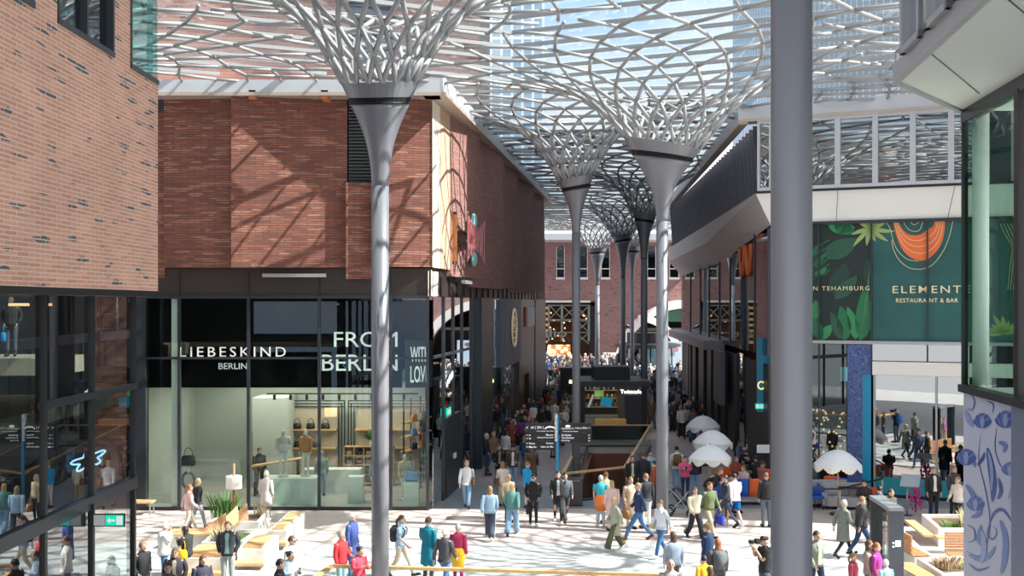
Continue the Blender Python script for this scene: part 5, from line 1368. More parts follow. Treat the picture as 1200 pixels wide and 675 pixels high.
# terrace: sofas, chairs, tables
M_SOFA = mat('light_grey_fabric', (.42, .42, .45), .9)
def sofa(x, y, rz, label, w_=1.8):
    t = thing('sofa', label, 'sofa', (x, y, 0), rz)
    MB().box(-w_/2, w_/2, -.4, .4, .12, .42).build('seat', M_SOFA, t)
    MB().box(-w_/2, w_/2, .28, .45, .42, .86).build('backrest', M_SOFA, t)
    for s in (-1, 1): MB().box(s*(w_/2)-.09, s*(w_/2)+.09, -.4, .4, .12, .6).build('armrest', M_SOFA, t)
    for sx in (-1, 1):
        for sy in (-.33, .33): MB().box(sx*(w_/2-.1)-.02, sx*(w_/2-.1)+.02, sy-.02, sy+.02, 0, .12).build('leg', M_BLACK, t)
    return t
def armchair(x, y, rz, c, label):
    t = thing('terrace_chair', label, 'chair', (x, y, 0), rz)
    rr = []
    for i in range(5):
        z = .42+i*.09; rr.append([( .27*math.cos(a)*(1+.1*i/4), .27*math.sin(a)*(1+.1*i/4), z) for a in [R(-20+k*220/12) for k in range(13)]]+[(.24*math.cos(a)*(1+.1*i/4), .24*math.sin(a)*(1+.1*i/4), z) for a in [R(200-k*220/12) for k in range(13)]])
    MB().rings(rr).build('shell_back', c, t); MB().lathe([(.05, .40), (.27, .41), (.27, .47), (.05, .48)], n=18).build('seat', c, t)
    for k in range(4): a = PI/4+k*PI/2; MB().tube([(.16*math.cos(a), .16*math.sin(a), .42), (.25*math.cos(a), .25*math.sin(a), 0)], .015, 6).build('leg', M_BLACK, t)
    return t
M_OR = mat('orange_fabric', (.75, .13, .03), .8); M_BU = mat('cobalt_fabric', (.01, .11, .50), .8)
sofa(*gp(966, 592), 0, 'light grey sofa at the left under the terrace parasol'); sofa(11.9, 39.6, R(-10), 'light grey sofa before the floral pillar, right of the parasol', 1.5)
sofa(gp(885, 598)[0], 40.6, R(180), 'grey sofa with coloured throws left of the pillar')
chairs = [(975, 583, 'o', 'orange chair directly under the lit parasol'), (967, 591, 'b', 'cobalt blue chair in front of the left grey sofa'), (987, 586, 'b', 'blue chair under the right half of the lit parasol'),
          (1006, 592, 'o', 'orange chair right of the belt post'), (1018, 598, 'o', 'orange chair nearest to the totem'), (957, 597, 'b', 'dark blue chair at the pillar edge of the terrace'), (848, 572, 'o', 'orange chair behind the pink-shirted man'), (897, 574, 'o', 'orange chair at the shaded terrace edge by the pillar')]
for px, py, c, l in chairs: armchair(*gp(px, py), R(rnd.uniform(-30, 30)), M_OR if c == 'o' else M_BU, l)
for px, py, c, l in ((879, 588, 'b', 'cobalt blue throw hanging over the back of the grey sofa'), (890, 586, 'o', 'orange throw hanging over the grey sofa beside the blue one')):
    x, y = gp(px, py+12); o = MB()
    o.rings([[(-.18, -.04, z), (.18, -.04, z), (.19, .04, z), (-.19, .04, z)] for z in (.35, .6, .9, .98)]); o = o.build('throw', M_OR if c == 'o' else M_BU); o.location = (x, 40.05, 0.0); tag(o, l, 'throw')
def table(px, py, label, h=.74):
    x, y = gp(px, py); t = thing('terrace_table', label, 'table', (x, y, 0))
    MB().lathe([(.38, h-.03), (.38, h)], n=24, smooth=False).build('table_top', M_BLACK, t); MB().lathe([(.03, .02), (.03, h-.03)], n=8).build('pedestal', M_BLACK, t); MB().lathe([(.22, 0), (.22, .02)], n=16, smooth=False).build('foot', M_BLACK, t); return t
table(995, 594, 'round black terrace table among the orange chairs'); table(867, 566, 'round dark table amid the seated guests behind the pink-shirted man'); table(880, 548, 'round dark table farther back on the shaded terrace')
for px, py, l in ((984, 606, 'barrier post left of the totem holding the black belt'), (1063, 606, 'slim silver post carrying the menu stand'),): pass
def post(px, py, label):
    x, y = gp(px, py); t = thing('barrier_post', label, 'barrier post', (x, y, 0)); MB().lathe([(.035, 0.02), (.035, .98)], n=12).build('post', M_LIP, t); MB().lathe([(.16, 0), (.16, .025)], n=20, smooth=False).build('foot', M_DARK, t); MB().lathe([(.04, .9), (.04, 1.0)], n=12).build('cap', M_BLACK, t); return x, y
a = post(984, 604, 'barrier post holding a black belt in front of the terrace'); b = post(1034, 590, 'barrier post near the glass door'); c_ = post(935, 604, 'barrier post hidden beside the grey pillar'); d_ = post(1052, 580, 'barrier post behind the menu stand at the doors')
o = MB().wall(c_, a, .88, .94, -.01, .01).wall(a, b, .88, .94, -.01, .01).build('barrier_belt', M_BLACK, None, origin=(*a, .9)); tag(o, 'black belt strung between the terrace barrier posts', 'belt')
ms = thing('menu_stand', 'slanted silver menu stand on a slim post by the glass doors', 'menu stand', (*gp(1063, 604), 0))
MB().lathe([(.03, 0.02), (.03, 1.1)], n=10).build('post', M_LIP, ms); MB().lathe([(.18, 0), (.18, .025)], n=20, smooth=False).build('foot', M_DARK, ms)
MB().cbox((.15, .1, 1.18), (.62, .8, .04), rx=R(22), rz=R(-25)).build('board', mat('silver_board', (.45, .52, .56), .35, .2), ms)
fl = thing('pink_streamers', 'magenta flower garland hanging beside the menu stand', 'garland', (*gp(1073, 600), 0))
mb = MB()
for k in range(60): mb.ell((rnd.gauss(0, .12), rnd.gauss(0, .08), rnd.uniform(.1, .95)), (.035, .035, .05), 6, 4)
mb.build('flowers', mat('magenta_flowers', (.75, .03, .30), .7), fl); MB().lathe([(.02, 0), (.02, 1.05)], n=6).build('stake', M_BLACK, fl)
o = MB().cbox((0, 0, 0), (.5, .03, .32)).build('notice_board', M_LETTER if False else mat('notice_white', (.6, .66, .7), .6)); o.location = ((895-600)/F*43.2, 43.3, zat(526, 43.3)); tag(o, 'pale notice board standing above the shaded terrace tables', 'sign')
# stroller
sx, sy = gp(796, 604)
stt = thing('stroller', 'black and grey pushchair beside the pale umbrella column', 'stroller', (sx, sy, 0), rz=R(-15))
for x, y, r in ((-.32, -.24, .14), (-.32, .24, .14), (.38, -.2, .1), (.38, .2, .1)):
    MB().tube([(x+r*math.cos(2*PI*k/20), y, r+.02+r*math.sin(2*PI*k/20)) for k in range(21)], .028, 6).build('wheel', M_BLACK, stt)
    MB().tube([(x, y-.02, r+.02), (x, y+.02, r+.02)], r*.45, 10).build('hub', M_LIP, stt)
mb = MB()
for s in (-.24, .24): mb.tube([(-.32, s, .16), (0.1, s, .55), (.38, s*.8, .12)], .018, 6); mb.tube([(.1, s, .55), (-.35, s, 1.0), (-.42, s, 1.02)], .018, 6); mb.tube([(-.1, s, .36), (.3, s, .8)], .016, 6)
mb.tube([(-.42, -.24, 1.02), (-.42, .24, 1.02)], .022, 6); mb.build('frame', M_LIP, stt)
MB().rings([[(x, -.2, z), (x, .2, z), (x+.05, .2, z-.08), (x+.05, -.2, z-.08)] for x, z in ((-.25, .85), (-.05, .5), (.2, .48), (.38, .3))]).build('seat', M_BLACK, stt)
MB().rings([[(-.1+.28*math.cos(a)*1.0, y, .62+.34*math.sin(a)) for a in [R(40+k*14) for k in range(9)]]+[(-.1+.25*math.cos(a), y, .62+.3*math.sin(a)) for a in [R(152-k*14) for k in range(9)]] for y in (-.22, 0, .22)]).build('hood', M_DARK, stt)
# blurred black projection under the lens side: nothing
# ------------------------------------------------------------------ people
V3 = Vector
SKINS = [mat('skin_light', (.62, .40, .30), .6), mat('skin_mid', (.48, .29, .20), .6), mat('skin_tan', (.33, .19, .12), .6)]
M_EYE = mat('eye_dark', (.02, .015, .012), .3); M_LIP_ = mat('lips', (.45, .16, .14), .5)
HAIRC = {'brown': mat('hair_brown', (.09, .045, .025), .6), 'dark': mat('hair_dark', (.018, .014, .012), .5), 'blond': mat('hair_blond', (.50, .33, .16), .6),
         'red': mat('hair_auburn', (.26, .09, .035), .6), 'grey': mat('hair_grey', (.40, .38, .36), .7), 'white': mat('hair_white', (.72, .70, .67), .7), 'ltbrown': mat('hair_light_brown', (.24, .14, .07), .6)}
CL = {}
def cloth(c, nm=None):
    k = tuple(round(x, 3) for x in c)
    if k not in CL: CL[k] = mat('fabric_'+(nm or 'tone_%s' % ''.join(chr(97+len(CL)//26))+chr(97+len(CL) % 26)), c, .85, noise_amt=.12, noise_scale=6)
    return CL[k]
BLK = (.018, .018, .022); NVY = (.02, .035, .09); DNM = (.07, .16, .33); LDN = (.22, .36, .55); WHT = (.72, .71, .69); CRM = (.60, .52, .40); KHK = (.42, .32, .20)
OLV = (.10, .11, .05); GRY = (.28, .30, .33); CHR = (.07, .07, .08); RED = (.62, .03, .04); PNK = (.72, .10, .25); LPK = (.75, .52, .50); TEA = (.0, .22, .34); BLU = (.02, .12, .38); LBL = (.32, .48, .72)
BRN = (.16, .08, .04); MAG = (.42, .02, .15); PUR = (.34, .03, .24); YEL = (.85, .48, .02); GRN = (.07, .15, .09); TUR = (.05, .45, .55); ORG = (.75, .22, .05); SGE = (.32, .36, .32); BEI = (.50, .40, .28); CYB = (.01, .30, .62)

def joints(pose, rg):
    """joint positions of a 1.72 m figure facing -Y"""
    J = dict(pel=V3((0, 0, .95)), wai=V3((0, 0, 1.09)), che=V3((0, .0, 1.29)), nec=V3((0, .012, 1.465)), hed=V3((0, -.015, 1.60)))
    for s, n in ((1, 'L'), (-1, 'R')):
        J['sh'+n] = V3((s*.175, .01, 1.415)); J['el'+n] = V3((s*.225, .04, 1.14)); J['wr'+n] = V3((s*.225, -.04, .90))
        J['hi'+n] = V3((s*.09, 0, .91)); J['kn'+n] = V3((s*.095, -.02, .50)); J['an'+n] = V3((s*.10, .02, .09)); J['to'+n] = V3((s*.12, -.16, .035))
    k = 1
    if pose.startswith('walk'):
        a, b = ('L', 'R') if not pose.endswith('2') else ('R', 'L'); st = 1.0+.25*rg.uniform(-1, 1)
        sa = 1 if a == 'L' else -1
        J['kn'+a] = V3((sa*.09, -.20*st, .52)); J['an'+a] = V3((sa*.09, -.34*st, .11)); J['to'+a] = V3((sa*.10, -.50*st, .09))
        J['kn'+b] = V3((-sa*.09, .05*st, .49)); J['an'+b] = V3((-sa*.09, .33*st, .17)); J['to'+b] = V3((-sa*.10, .22*st, .03))
        J['el'+a] = V3((sa*.23, .13, 1.16)); J['wr'+a] = V3((sa*.23, .16, .92)); J['el'+b] = V3((-sa*.23, -.04, 1.15)); J['wr'+b] = V3((-sa*.21, -.22, .97))
        for q in ('pel', 'hiL', 'hiR', 'wai', 'che', 'nec', 'hed', 'shL', 'shR', 'elL', 'elR', 'wrL', 'wrR'): J[q] = J[q]+V3((0, 0, -.02))
        for q in ('che', 'nec', 'hed', 'shL', 'shR'): J[q] = J[q]+V3((0, -.03, 0))
    if 'phone' in pose or pose == 'eat':
        J['elR'] = V3((-.23, .0, 1.15)); J['wrR'] = V3((-.10, -.24, 1.24)); J['elL'] = V3((.23, .0, 1.15)); J['wrL'] = V3((.07, -.25, 1.20)); J['hed'] += V3((0, -.03, -.015))
    if 'pocket' in pose:
        for s, n in ((1, 'L'), (-1, 'R')): J['el'+n] = V3((s*.27, .08, 1.17)); J['wr'+n] = V3((s*.18, -.05, .96))
    if 'hold' in pose:
        J['elL'] = V3((.22, .02, 1.15)); J['wrL'] = V3((.12, -.22, 1.10))
    if pose == 'camera':
        for s, n in ((1, 'L'), (-1, 'R')): J['el'+n] = V3((s*.24, -.14, 1.20)); J['wr'+n] = V3((s*.07, -.27, 1.47))
    if pose == 'face':
        J['elR'] = V3((-.21, -.14, 1.20)); J['wrR'] = V3((-.09, -.16, 1.46)); J['hed'] += V3((0, -.05, -.03)); J['nec'] += V3((0, -.03, -.01))
    if pose == 'lean':
        for q, dy, dz in (('wai', -.05, -.02), ('che', -.22, -.08), ('nec', -.38, -.15), ('hed', -.48, -.15), ('shL', -.33, -.13), ('shR', -.33, -.13)): J[q] = J[q]+V3((0, dy, dz))
        for s, n in ((1, 'L'), (-1, 'R')): J['el'+n] = V3((s*.22, -.40, 1.02)); J['wr'+n] = V3((s*.2, -.58, .95))
    if pose == 'sit' or pose == 'sitphone':
        d = .43
        for q in ('pel', 'wai', 'che', 'nec', 'hed', 'shL', 'shR', 'hiL', 'hiR'): J[q] = J[q]-V3((0, 0, d))
        for s, n in ((1, 'L'), (-1, 'R')):
            J['kn'+n] = V3((s*.11, -.43, .52)); J['an'+n] = V3((s*.11, -.42, .10)); J['to'+n] = V3((s*.12, -.60, .035))
            J['el'+n] = V3((s*.23, -.06, .74)); J['wr'+n] = V3((s*.10, -.28, .72)) if pose == 'sit' else V3((s*.06, -.26, .86))
        J['hed'] += V3((0, -.03, -.01))
    return J

def skin_body(J, kids=1.0):
    """one continuous body surface grown from the joints, five separate fingers on each hand"""
    vs, es, rs = [], [], []
    def add(p, r, parent=None):
        vs.append(tuple(p)); rs.append(r)
        if parent is not None: es.append((parent, len(vs)-1))
        return len(vs)-1
    root = add(J['pel'], (.125, .095))
    w_ = add(J['wai'], (.115, .085), root); c = add(J['che'], (.135, .10), w_); n = add(J['nec'], (.052, .052), c)
    hb = add(J['hed']+V3((0, .015, -.06)), (.055, .062), n); h = add(J['hed']+V3((0, .01, .02)), (.074, .088), hb); add(J['hed']+V3((0, .012, .085)), (.045, .055), h)
    for s, k in ((1, 'L'), (-1, 'R')):
        s1 = add(J['sh'+k], (.055, .055), c); e = add(J['el'+k], (.040, .040), s1); wr = add(J['wr'+k], (.026, .026), e)
        d = (J['wr'+k]-J['el'+k]).normalized(); side = V3((0, 1, 0)) if abs(d.z) > .6 else V3((0, 0, 1))
        side = (side-d*side.dot(d)).normalized(); nor = d.cross(side)*(1 if k == 'R' else -1)
        pm = add(J['wr'+k]+d*.055, (.034, .018), wr)
        for q, L in ((-1.5, .062), (-.5, .078), (.5, .082), (1.5, .074)):
            b1 = J['wr'+k]+d*.09+side*(-q*.019); f1 = add(b1, (.0095, .0095), pm)
            f2 = add(b1+d*L*.5+nor*.008, (.008, .008), f1); add(b1+d*L*.85+nor*.03, (.0065, .0065), f2)
        t1 = add(J['wr'+k]+d*.035-side*.034+nor*.01, (.011, .011), pm); add(J['wr'+k]+d*.075-side*.052+nor*.022, (.0085, .0085), t1)
        hp = add(J['hi'+k], (.095, .09), root); kn = add(J['kn'+k], (.056, .056), hp); an = add(J['an'+k], (.036, .036), kn); add(J['to'+k], (.036, .024), an)
    me = bpy.data.meshes.new('body'); me.from_pydata(vs, es, [])
    o = bpy.data.objects.new('body', me); COL.objects.link(o)
    md = o.modifiers.new('skin', 'SKIN'); md.branch_smoothing = .3
    lay = me.skin_vertices[0].data if me.skin_vertices else None
    if lay is None:
        bm = bmesh.new(); bm.from_mesh(me); bm.verts.layers.skin.verify(); bm.to_mesh(me); bm.free(); lay = me.skin_vertices[0].data
    for i, r in enumerate(rs): lay[i].radius = r
    lay[0].use_root = True
    sb_ = o.modifiers.new('sub', 'SUBSURF'); sb_.levels = 1; sb_.render_levels = 1
    dg = bpy.context.evaluated_depsgraph_get()
    m2 = bpy.data.meshes.new_from_object(o.evaluated_get(dg))
    bpy.data.objects.remove(o); bpy.data.meshes.remove(me)
    mb = MB(); mb.add([v.co.copy() for v in m2.vertices], [tuple(p.vertices) for p in m2.polygons], 0, True)
    bpy.data.meshes.remove(m2)
    # face: nose, brow, chin, ears, eyes, mouth
    c = J['hed']
    mb.ell(c+V3((0, .005, .0)), (.074, .092, .112), 14, 10)
    mb.ell(c+V3((0, -.05, -.075)), (.038, .035, .03), 8, 5)
    mb.tube([c+V3((0, -.086, .02)), c+V3((0, -.108, -.018)), c+V3((0, -.088, -.03))], [.008, .015, .012], 6)
    for s in (-1, 1):
        mb.ell(c+V3((s*.076, .01, -.005)), (.010, .022, .03), 6, 5)
        mb.ell(c+V3((s*.030, -.080, .012)), (.013, .010, .008), 6, 4, mi=1)
        mb.tube([c+V3((s*.014, -.09, .032)), c+V3((s*.045, -.078, .034))], .005, 4, mi=1)
    mb.tube([c+V3((-.022, -.084, -.052)), c+V3((0, -.090, -.050)), c+V3((.022, -.084, -.052))], [.004, .008, .004], 5, mi=2)
    return mb

def ring(c, rx, ry, n=14, rot=0.0, ax=None):
    out = []
    for k in range(n):
        a = 2*PI*k/n; ca, sa = math.cos(a), math.sin(a)
        ca = math.copysign(abs(ca)**.8, ca); sa = math.copysign(abs(sa)**.9, sa)
        out.append(c+V3((rx*ca, ry*sa, 0)))
    return out
def limb(pts, rad, n=9, mi=0, mb=None, sub=3):
    P_, R_ = [], []
    m = len(pts)
    for i in range(m-1):
        p0, p1, p2, p3 = pts[max(i-1, 0)], pts[i], pts[i+1], pts[min(i+2, m-1)]
        for k in range(sub):
            t = k/sub; P_.append(.5*((2*p1)+(p2-p0)*t*.8+(2*p0*0-2*p1*0)*t)+.5*0*p1 if False else p1.lerp(p2, t)); R_.append(rad[i]+(rad[i+1]-rad[i])*t)
    P_.append(pts[-1]); R_.append(rad[-1])
    for _ in range(2): P_ = [P_[0]]+[(P_[i-1]+P_[i]*2+P_[i+1])/4 for i in range(1, len(P_)-1)]+[P_[-1]]
    mb = mb or MB(); mb.tube(P_, R_, n, mi); return mb
def top_mb(J, kind, w_=1.0, mi=0, n=14):
    mb = MB()
    L = {'jacket': .0, 'coat': -.42, 'long': -.62, 'tee': .03, 'blazer': -.08}[kind]
    fat = {'jacket': 1.10, 'coat': 1.12, 'long': 1.08, 'tee': 1.0, 'blazer': 1.06}[kind]*w_
    pel, wai, che, nec = J['pel'], J['wai'], J['che'], J['nec']
    sit = pel.z < .7
    rr = []
    if L < -.05 and not sit:
        rr.append(ring(pel+V3((0, 0, L)), .185*fat, .15*fat, n)); rr.append(ring(pel+V3((0, .0, L*.5)), .178*fat, .14*fat, n))
    rr.append(ring(pel+V3((0, 0, -.07)), .172*fat, .132*fat, n)); rr.append(ring(pel+V3((0, 0, .02)), .166*fat, .13*fat, n))
    rr.append(ring(wai, .148*fat, .118*fat, n)); rr.append(ring(wai.lerp(che, .55), .172*fat, .128*fat, n)); rr.append(ring(che, .176*fat, .128*fat, n))
    sm = (J['shL']+J['shR'])/2
    rr.append(ring(sm+V3((0, 0, -.05)), .180*fat, .115*fat, n)); rr.append(ring(sm+V3((0, 0, .01)), .150*fat, .092*fat, n)); rr.append(ring(sm+V3((0, 0, .045)), .105, .078, n))
    rr.append(ring(nec+V3((0, 0, .015)), .075, .07, n)); rr.append(ring(nec+V3((0, 0, .035)), .068, .066, n))
    mb.rings(rr, mi)
    thick = {'jacket': 1.15, 'coat': 1.15, 'long': 1.1, 'tee': 1.0, 'blazer': 1.05}[kind]
    for k in 'LR':
        if kind == 'tee': e = J['sh'+k].lerp(J['el'+k], .7); limb([J['sh'+k], e], [.072, .062], 9, mi, mb)
        else:
            w2 = J['el'+k].lerp(J['wr'+k], .97)
            limb([J['sh'+k]+V3((0, 0, .0)), J['el'+k], w2], [.064*thick, .053*thick, .043*thick], 9, mi, mb)
    return mb
def bottom_mb(J, kind, mi=0, n=10):
    mb = MB(); pel = J['pel']; sit = pel.z < .7
    mb.rings([ring(pel+V3((0, 0, -.12)), .15, .12, 12), ring(pel+V3((0, 0, -.05)), .168, .125, 12), ring(pel+V3((0, 0, .06)), .155, .115, 12), ring(pel+V3((0, 0, .12)), .14, .10, 12)], mi)
    wd = {'jeans': (.098, .068, .052), 'slim': (.092, .060, .042), 'wide': (.105, .098, .105), 'shorts': (.102, .088, .08), 'skirt': (.1, .06, .05)}[kind]
    if kind == 'skirt' and not sit:
        mb.rings([ring(pel+V3((0, 0, -.42)), .21, .19, 12), ring(pel+V3((0, 0, -.1)), .18, .15, 12), ring(pel+V3((0, 0, .05)), .155, .12, 12)], mi); return mb
    for k in 'LR':
        if kind == 'shorts': limb([J['hi'+k], J['hi'+k].lerp(J['kn'+k], .85)], [wd[0], wd[1]], n, mi, mb)
        else: limb([J['hi'+k], J['kn'+k], J['an'+k]+(J['kn'+k]-J['an'+k]).normalized()*.0], [wd[0], wd[1], wd[2]], n, mi, mb)
    return mb
def shoe_mb(J, k, mi=0):
    a, t = J['an'+k], J['to'+k]; d = (t-a); d.normalize(); f = V3((d.x, d.y, 0)).normalized() if abs(d.y)+abs(d.x) > .01 else V3((0, -1, 0))
    h = a-f*.05
    return MB().tube([V3((h.x, h.y, a.z-.04)), a+V3((0, 0, -.035))+f*.03, t+V3((0, 0, .012)), t+f*.06+V3((0, 0, .005))], [.038, .048, .043, .022], 9, mi, flat=1.0)
def hair_mb(J, style, mi=0):
    mb = MB(); c = J['hed']+V3((0, .012, .012)); rr = []
    nu, nv = 16, 9
    vs, fs = [], []
    R_ = (.088, .106, .124)
    if style == 'bald': return None
    for i in range(nv+1):
        t = PI*i/nv
        for k in range(nu):
            a = 2*PI*k/nu; x, y, z = math.sin(t)*math.cos(a), math.sin(t)*math.sin(a), math.cos(t)
            f = 1.0+(.03*math.sin(5*a+i))
            vs.append(c+V3((x*R_[0]*f, y*R_[1]*f, z*R_[2])))
    for i in range(nv):
        for k in range(nu):
            a = 2*PI*(k+.5)/nu; t = PI*(i+.5)/nv; y = math.sin(t)*math.sin(a); z = math.cos(t)
            low = -.15 if style in ('short', 'pony', 'bun') else -.55
            if y < .05 and z < .42-.35*max(0, abs(math.cos(a))-.6): continue
            if z < low: continue
            fs.append((i*nu+k, (i+1)*nu+k, (i+1)*nu+(k+1) % nu, i*nu+(k+1) % nu))
    vi = [tuple(v) for v in vs]; vo = [tuple(c+(v-c)*.93) for v in vs]; n = len(vs)
    mb.add(vi+vo, fs+[tuple(n+q for q in reversed(f)) for f in fs], mi, True)
    if style == 'long':
        cc = J['hed']
        mb.rings([[cc+V3((.080*math.cos(a)*w_, .03+dy+.065*math.sin(a), z)) for a in [2*PI*q/10 for q in range(10)]] for z, w_, dy in ((.04, .9, .0), (-.06, 1.05, .01), (-.16, 1.1, .02), (-.26, .95, .035), (-.33, .6, .04))], mi)
    if style == 'pony': limb([J['hed']+V3((0, .10, .04)), J['hed']+V3((0, .15, -.05)), J['hed']+V3((0, .13, -.2))], [.03, .04, .015], 7, mi, mb)
    if style == 'bun': mb.ell(J['hed']+V3((0, .11, .07)), (.045, .045, .045), 8, 6, mi)
    return mb
def cap_mb(J):
    c = J['hed']+V3((0, .008, .035)); mb = MB()
    mb.rings([ring(c+V3((0, 0, z)), rx, rx*1.15, 14) for z, rx in ((0, .086), (.04, .086), (.075, .065), (.095, .02))])
    mb.rings([[c+V3((x, y, .004)), c+V3((x, y, .016))] and [c+V3((x, y, zz)) for x, y in ((-.06, -.08), (.06, -.08), (.045, -.17), (-.045, -.17))] for zz in (.0, .012)]); return mb
NP = [0]
def person(x, y, face, h, pose, top, tk, bot, bk, hair, hs, label, skin=0, shoes=None, z0=0.0, sd=None, extra=(), group=None, fat=1.0):
    """face: 0 towards the camera, 90 to the right, 180 away, 270 to the left"""
    NP[0] += 1; rg = random.Random(NP[0]*13+5)
    if extra and isinstance(extra[0], str): extra = [extra]
    J = joints(pose, rg); s = h/1.72
    root = thing('person', label, 'person', (x, y, z0), R(face), group)
    S = Matrix.Scale(s, 4)
    def put(mb, name, m, par=root, **k):
        mb.xform(S); return mb.build(name, m, par)
    sk = SKINS[skin]
    put(skin_body(J), 'body', [sk, M_EYE, M_LIP_])
    put(top_mb(J, tk, fat), {'tee': 't_shirt', 'coat': 'coat', 'long': 'long_coat', 'jacket': 'jacket', 'blazer': 'top'}[tk], cloth(top))
    put(bottom_mb(J, bk), {'skirt': 'skirt', 'shorts': 'shorts'}.get(bk, 'trousers'), cloth(bot))
    hm = hair_mb(J, hs)
    if hs == 'cap': hm = hair_mb(J, 'short'); put(cap_mb(J), 'cap', cloth(extra[0] if extra and isinstance(extra[0], tuple) else BLK))
    if hm: put(hm, 'hair', HAIRC[hair])
    sc = shoes or (.02, .02, .022)
    for k in 'LR': put(shoe_mb(J, k), 'shoe', cloth(sc))
    W = Matrix.Translation((x, y, z0))@Matrix.Rotation(R(face), 4, 'Z')@S
    for e in extra:
        if not isinstance(e, (list,)): continue
        kind, col = e[0], e[1]; what = e[2] if len(e) > 2 else ''
        def item(name, lab, cat, mbs, loc):
            t = thing(name, lab, cat, W@V3(loc), R(face))
            for nme, m_, mt in mbs: m_.xform(Matrix.Scale(s, 4)); m_.build(nme, mt, t)
        if kind == 'hair_band': continue
        if kind == 'lining':
            mb = MB(); c = J['che']; mb.rings([[V3((-w2, J['che'].y-dd, zz)), V3((w2, J['che'].y-dd, zz)), V3((w2, J['che'].y-.08, zz)), V3((-w2, J['che'].y-.08, zz))] for zz, w2, dd in ((J['pel'].z+.0, .06, .153), (J['wai'].z, .042, .14), (J['che'].z, .04, .147), (J['che'].z+.1, .05, .13), (J['nec'].z-.02, .03, .09))], smooth=False)
            put(mb, 'shirt_front', cloth(col))
        if kind == 'stripe':
            mb = MB()
            for k, s2 in (('L', 1), ('R', -1)):
                o_ = V3((s2*.095, 0, 0)); limb([J['hi'+k]+o_*1.05, J['kn'+k]+o_*.95, J['an'+k]+o_*.98], [.016]*3, 5, 0, mb)
            put(mb, 'side_stripe', cloth(col))
        if kind == 'tied':
            mb = MB(); p = J['pel']; mb.rings([ring(p+V3((0, .03, -.40)), .17, .12, 12), ring(p+V3((0, .02, -.2)), .20, .155, 12), ring(p+V3((0, .0, .06)), .185, .145, 12), ring(p+V3((0, 0, .12)), .165, .13, 12)])
            item('tied_jacket', what, 'jacket', [('jacket_body', mb, cloth(col))], (0, 0, 0))
        if kind == 'backpack':
            c = J['che']; b = MB().rings([[V3((sx*.15*k_, .12+sy, z)) for sx, sy in ((-1, 0), (1, 0), (1, .16*k_), (-1, .16*k_))] for z, k_ in ((-.28, .8), (-.22, 1), (.08, 1), (.15, .7))])
            st_ = MB()
            for q in (-.1, .1): st_.tube([(q, .12, .1), (q, .0, .16), (q*1.1, -.14, .05), (q*1.3, -.10, -.12), (q*1.3, .1, -.2)], .018, 5)
            b.xform(Matrix.Translation((0, .0, 0))); item('backpack', what, 'backpack', [('pack_body', b, cloth(col)), ('strap', st_, cloth(BLK))], (0, c.y, c.z))
        if kind in ('bagR', 'bagL'):
            w0 = J['wr'+kind[-1]]; a, b = handbag_mb(.36, .27, .13); a.xform(Matrix.Rotation(PI/2, 4, 'Z')); b.xform(Matrix.Rotation(PI/2, 4, 'Z'))
            item('bag', what, 'bag', [('bag_body', a, cloth(col)), ('handle', b, cloth(col))], (w0.x, w0.y-.02, max(w0.z-.52, .2)))
        if kind in ('shoulderR', 'shoulderL'):
            sg = -1 if kind[-1] == 'R' else 1; a, b = handbag_mb(.34, .26, .12); a.xform(Matrix.Rotation(PI/2, 4, 'Z')); b = MB()
            b.tube([(0, -.12, .2), (-sg*.03, -.10, .42), (-sg*.08, .0, .60), (-sg*.03, .10, .42), (0, .12, .2)], .012, 5)
            item('shoulder_bag', what, 'bag', [('bag_body', a, cloth(col)), ('strap', b, cloth(col))], (sg*.25, 0, J['sh'+kind[-1]].z-.58))
        if kind == 'camera':
            mb = MB().box(-.07, .07, -.05, .04, -.05, .06); mb.tube([(0, -.05, 0), (0, -.20, 0)], [.04, .05], 12)
            item('photo_camera', what, 'camera', [('camera_body', mb, cloth(BLK))], (0, J['hed'].y-.16, J['hed'].z+.0))
        if kind == 'phone':
            mb = MB().box(-.035, .035, -.005, .005, -.07, .07); w0 = (J['wrR']+J['wrL'])/2
            item('mobile_phone', what, 'phone', [('phone_body', mb, M_BLACK)], (w0.x, w0.y-.09, w0.z+.05))
        if kind == 'glasses':
            mb = MB(); c = J['hed']
            for q in (-.03, .03): mb.ell(c+V3((q, -.094, .012)), (.024, .006, .018), 8, 5)
            mb.tube([c+V3((-.075, .0, .015)), c+V3((-.05, -.09, .014)), c+V3((.05, -.09, .014)), c+V3((.075, .0, .015))], .004, 4); put(mb, 'sunglasses', M_BLACK)
    return root
def pp(px, hy, h, face, pose, top, tk, bot, bk, hair, hs, label, **k):
    """place by the top of the head in the frame; standing on the paving"""
    hh = h if not pose.startswith('sit') else h-.43*h/1.72
    if pose.startswith('lean'): hh = h-.14
    z0 = k.get('z0', 0.0)
    y = F*(CH-hh*1.0-z0)/(hy-HZ); x = (px-600)/F*y
    return person(x, y, face, h, pose, top, tk, bot, bk, hair, hs, label, **k)
WS = (.75, .74, .72)
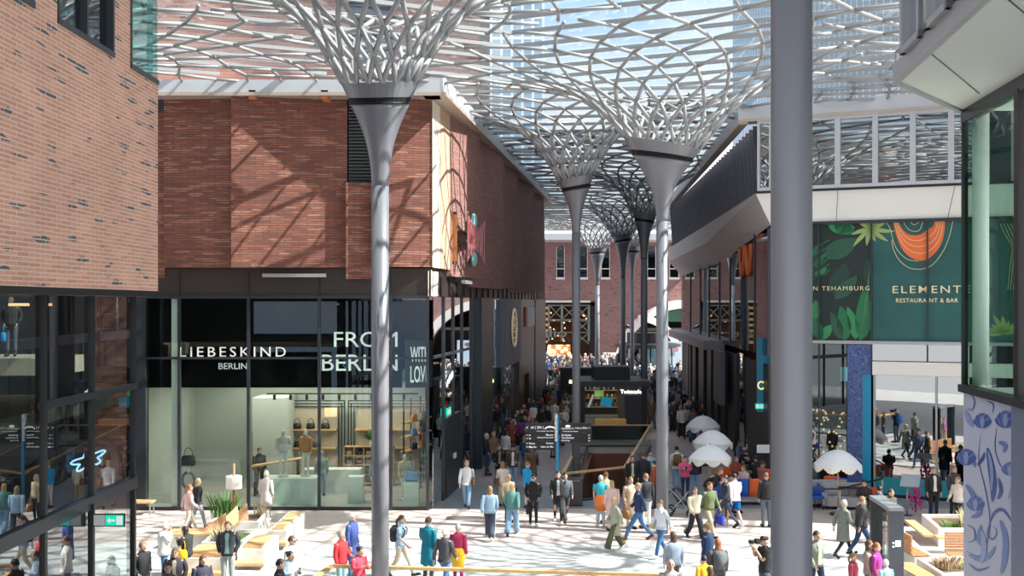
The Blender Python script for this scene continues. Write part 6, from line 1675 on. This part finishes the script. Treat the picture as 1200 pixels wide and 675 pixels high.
# --- left group
pp(221, 567, 1.60, 120, 'walk', LPK, 'jacket', CRM, 'slim', 'red', 'pony', 'woman in a pink jacket with a reddish ponytail walking before the left shop window', shoes=BRN)
pp(231, 560, 1.66, 140, 'walk2', BLK, 'blazer', (.45, .50, .56), 'jeans', 'blond', 'long', 'blond woman in a black top and pale jeans walking beside the pink jacket', shoes=(.6, .2, .2))
pp(312, 552, 1.68, 165, 'stand', (.74, .66, .62), 'coat', NVY, 'slim', 'white', 'short', 'white-haired person in a long pale coat looking into the shop window', shoes=WS)
pp(192, 611, 1.72, 110, 'face', WHT, 'jacket', DNM, 'jeans', 'white', 'short', 'white-haired man in a white hooded sweater raising a hand to his face', shoes=WS, fat=1.15)
pp(167, 635, 1.66, 60, 'pocket', BLK, 'coat', BLK, 'slim', 'ltbrown', 'short', 'woman in a dark coat at the bottom left beside the glass wall')
pp(219, 616, 1.64, 250, 'sitphone', (.03, .03, .03), 'jacket', CHR, 'jeans', 'dark', 'long', 'dark-haired woman in a black leather jacket sitting on the white planter edge eating', z0=.12, extra=(['shoulderL', YEL, 'yellow bag beside the woman sitting on the left planter edge']))
pp(205, 642, 1.66, 10, 'pocket', (.025, .025, .035), 'jacket', BLK, 'slim', 'ltbrown', 'long', 'long-haired woman in a dark coat at the bottom left, left of the seated bench', extra=(['lining', (.3, .27, .22)]))
pp(197, 659, 1.74, 20, 'stand', CHR, 'jacket', BLK, 'jeans', 'dark', 'short', 'dark-haired man of whom only the head shows at the bottom left edge')
pp(237, 650, 1.64, 40, 'phone', (.03, .035, .06), 'jacket', BLK, 'slim', 'brown', 'long', 'dark-haired woman in a navy jacket looking down at the bottom left')
pp(267, 611, 1.76, 5, 'pocket', (.03, .032, .04), 'jacket', (.30, .32, .30), 'jeans', 'brown', 'short', 'man in an open dark jacket and green shirt facing the camera by the benches', extra=(['lining', (.16, .30, .30)]))
pp(342, 628, 1.72, 70, 'stand', WHT, 'blazer', DNM, 'jeans', 'brown', 'short', 'short-haired man in white at the bottom, left of the wooden railing corner', extra=(['glasses', BLK]))
pp(339, 645, 1.64, 60, 'phone', (.36, .48, .60), 'blazer', DNM, 'jeans', 'dark', 'bun', 'woman in a light blue top with a dark bun at the bottom, phone in hand', extra=(['phone', BLK, 'phone in the hand of the woman with the dark bun']))
pp(328, 655, 1.70, 100, 'stand', BLK, 'jacket', BLK, 'jeans', 'dark', 'short', 'person in black seen from behind at the bottom, left of the woman with the bun')
# --- middle front
pp(400, 623, 1.62, 60, 'hold', RED, 'jacket', (.35, .45, .50), 'jeans', 'grey', 'bun', 'grey-haired woman in a bright red anorak left of the front column')
pp(413, 601, 1.76, 70, 'stand', (.05, .08, .28), 'coat', DNM, 'jeans', 'white', 'short', 'white-haired man in a long blue raincoat behind the red anorak')
pp(421, 640, 1.60, 50, 'phone', (.72, .06, .10), 'jacket', DNM, 'jeans', 'dark', 'bun', 'dark-haired woman in a raspberry pink jacket close to the front column')
pp(469, 603, 1.68, 80, 'walk', LBL, 'tee', CRM, 'slim', 'brown', 'pony', 'ponytailed woman in a pale blue top and beige trousers right of the front column', extra=(['backpack', (.03, .03, .035), 'black backpack slung on the woman in the pale blue top']))
pp(502, 606, 1.76, 150, 'hold', (.0, .16, .24), 'coat', CHR, 'slim', 'brown', 'short', 'man in a teal anorak seen from behind, right of the front column')
pp(521, 619, 1.66, 150, 'walk', CHR, 'blazer', DNM, 'jeans', 'white', 'short', 'white-haired woman in a black top with an orange strap, between teal and yellow')
pp(537, 614, 1.60, 165, 'stand', (.45, .03, .10), 'blazer', MAG, 'slim', 'grey', 'short', 'woman in a crimson top with a yellow jacket knotted at the waist', extra=(['tied', YEL, 'yellow jacket tied round the waist of the woman in crimson']))
# --- centre left
pp(574, 569, 1.68, 175, 'walk', (.30, .44, .58), 'jacket', (.04, .05, .08), 'wide', 'ltbrown', 'long', 'long-haired woman in a light denim jacket and striped black trousers', extra=(['stripe', WHT]), shoes=WS)
pp(600, 566, 1.66, 170, 'walk2', (.10, .26, .25), 'jacket', LDN, 'wide', 'blond', 'long', 'woman in a dark green jacket and wide jeans beside the denim-jacket woman')
pp(547, 539, 1.74, 175, 'walk', (.62, .62, .66), 'blazer', LDN, 'jeans', 'blond', 'short', 'man in a pale patterned shirt and jeans walking towards the corner door', extra=(['shoulderR', (.10, .06, .04), 'brown bag on the man in the pale patterned shirt']))
pp(570, 508, 1.78, 90, 'pocket', (.015, .018, .03), 'jacket', NVY, 'jeans', 'grey', 'short', 'grey-haired man in a dark jacket standing at the shaded glass wall')
pp(585, 521, 1.66, 10, 'pocket', BLK, 'blazer', BLK, 'slim', 'brown', 'short', 'woman all in black standing in the shade left of the capped man', extra=(['lining', (.3, .22, .18)]))
pp(589, 541, 1.60, 200, 'stand', (.66, .58, .50), 'blazer', KHK, 'slim', 'ltbrown', 'long', 'woman in a cream top with a brown shoulder bag in the shade', extra=(['shoulderL', (.12, .05, .03), 'brown shoulder bag on the woman in the cream top']))
pp(601, 521, 1.78, 0, 'hold', (.06, .055, .04), 'jacket', LDN, 'jeans', 'dark', 'cap', 'man with a black cap and open olive jacket in front of the door', extra=(['lining', WHT]))
pp(623, 521, 1.76, 0, 'walk', (.13, .07, .04), 'coat', (.12, .07, .05), 'slim', 'brown', 'short', 'man in a brown coat walking towards the camera under the sign boards')
pp(618, 541, 1.66, 120, 'hold', CYB, 'jacket', WS, 'slim', 'ltbrown', 'short', 'woman in a bright blue jacket and white trousers below the signpost', fat=1.1)
pp(625, 556, 1.70, 0, 'pocket', (.012, .012, .014), 'jacket', BLK, 'slim', 'dark', 'short', 'woman dressed in black with a small black handbag left of the signpost base', extra=(['bagR', BLK, 'small black handbag held by the woman in black'], ['glasses', BLK]), shoes=WS)
pp(654, 551, 1.76, 0, 'walk', (.02, .02, .022), 'jacket', BLK, 'slim', 'dark', 'short', 'man in a black leather jacket over a grey shirt before the litter bin', extra=(['lining', GRY]), shoes=WS)
pp(662, 553, 1.68, 10, 'walk2', (.10, .12, .14), 'jacket', CHR, 'jeans', 'dark', 'long', 'dark-haired person half hidden behind the man in the leather jacket')
pp(596, 556, 1.60, 30, 'stand', BEI, 'jacket', BLK, 'slim', 'blond', 'long', 'small blond woman carrying a tan bag behind the dark green jacket', extra=(['bagL', (.45, .25, .12), 'tan bag carried by the small blond woman']))
# --- centre
pp(704, 557, 1.68, 170, 'stand', TUR, 'tee', (.45, .55, .62), 'jeans', 'grey', 'short', 'woman in a turquoise t-shirt with an orange jacket tied at the waist', extra=(['tied', ORG, 'orange jacket tied round the waist of the turquoise t-shirt']), shoes=WS)
pp(710, 553, 1.72, 190, 'stand', BEI, 'blazer', CRM, 'slim', 'red', 'short', 'red-haired person in beige partly hidden behind the turquoise t-shirt')
pp(717, 563, 1.62, 190, 'stand', LPK, 'coat', WS, 'slim', 'blond', 'long', 'blond woman in pale pink standing close to the turquoise t-shirt')
pp(721, 582, 1.60, 280, 'walk', (.38, .38, .30), 'coat', OLV, 'wide', 'blond', 'short', 'short-haired blond woman in a pale sage coat and olive trousers', extra=(['shoulderR', (.55, .48, .42), 'pale handbag of the woman in olive trousers']), shoes=WS)
pp(741, 534, 1.68, 0, 'stand', BLK, 'coat', BLK, 'slim', 'brown', 'short', 'woman in black with a pale scarf beside the stair railing', extra=(['lining', CRM]))
pp(754, 530, 1.80, 170, 'stand', (.02, .02, .03), 'coat', BLK, 'slim', 'brown', 'short', 'tall man in a black coat seen from behind near the pale column')
pp(762, 528, 1.66, 20, 'stand', (.30, .42, .55), 'blazer', DNM, 'jeans', 'dark', 'short', 'dark-haired person in a light blue shirt beside the tall black coat')
pp(767, 540, 1.70, 250, 'stand', (.28, .06, .03), 'jacket', CHR, 'slim', 'dark', 'short', 'person in a rust red jacket partly behind the pale column')
pp(739, 559, 1.68, 20, 'hold', (.55, .42, .30), 'long', CRM, 'slim', 'ltbrown', 'long', 'woman in a long beige coat with a tan handbag', extra=(['bagR', (.42, .20, .08), 'tan leather handbag of the woman in the long beige coat']))
pp(749, 565, 1.80, 270, 'walk', (.02, .035, .10), 'jacket', (.05, .15, .32), 'jeans', 'ltbrown', 'short', 'man in a navy jacket and blue jeans walking left before the pale column', shoes=(.12, .03, .02))
pp(757, 555, 1.78, 200, 'stand', (.03, .035, .045), 'blazer', WS, 'jeans', 'ltbrown', 'short', 'man in a black vest and white trousers behind the navy jacket')
pp(775, 585, 1.68, 300, 'walk', (.66, .68, .74), 'blazer', (.04, .12, .28), 'jeans', 'brown', 'short', 'woman in a white blouse and jeans in front of the pale column base', extra=(['shoulderR', BEI, 'beige bag on the woman in the white blouse']), shoes=WS)
# --- centre right
pp(793, 523, 1.76, 180, 'stand', (.66, .62, .56), 'blazer', LDN, 'jeans', 'dark', 'bun', 'person in a white top and jeans seen from behind near the parasols', extra=(['backpack', BRN, 'small brown pack on the white top near the parasols']))
pp(803, 534, 1.64, 0, 'phone', PNK, 'jacket', NVY, 'slim', 'dark', 'short', 'woman in a hot pink jacket looking at her phone', extra=(['phone', BLK, 'phone held by the woman in the hot pink jacket']))
pp(814, 530, 1.70, 180, 'stand', (.03, .03, .035), 'jacket', LDN, 'jeans', 'dark', 'short', 'person in light jeans hidden above the waist by the nearest white parasol')
pp(829, 547, 1.70, 60, 'lean', (.02, .02, .022), 'jacket', CHR, 'slim', 'ltbrown', 'short', 'person in a black coat bending forward beneath the nearest parasol')
pp(814, 570, 1.64, 20, 'walk', (.66, .58, .44), 'jacket', BLK, 'wide', 'red', 'long', 'auburn-haired woman in a cream jacket and striped track trousers', extra=(['stripe', WHT]), shoes=BLK)
pp(831, 564, 1.76, 30, 'walk2', (.12, .15, .07), 'jacket', (.48, .38, .27), 'jeans', 'red', 'short', 'man in a camouflage green jacket and sand trousers', extra=(['bagL', (.03, .05, .40), 'blue carrier bag in the hand of the camouflage jacket man']))
pp(861, 554, 1.78, 200, 'walk', (.78, .60, .62), 'blazer', (.0, .13, .40), 'shorts', 'dark', 'short', 'man in a pale pink shirt and blue shorts beside the dark-clad walker', shoes=WS)
pp(851, 556, 1.74, 280, 'walk2', (.03, .04, .06), 'jacket', (.05, .06, .10), 'slim', 'dark', 'short', 'man in dark clothes striding left behind the pink shirt')
pp(868, 554, 1.70, 20, 'stand', BLK, 'jacket', LDN, 'jeans', 'dark', 'short', 'person in black partly hidden between the pink shirt and the shaded sofa') if False else None
pp(898, 554, 1.78, 180, 'stand', BLK, 'jacket', (.12, .14, .18), 'jeans', 'ltbrown', 'short', 'person in a black jacket standing half behind the near grey pillar')
# --- right front
pp(789, 623, 1.66, 190, 'stand', (.28, .34, .44), 'jacket', CHR, 'slim', 'brown', 'long', 'brown-haired woman in a grey-blue sweater seen from behind at the bottom', fat=1.12)
pp(786, 655, 1.76, 0, 'stand', (.42, .38, .38), 'tee', DNM, 'jeans', 'brown', 'bald', 'bald man looking at the camera at the bottom edge', skin=1)
pp(829, 613, 1.78, 240, 'stand', (.01, .03, .10), 'jacket', BLK, 'jeans', 'ltbrown', 'short', 'man with glasses in a deep blue jacket at the bottom centre-right', extra=(['glasses', BLK]))
pp(841, 631, 1.66, 190, 'stand', (.07, .07, .08), 'jacket', CHR, 'jeans', 'red', 'long', 'woman with long reddish-brown hair and a black jacket beside the deep blue jacket', extra=(['backpack', (.10, .12, .14), 'dark backpack of the woman with long reddish-brown hair']))
pp(825, 651, 1.45, 200, 'stand', YEL, 'jacket', NVY, 'jeans', 'dark', 'short', 'child in a bright yellow jacket at the bottom edge')
pp(832, 664, 1.40, 220, 'stand', (.12, .06, .04), 'jacket', NVY, 'jeans', 'brown', 'long', 'child with long brown hair right of the yellow jacket at the bottom edge')
pp(896, 628, 1.78, 280, 'camera', (.012, .014, .018), 'tee', (.04, .06, .10), 'jeans', 'grey', 'cap', 'photographer in a black t-shirt aiming a camera beside the near grey pillar', skin=1, extra=(['camera', BLK, 'black camera with a long lens held up by the photographer'], ['backpack', (.02, .10, .30), 'blue backpack worn by the photographer']))
pp(956, 621, 1.76, 20, 'walk', (.24, .27, .22), 'jacket', NVY, 'jeans', 'dark', 'short', 'dark-haired man in a sage green jacket right of the near grey pillar', skin=1, extra=(['lining', CRM]))
pp(988, 585, 1.68, 110, 'walk', (.17, .18, .17), 'coat', BLK, 'slim', 'grey', 'short', 'woman in a grey-green blazer walking right towards the totem')
pp(1009, 581, 1.78, 100, 'walk2', (.045, .05, .05), 'jacket', (.03, .07, .16), 'jeans', 'ltbrown', 'short', 'man in a dark grey leather jacket walking beside the grey-green blazer', fat=1.1)
pp(1031, 569, 1.74, 170, 'walk', (.06, .10, .18), 'jacket', (.02, .05, .13), 'jeans', 'dark', 'short', 'person in blue jeans passing directly behind the totem', z0=0)
pp(1044, 573, 1.66, 30, 'stand', (.07, .06, .04), 'jacket', CHR, 'slim', 'brown', 'short', 'person in olive brown standing behind the top of the totem')
pp(1018, 633, 1.62, 70, 'stand', (.32, .26, .24), 'jacket', DNM, 'jeans', 'brown', 'long', 'woman with long brown hair at the bottom, left of the purple jacket')
pp(1027, 636, 1.58, 60, 'stand', PUR, 'jacket', DNM, 'jeans', 'red', 'short', 'red-haired person in a purple jacket in front of the totem', extra=(['tied', ORG, 'orange garment round the waist of the purple jacket wearer']))
pp(1000, 648, 1.40, 60, 'stand', (.32, .04, .07), 'jacket', NVY, 'jeans', 'ltbrown', 'pony', 'girl in a dark red jacket at the bottom, left of the totem')
pp(1038, 656, 1.35, 200, 'stand', (.25, .55, .72), 'jacket', NVY, 'jeans', 'white', 'short', 'light-haired child in a pale blue jacket at the bottom by the totem')
pp(1094, 547, 1.80, 0, 'stand', (.02, .02, .02), 'jacket', BLK, 'slim', 'ltbrown', 'short', 'man in a black jacket and white shirt standing before the glass doors', extra=(['lining', WHT]), shoes=WS)
pp(1091, 567, 1.20, 10, 'stand', (.02, .03, .07), 'jacket', LDN, 'jeans', 'brown', 'short', 'small child in a navy jacket standing in front of the man in black')
pp(1118, 546, 1.74, 20, 'stand', (.05, .05, .05), 'jacket', BLK, 'jeans', 'ltbrown', 'short', 'man in dark clothes by the right edge behind the woman in cream')
pp(1123, 558, 1.66, 300, 'walk', (.70, .64, .58), 'blazer', BLK, 'slim', 'ltbrown', 'long', 'woman in a cream blouse and black trousers at the floral wall edge')
# --- corridor, individually visible
pp(799, 476, 1.76, 180, 'walk', (.62, .60, .64), 'blazer', BLK, 'slim', 'brown', 'short', 'man in a white shirt with a dark bag walking away left of the farthest parasol', extra=(['shoulderL', BLK, 'dark shoulder bag of the man in the white shirt walking away']))
pp(823, 474, 1.74, 180, 'stand', BLK, 'jacket', BLK, 'slim', 'red', 'short', 'person in black standing right above the farthest parasol')
pp(612, 489, 1.66, 180, 'stand', (.28, .05, .25), 'jacket', CHR, 'slim', 'dark', 'long', 'person in a violet pink jacket left of the sign boards')
pp(597, 486, 1.70, 150, 'stand', (.03, .03, .05), 'jacket', DNM, 'jeans', 'dark', 'short', 'person in dark clothes left of the violet pink jacket')
pp(620, 488, 1.72, 190, 'walk', (.06, .06, .18), 'jacket', CHR, 'slim', 'dark', 'bald', 'person in a dark blue jacket just above the left sign board', extra=(['lining', WHT]))
pp(604, 484, 1.66, 30, 'stand', (.5, .45, .42), 'blazer', DNM, 'jeans', 'dark', 'bun', 'person in a pale top in the shaded group left of the sign boards')
pp(648, 455, 1.78, 180, 'stand', (.20, .22, .42), 'blazer', (.25, .27, .32), 'jeans', 'dark', 'short', 'person in a lilac blue shirt walking away left of the stair column')
pp(640, 452, 1.74, 180, 'walk', BLK, 'jacket', BLK, 'slim', 'brown', 'short', 'dark figure walking away left of the lilac blue shirt')
pp(661, 457, 1.70, 180, 'stand', (.08, .06, .05), 'coat', CHR, 'slim', 'red', 'short', 'person in a dark brown coat left of the stair column')
pp(664, 430, 1.84, 180, 'stand', (.01, .10, .42), 'jacket', BLK, 'slim', 'dark', 'short', 'person in a bright blue jacket far along the arcade left of the stair column')
pp(762, 450, 1.80, 180, 'walk', (.35, .03, .05), 'jacket', CHR, 'slim', 'dark', 'short', 'person in a red top beside the right end of the kiosk')
# terrace guests in the shade (seated)
G1 = 'guests seated on the shaded terrace'
for px, hy, fc, t_, hc, st_, l in ((862, 535, 30, (.25, .05, .03), 'red', 'long', 'auburn-haired guest in a rust top seated behind the nearest parasol'),
        (872, 545, 300, (.60, .40, .42), 'red', 'short', 'guest in a pale pink top seated beside the rust top'),
        (866, 516, 60, (.18, .16, .30), 'brown', 'short', 'guest in a lilac shirt sitting farther back on the terrace'),
        (878, 512, 250, (.55, .42, .44), 'dark', 'short', 'guest in pale pink sitting at the rear terrace table'),
        (886, 534, 200, BLK, 'dark', 'short', 'guest in black seated with back to the rear terrace'),
        (893, 540, 120, (.30, .10, .08), 'brown', 'bun', 'guest in dull red seated next to the near pillar'),
        (855, 556, 20, (.62, .30, .36), 'dark', 'short', 'guest in a pink checked top seated just left of the pink shirt'),
        (845, 560, 30, (.02, .06, .28), 'dark', 'short', 'guest in a dark blue top seated under the nearest parasol'),
        (1013, 562, 330, (.03, .03, .03), 'dark', 'short', 'guest in black sitting at the outdoor table right of the lit parasol'),
        (897, 520, 170, (.10, .10, .12), 'ltbrown', 'long', 'long-haired guest farther back beside the near pillar')):
    pp(px, hy, 1.70, fc, 'sit', t_, 'jacket', BLK, 'slim', hc, st_, l)
# shop staff and the man on the gallery
person(-9.7, 42.6, 30, 1.72, 'stand', BLK, 'jacket', BLK, 'slim', 'dark', 'short', 'person in black behind the glass of the shop, left of the wall display', z0=.05)
person(-7.2, 41.9, 200, 1.70, 'stand', (.30, .42, .45), 'jacket', LDN, 'jeans', 'grey', 'short', 'customer in a pale blue-green top inside the shop', z0=.05)
person(-10.6, 22.4, 100, 1.78, 'pocket', (.04, .045, .05), 'jacket', (.10, .12, .16), 'jeans', 'grey', 'short', 'man in a dark padded jacket standing on the gallery behind the upper left glass', z0=5.4) if False else None
person(-14.9, 33.0, 15, 1.78, 'pocket', (.04, .045, .05), 'jacket', (.10, .12, .16), 'jeans', 'grey', 'short', 'man in a dark padded jacket standing behind the upper left glass', z0=5.72, extra=(['bagR', (.02, .25, .60), 'blue carrier bag of the man behind the upper left glass']))
o = MB().box(-24, -13.4, 32.4, 35.2, 5.2, 5.7).build('gallery_walkway', mat('beige_slab_edge', (.45, .39, .31)), None, origin=(-15, 33, 5.4)); tag(o, 'beige walkway slab behind the upper left glass', 'walkway')
o = MB().box(-24, -13.6, 35.2, 35.6, 0, 8).build('gallery_wall', M_DARK, None, origin=(-18, 35.4, 0)); tag(o, 'dark wall behind the beige walkway', 'wall')
# mannequins
M_MAN = mat('mannequin_white', (.70, .70, .68), .4)
def mannequin(x, y, z, face, pose, label, dress=None):
    NP[0] += 1; J = joints(pose, random.Random(NP[0])); t = thing('mannequin', label, 'mannequin', (x, y, z), R(face))
    skin_body(J).build('figure', [M_MAN, M_MAN, M_MAN], t); top_mb(J, 'blazer').build('garment', cloth(dress or (.6, .6, .58)), t)
    MB().lathe([(.2, -.0), (.2, .012)], n=20, smooth=False).build('base_plate', M_LIP, t)
mannequin(-8.35, 40.5, 1.0, 10, 'pocket', 'white mannequin with a fur-like jacket standing on the wide plinth')
mannequin(-7.55, 40.6, 1.0, -20, 'stand', 'mannequin in an orange-trimmed top at the right of the wide plinth', (.55, .25, .12))
mannequin(-4.95, 40.5, .05, 10, 'walk', 'mannequin with a blue denim outfit left of the grey column', (.15, .24, .38))
mannequin(-3.95, 40.9, .05, 30, 'stand', 'mannequin in a yellow-beige coat behind the blue handbag', (.55, .45, .25))

# --- the crowd farther down the arcade: one figure per object
PAL = [(.015, .015, .02), (.02, .03, .07), (.03, .03, .035), (.10, .10, .11), (.55, .53, .50), (.02, .02, .02), (.20, .12, .08), (.02, .06, .15), (.04, .05, .04), (.35, .30, .24), (.012, .012, .018), (.22, .04, .04), (.62, .60, .58), (.06, .07, .10), (.30, .34, .42), (.02, .02, .03)]
M_CT = random_mat('crowd_jacket', PAL); M_CB = random_mat('crowd_trousers', [(.02, .02, .025), (.04, .08, .16), (.10, .16, .26), (.03, .03, .03), (.20, .17, .13), (.015, .015, .02)])
M_CH = random_mat('crowd_hair', [(.02, .015, .012), (.08, .045, .025), (.35, .24, .13), (.40, .38, .36), (.03, .02, .015), (.14, .07, .035)])
def crowd_proto(i):
    rg = random.Random(100+i); pose = ['stand', 'walk', 'walk2', 'pocket', 'phone', 'hold'][i % 6]
    J = joints(pose, rg); m = MB()
    m.ell(J['hed'], (.078, .095, .118), 10, 7, 0)
    m.tube([J['nec']-V3((0, 0, .03)), J['hed']], .052, 7, 0)
    for k in 'LR':
        d = (J['wr'+k]-J['el'+k]).normalized(); m.tube([J['wr'+k], J['wr'+k]+d*.09, J['wr'+k]+d*.16], [.03, .036, .014], 6, 0)
    m.merge(top_mb(J, ['jacket', 'coat', 'blazer', 'jacket'][i % 4], mi=1, n=10)); m.merge(bottom_mb(J, ['slim', 'jeans', 'wide'][i % 3], mi=2, n=7))
    h = hair_mb(J, ['short', 'long', 'short', 'pony', 'bun'][i % 5], 3); m.merge(h)
    for k in 'LR': m.merge(shoe_mb(J, k, 4))
    o = m.build('person', [SKINS[i % 2], M_CT, M_CB, M_CH, cloth(BLK)]); return o
protos = [crowd_proto(i) for i in range(12)]
rc = random.Random(21); placed = []; cnt = 0; used = set()
zones = [(47, 58, 14, 'people in the shaded crowd beside the left shop wall, arcade entrance', 'person in the shaded crowd between the left shop wall and the kiosk'),
         (58, 75, 72, 'crowd around the coffee kiosk', 'person in the shaded crowd passing the sides of the coffee kiosk'),
         (75, 93, 112, 'crowd behind the coffee kiosk', 'person in the dense crowd behind the coffee kiosk')]
for y0, y1, num, grp, lab in zones:
    k = 0; tries = 0
    while k < num and tries < 4000:
        tries += 1
        y = rc.uniform(y0, y1); xl = XL(y)+.6 if y < 80 else bx(636)*y/YB; xr = XI(y)-.8 if y < 84 else 19
        x = rc.uniform(xl, xr)
        if y < 62 and (x > HD[0]-.4 or x < xl) and x < 9.3: continue       # opening, kiosk, terrace
        if y < 58 and x > 2.6: continue
        if 59 < y < 64.2 and kx0-.5 < x < kx1+.5: continue
        if 71.5 < y < 73.6 and 2.9 < x < 6.6: continue
        if any(math.hypot(x-c[0], y-c[1]) < .6 for c in COLS) or math.hypot(x-13.2, y-108) < 3.5 or math.hypot(x-10.4, y-106) < 1.3: continue
        if any((x-a)**2+(y-b)**2 < .55**2 for a, b in placed): continue
        placed.append((x, y)); i = rc.randrange(12); s = rc.uniform(.93, 1.06)
        o = protos[i] if i not in used else protos[i].copy()
        if i in used: COL.objects.link(o)
        used.add(i)
        o.location = (x, y, 0); o.rotation_euler = (0, 0, R(rc.choice((0, 180))+rc.uniform(-50, 50))); o.scale = (s, s, s)
        tag(o, lab, 'person', grp); k += 1

# the farthest, uncountable part of the crowd before the brick hall
SOLID = [cloth(c) for c in PAL]; HM = list(HAIRC.values())[:6]
small = []
for i in range(6):
    rg = random.Random(300+i); J = joints(['stand', 'walk', 'walk2', 'pocket', 'hold', 'phone'][i], rg); m = MB()
    m.ell(J['hed'], (.082, .098, .12), 8, 5, 0); m.merge(top_mb(J, ['jacket', 'coat'][i % 2], mi=1, n=8)); m.merge(bottom_mb(J, 'slim', mi=2, n=5)); m.ell(J['hed']+V3((0, .03, .035)), (.088, .10, .10), 8, 5, 3)
    for k in 'LR': m.merge(shoe_mb(J, k, 2))
    small.append(m)
mb = MB(); k = 0; pts = []
while k < 260:
    y = rc.uniform(93.5, 127); x = rc.uniform(bx(634)*y/YB, 19)
    if math.hypot(x-13.2, y-108) < 3.5 or math.hypot(x-10.4, y-106) < 1.3 or any(math.hypot(x-c[0], y-c[1]) < .6 for c in COLS) or 111.5 < y < 112.7 and x > 12.5: continue
    if any((x-a)**2+(y-b)**2 < .5**2 for a, b in pts): continue
    pts.append((x, y)); m = small[rc.randrange(6)]; q = MB(); q.merge(m, Matrix.Translation((x, y, 0))@Matrix.Rotation(rc.uniform(0, 6.28), 4, 'Z'))
    mp_ = {0: 0, 1: 2+rc.randrange(16), 2: 2+rc.choice((0, 1, 2, 3, 13)), 3: 18+rc.randrange(6)}
    q.m = [mp_[a] for a in q.m]; mb.merge(q); k += 1
o = mb.build('distant_crowd', [SKINS[0], SKINS[1]]+SOLID+HM); tag(o, 'densest, farthest part of the crowd filling the arcade end before the brick hall', 'crowd', kind='stuff')
# ------------------------------------------------------------------ tidy up
for o in bpy.data.objects:
    if '_world' in o: del o['_world']
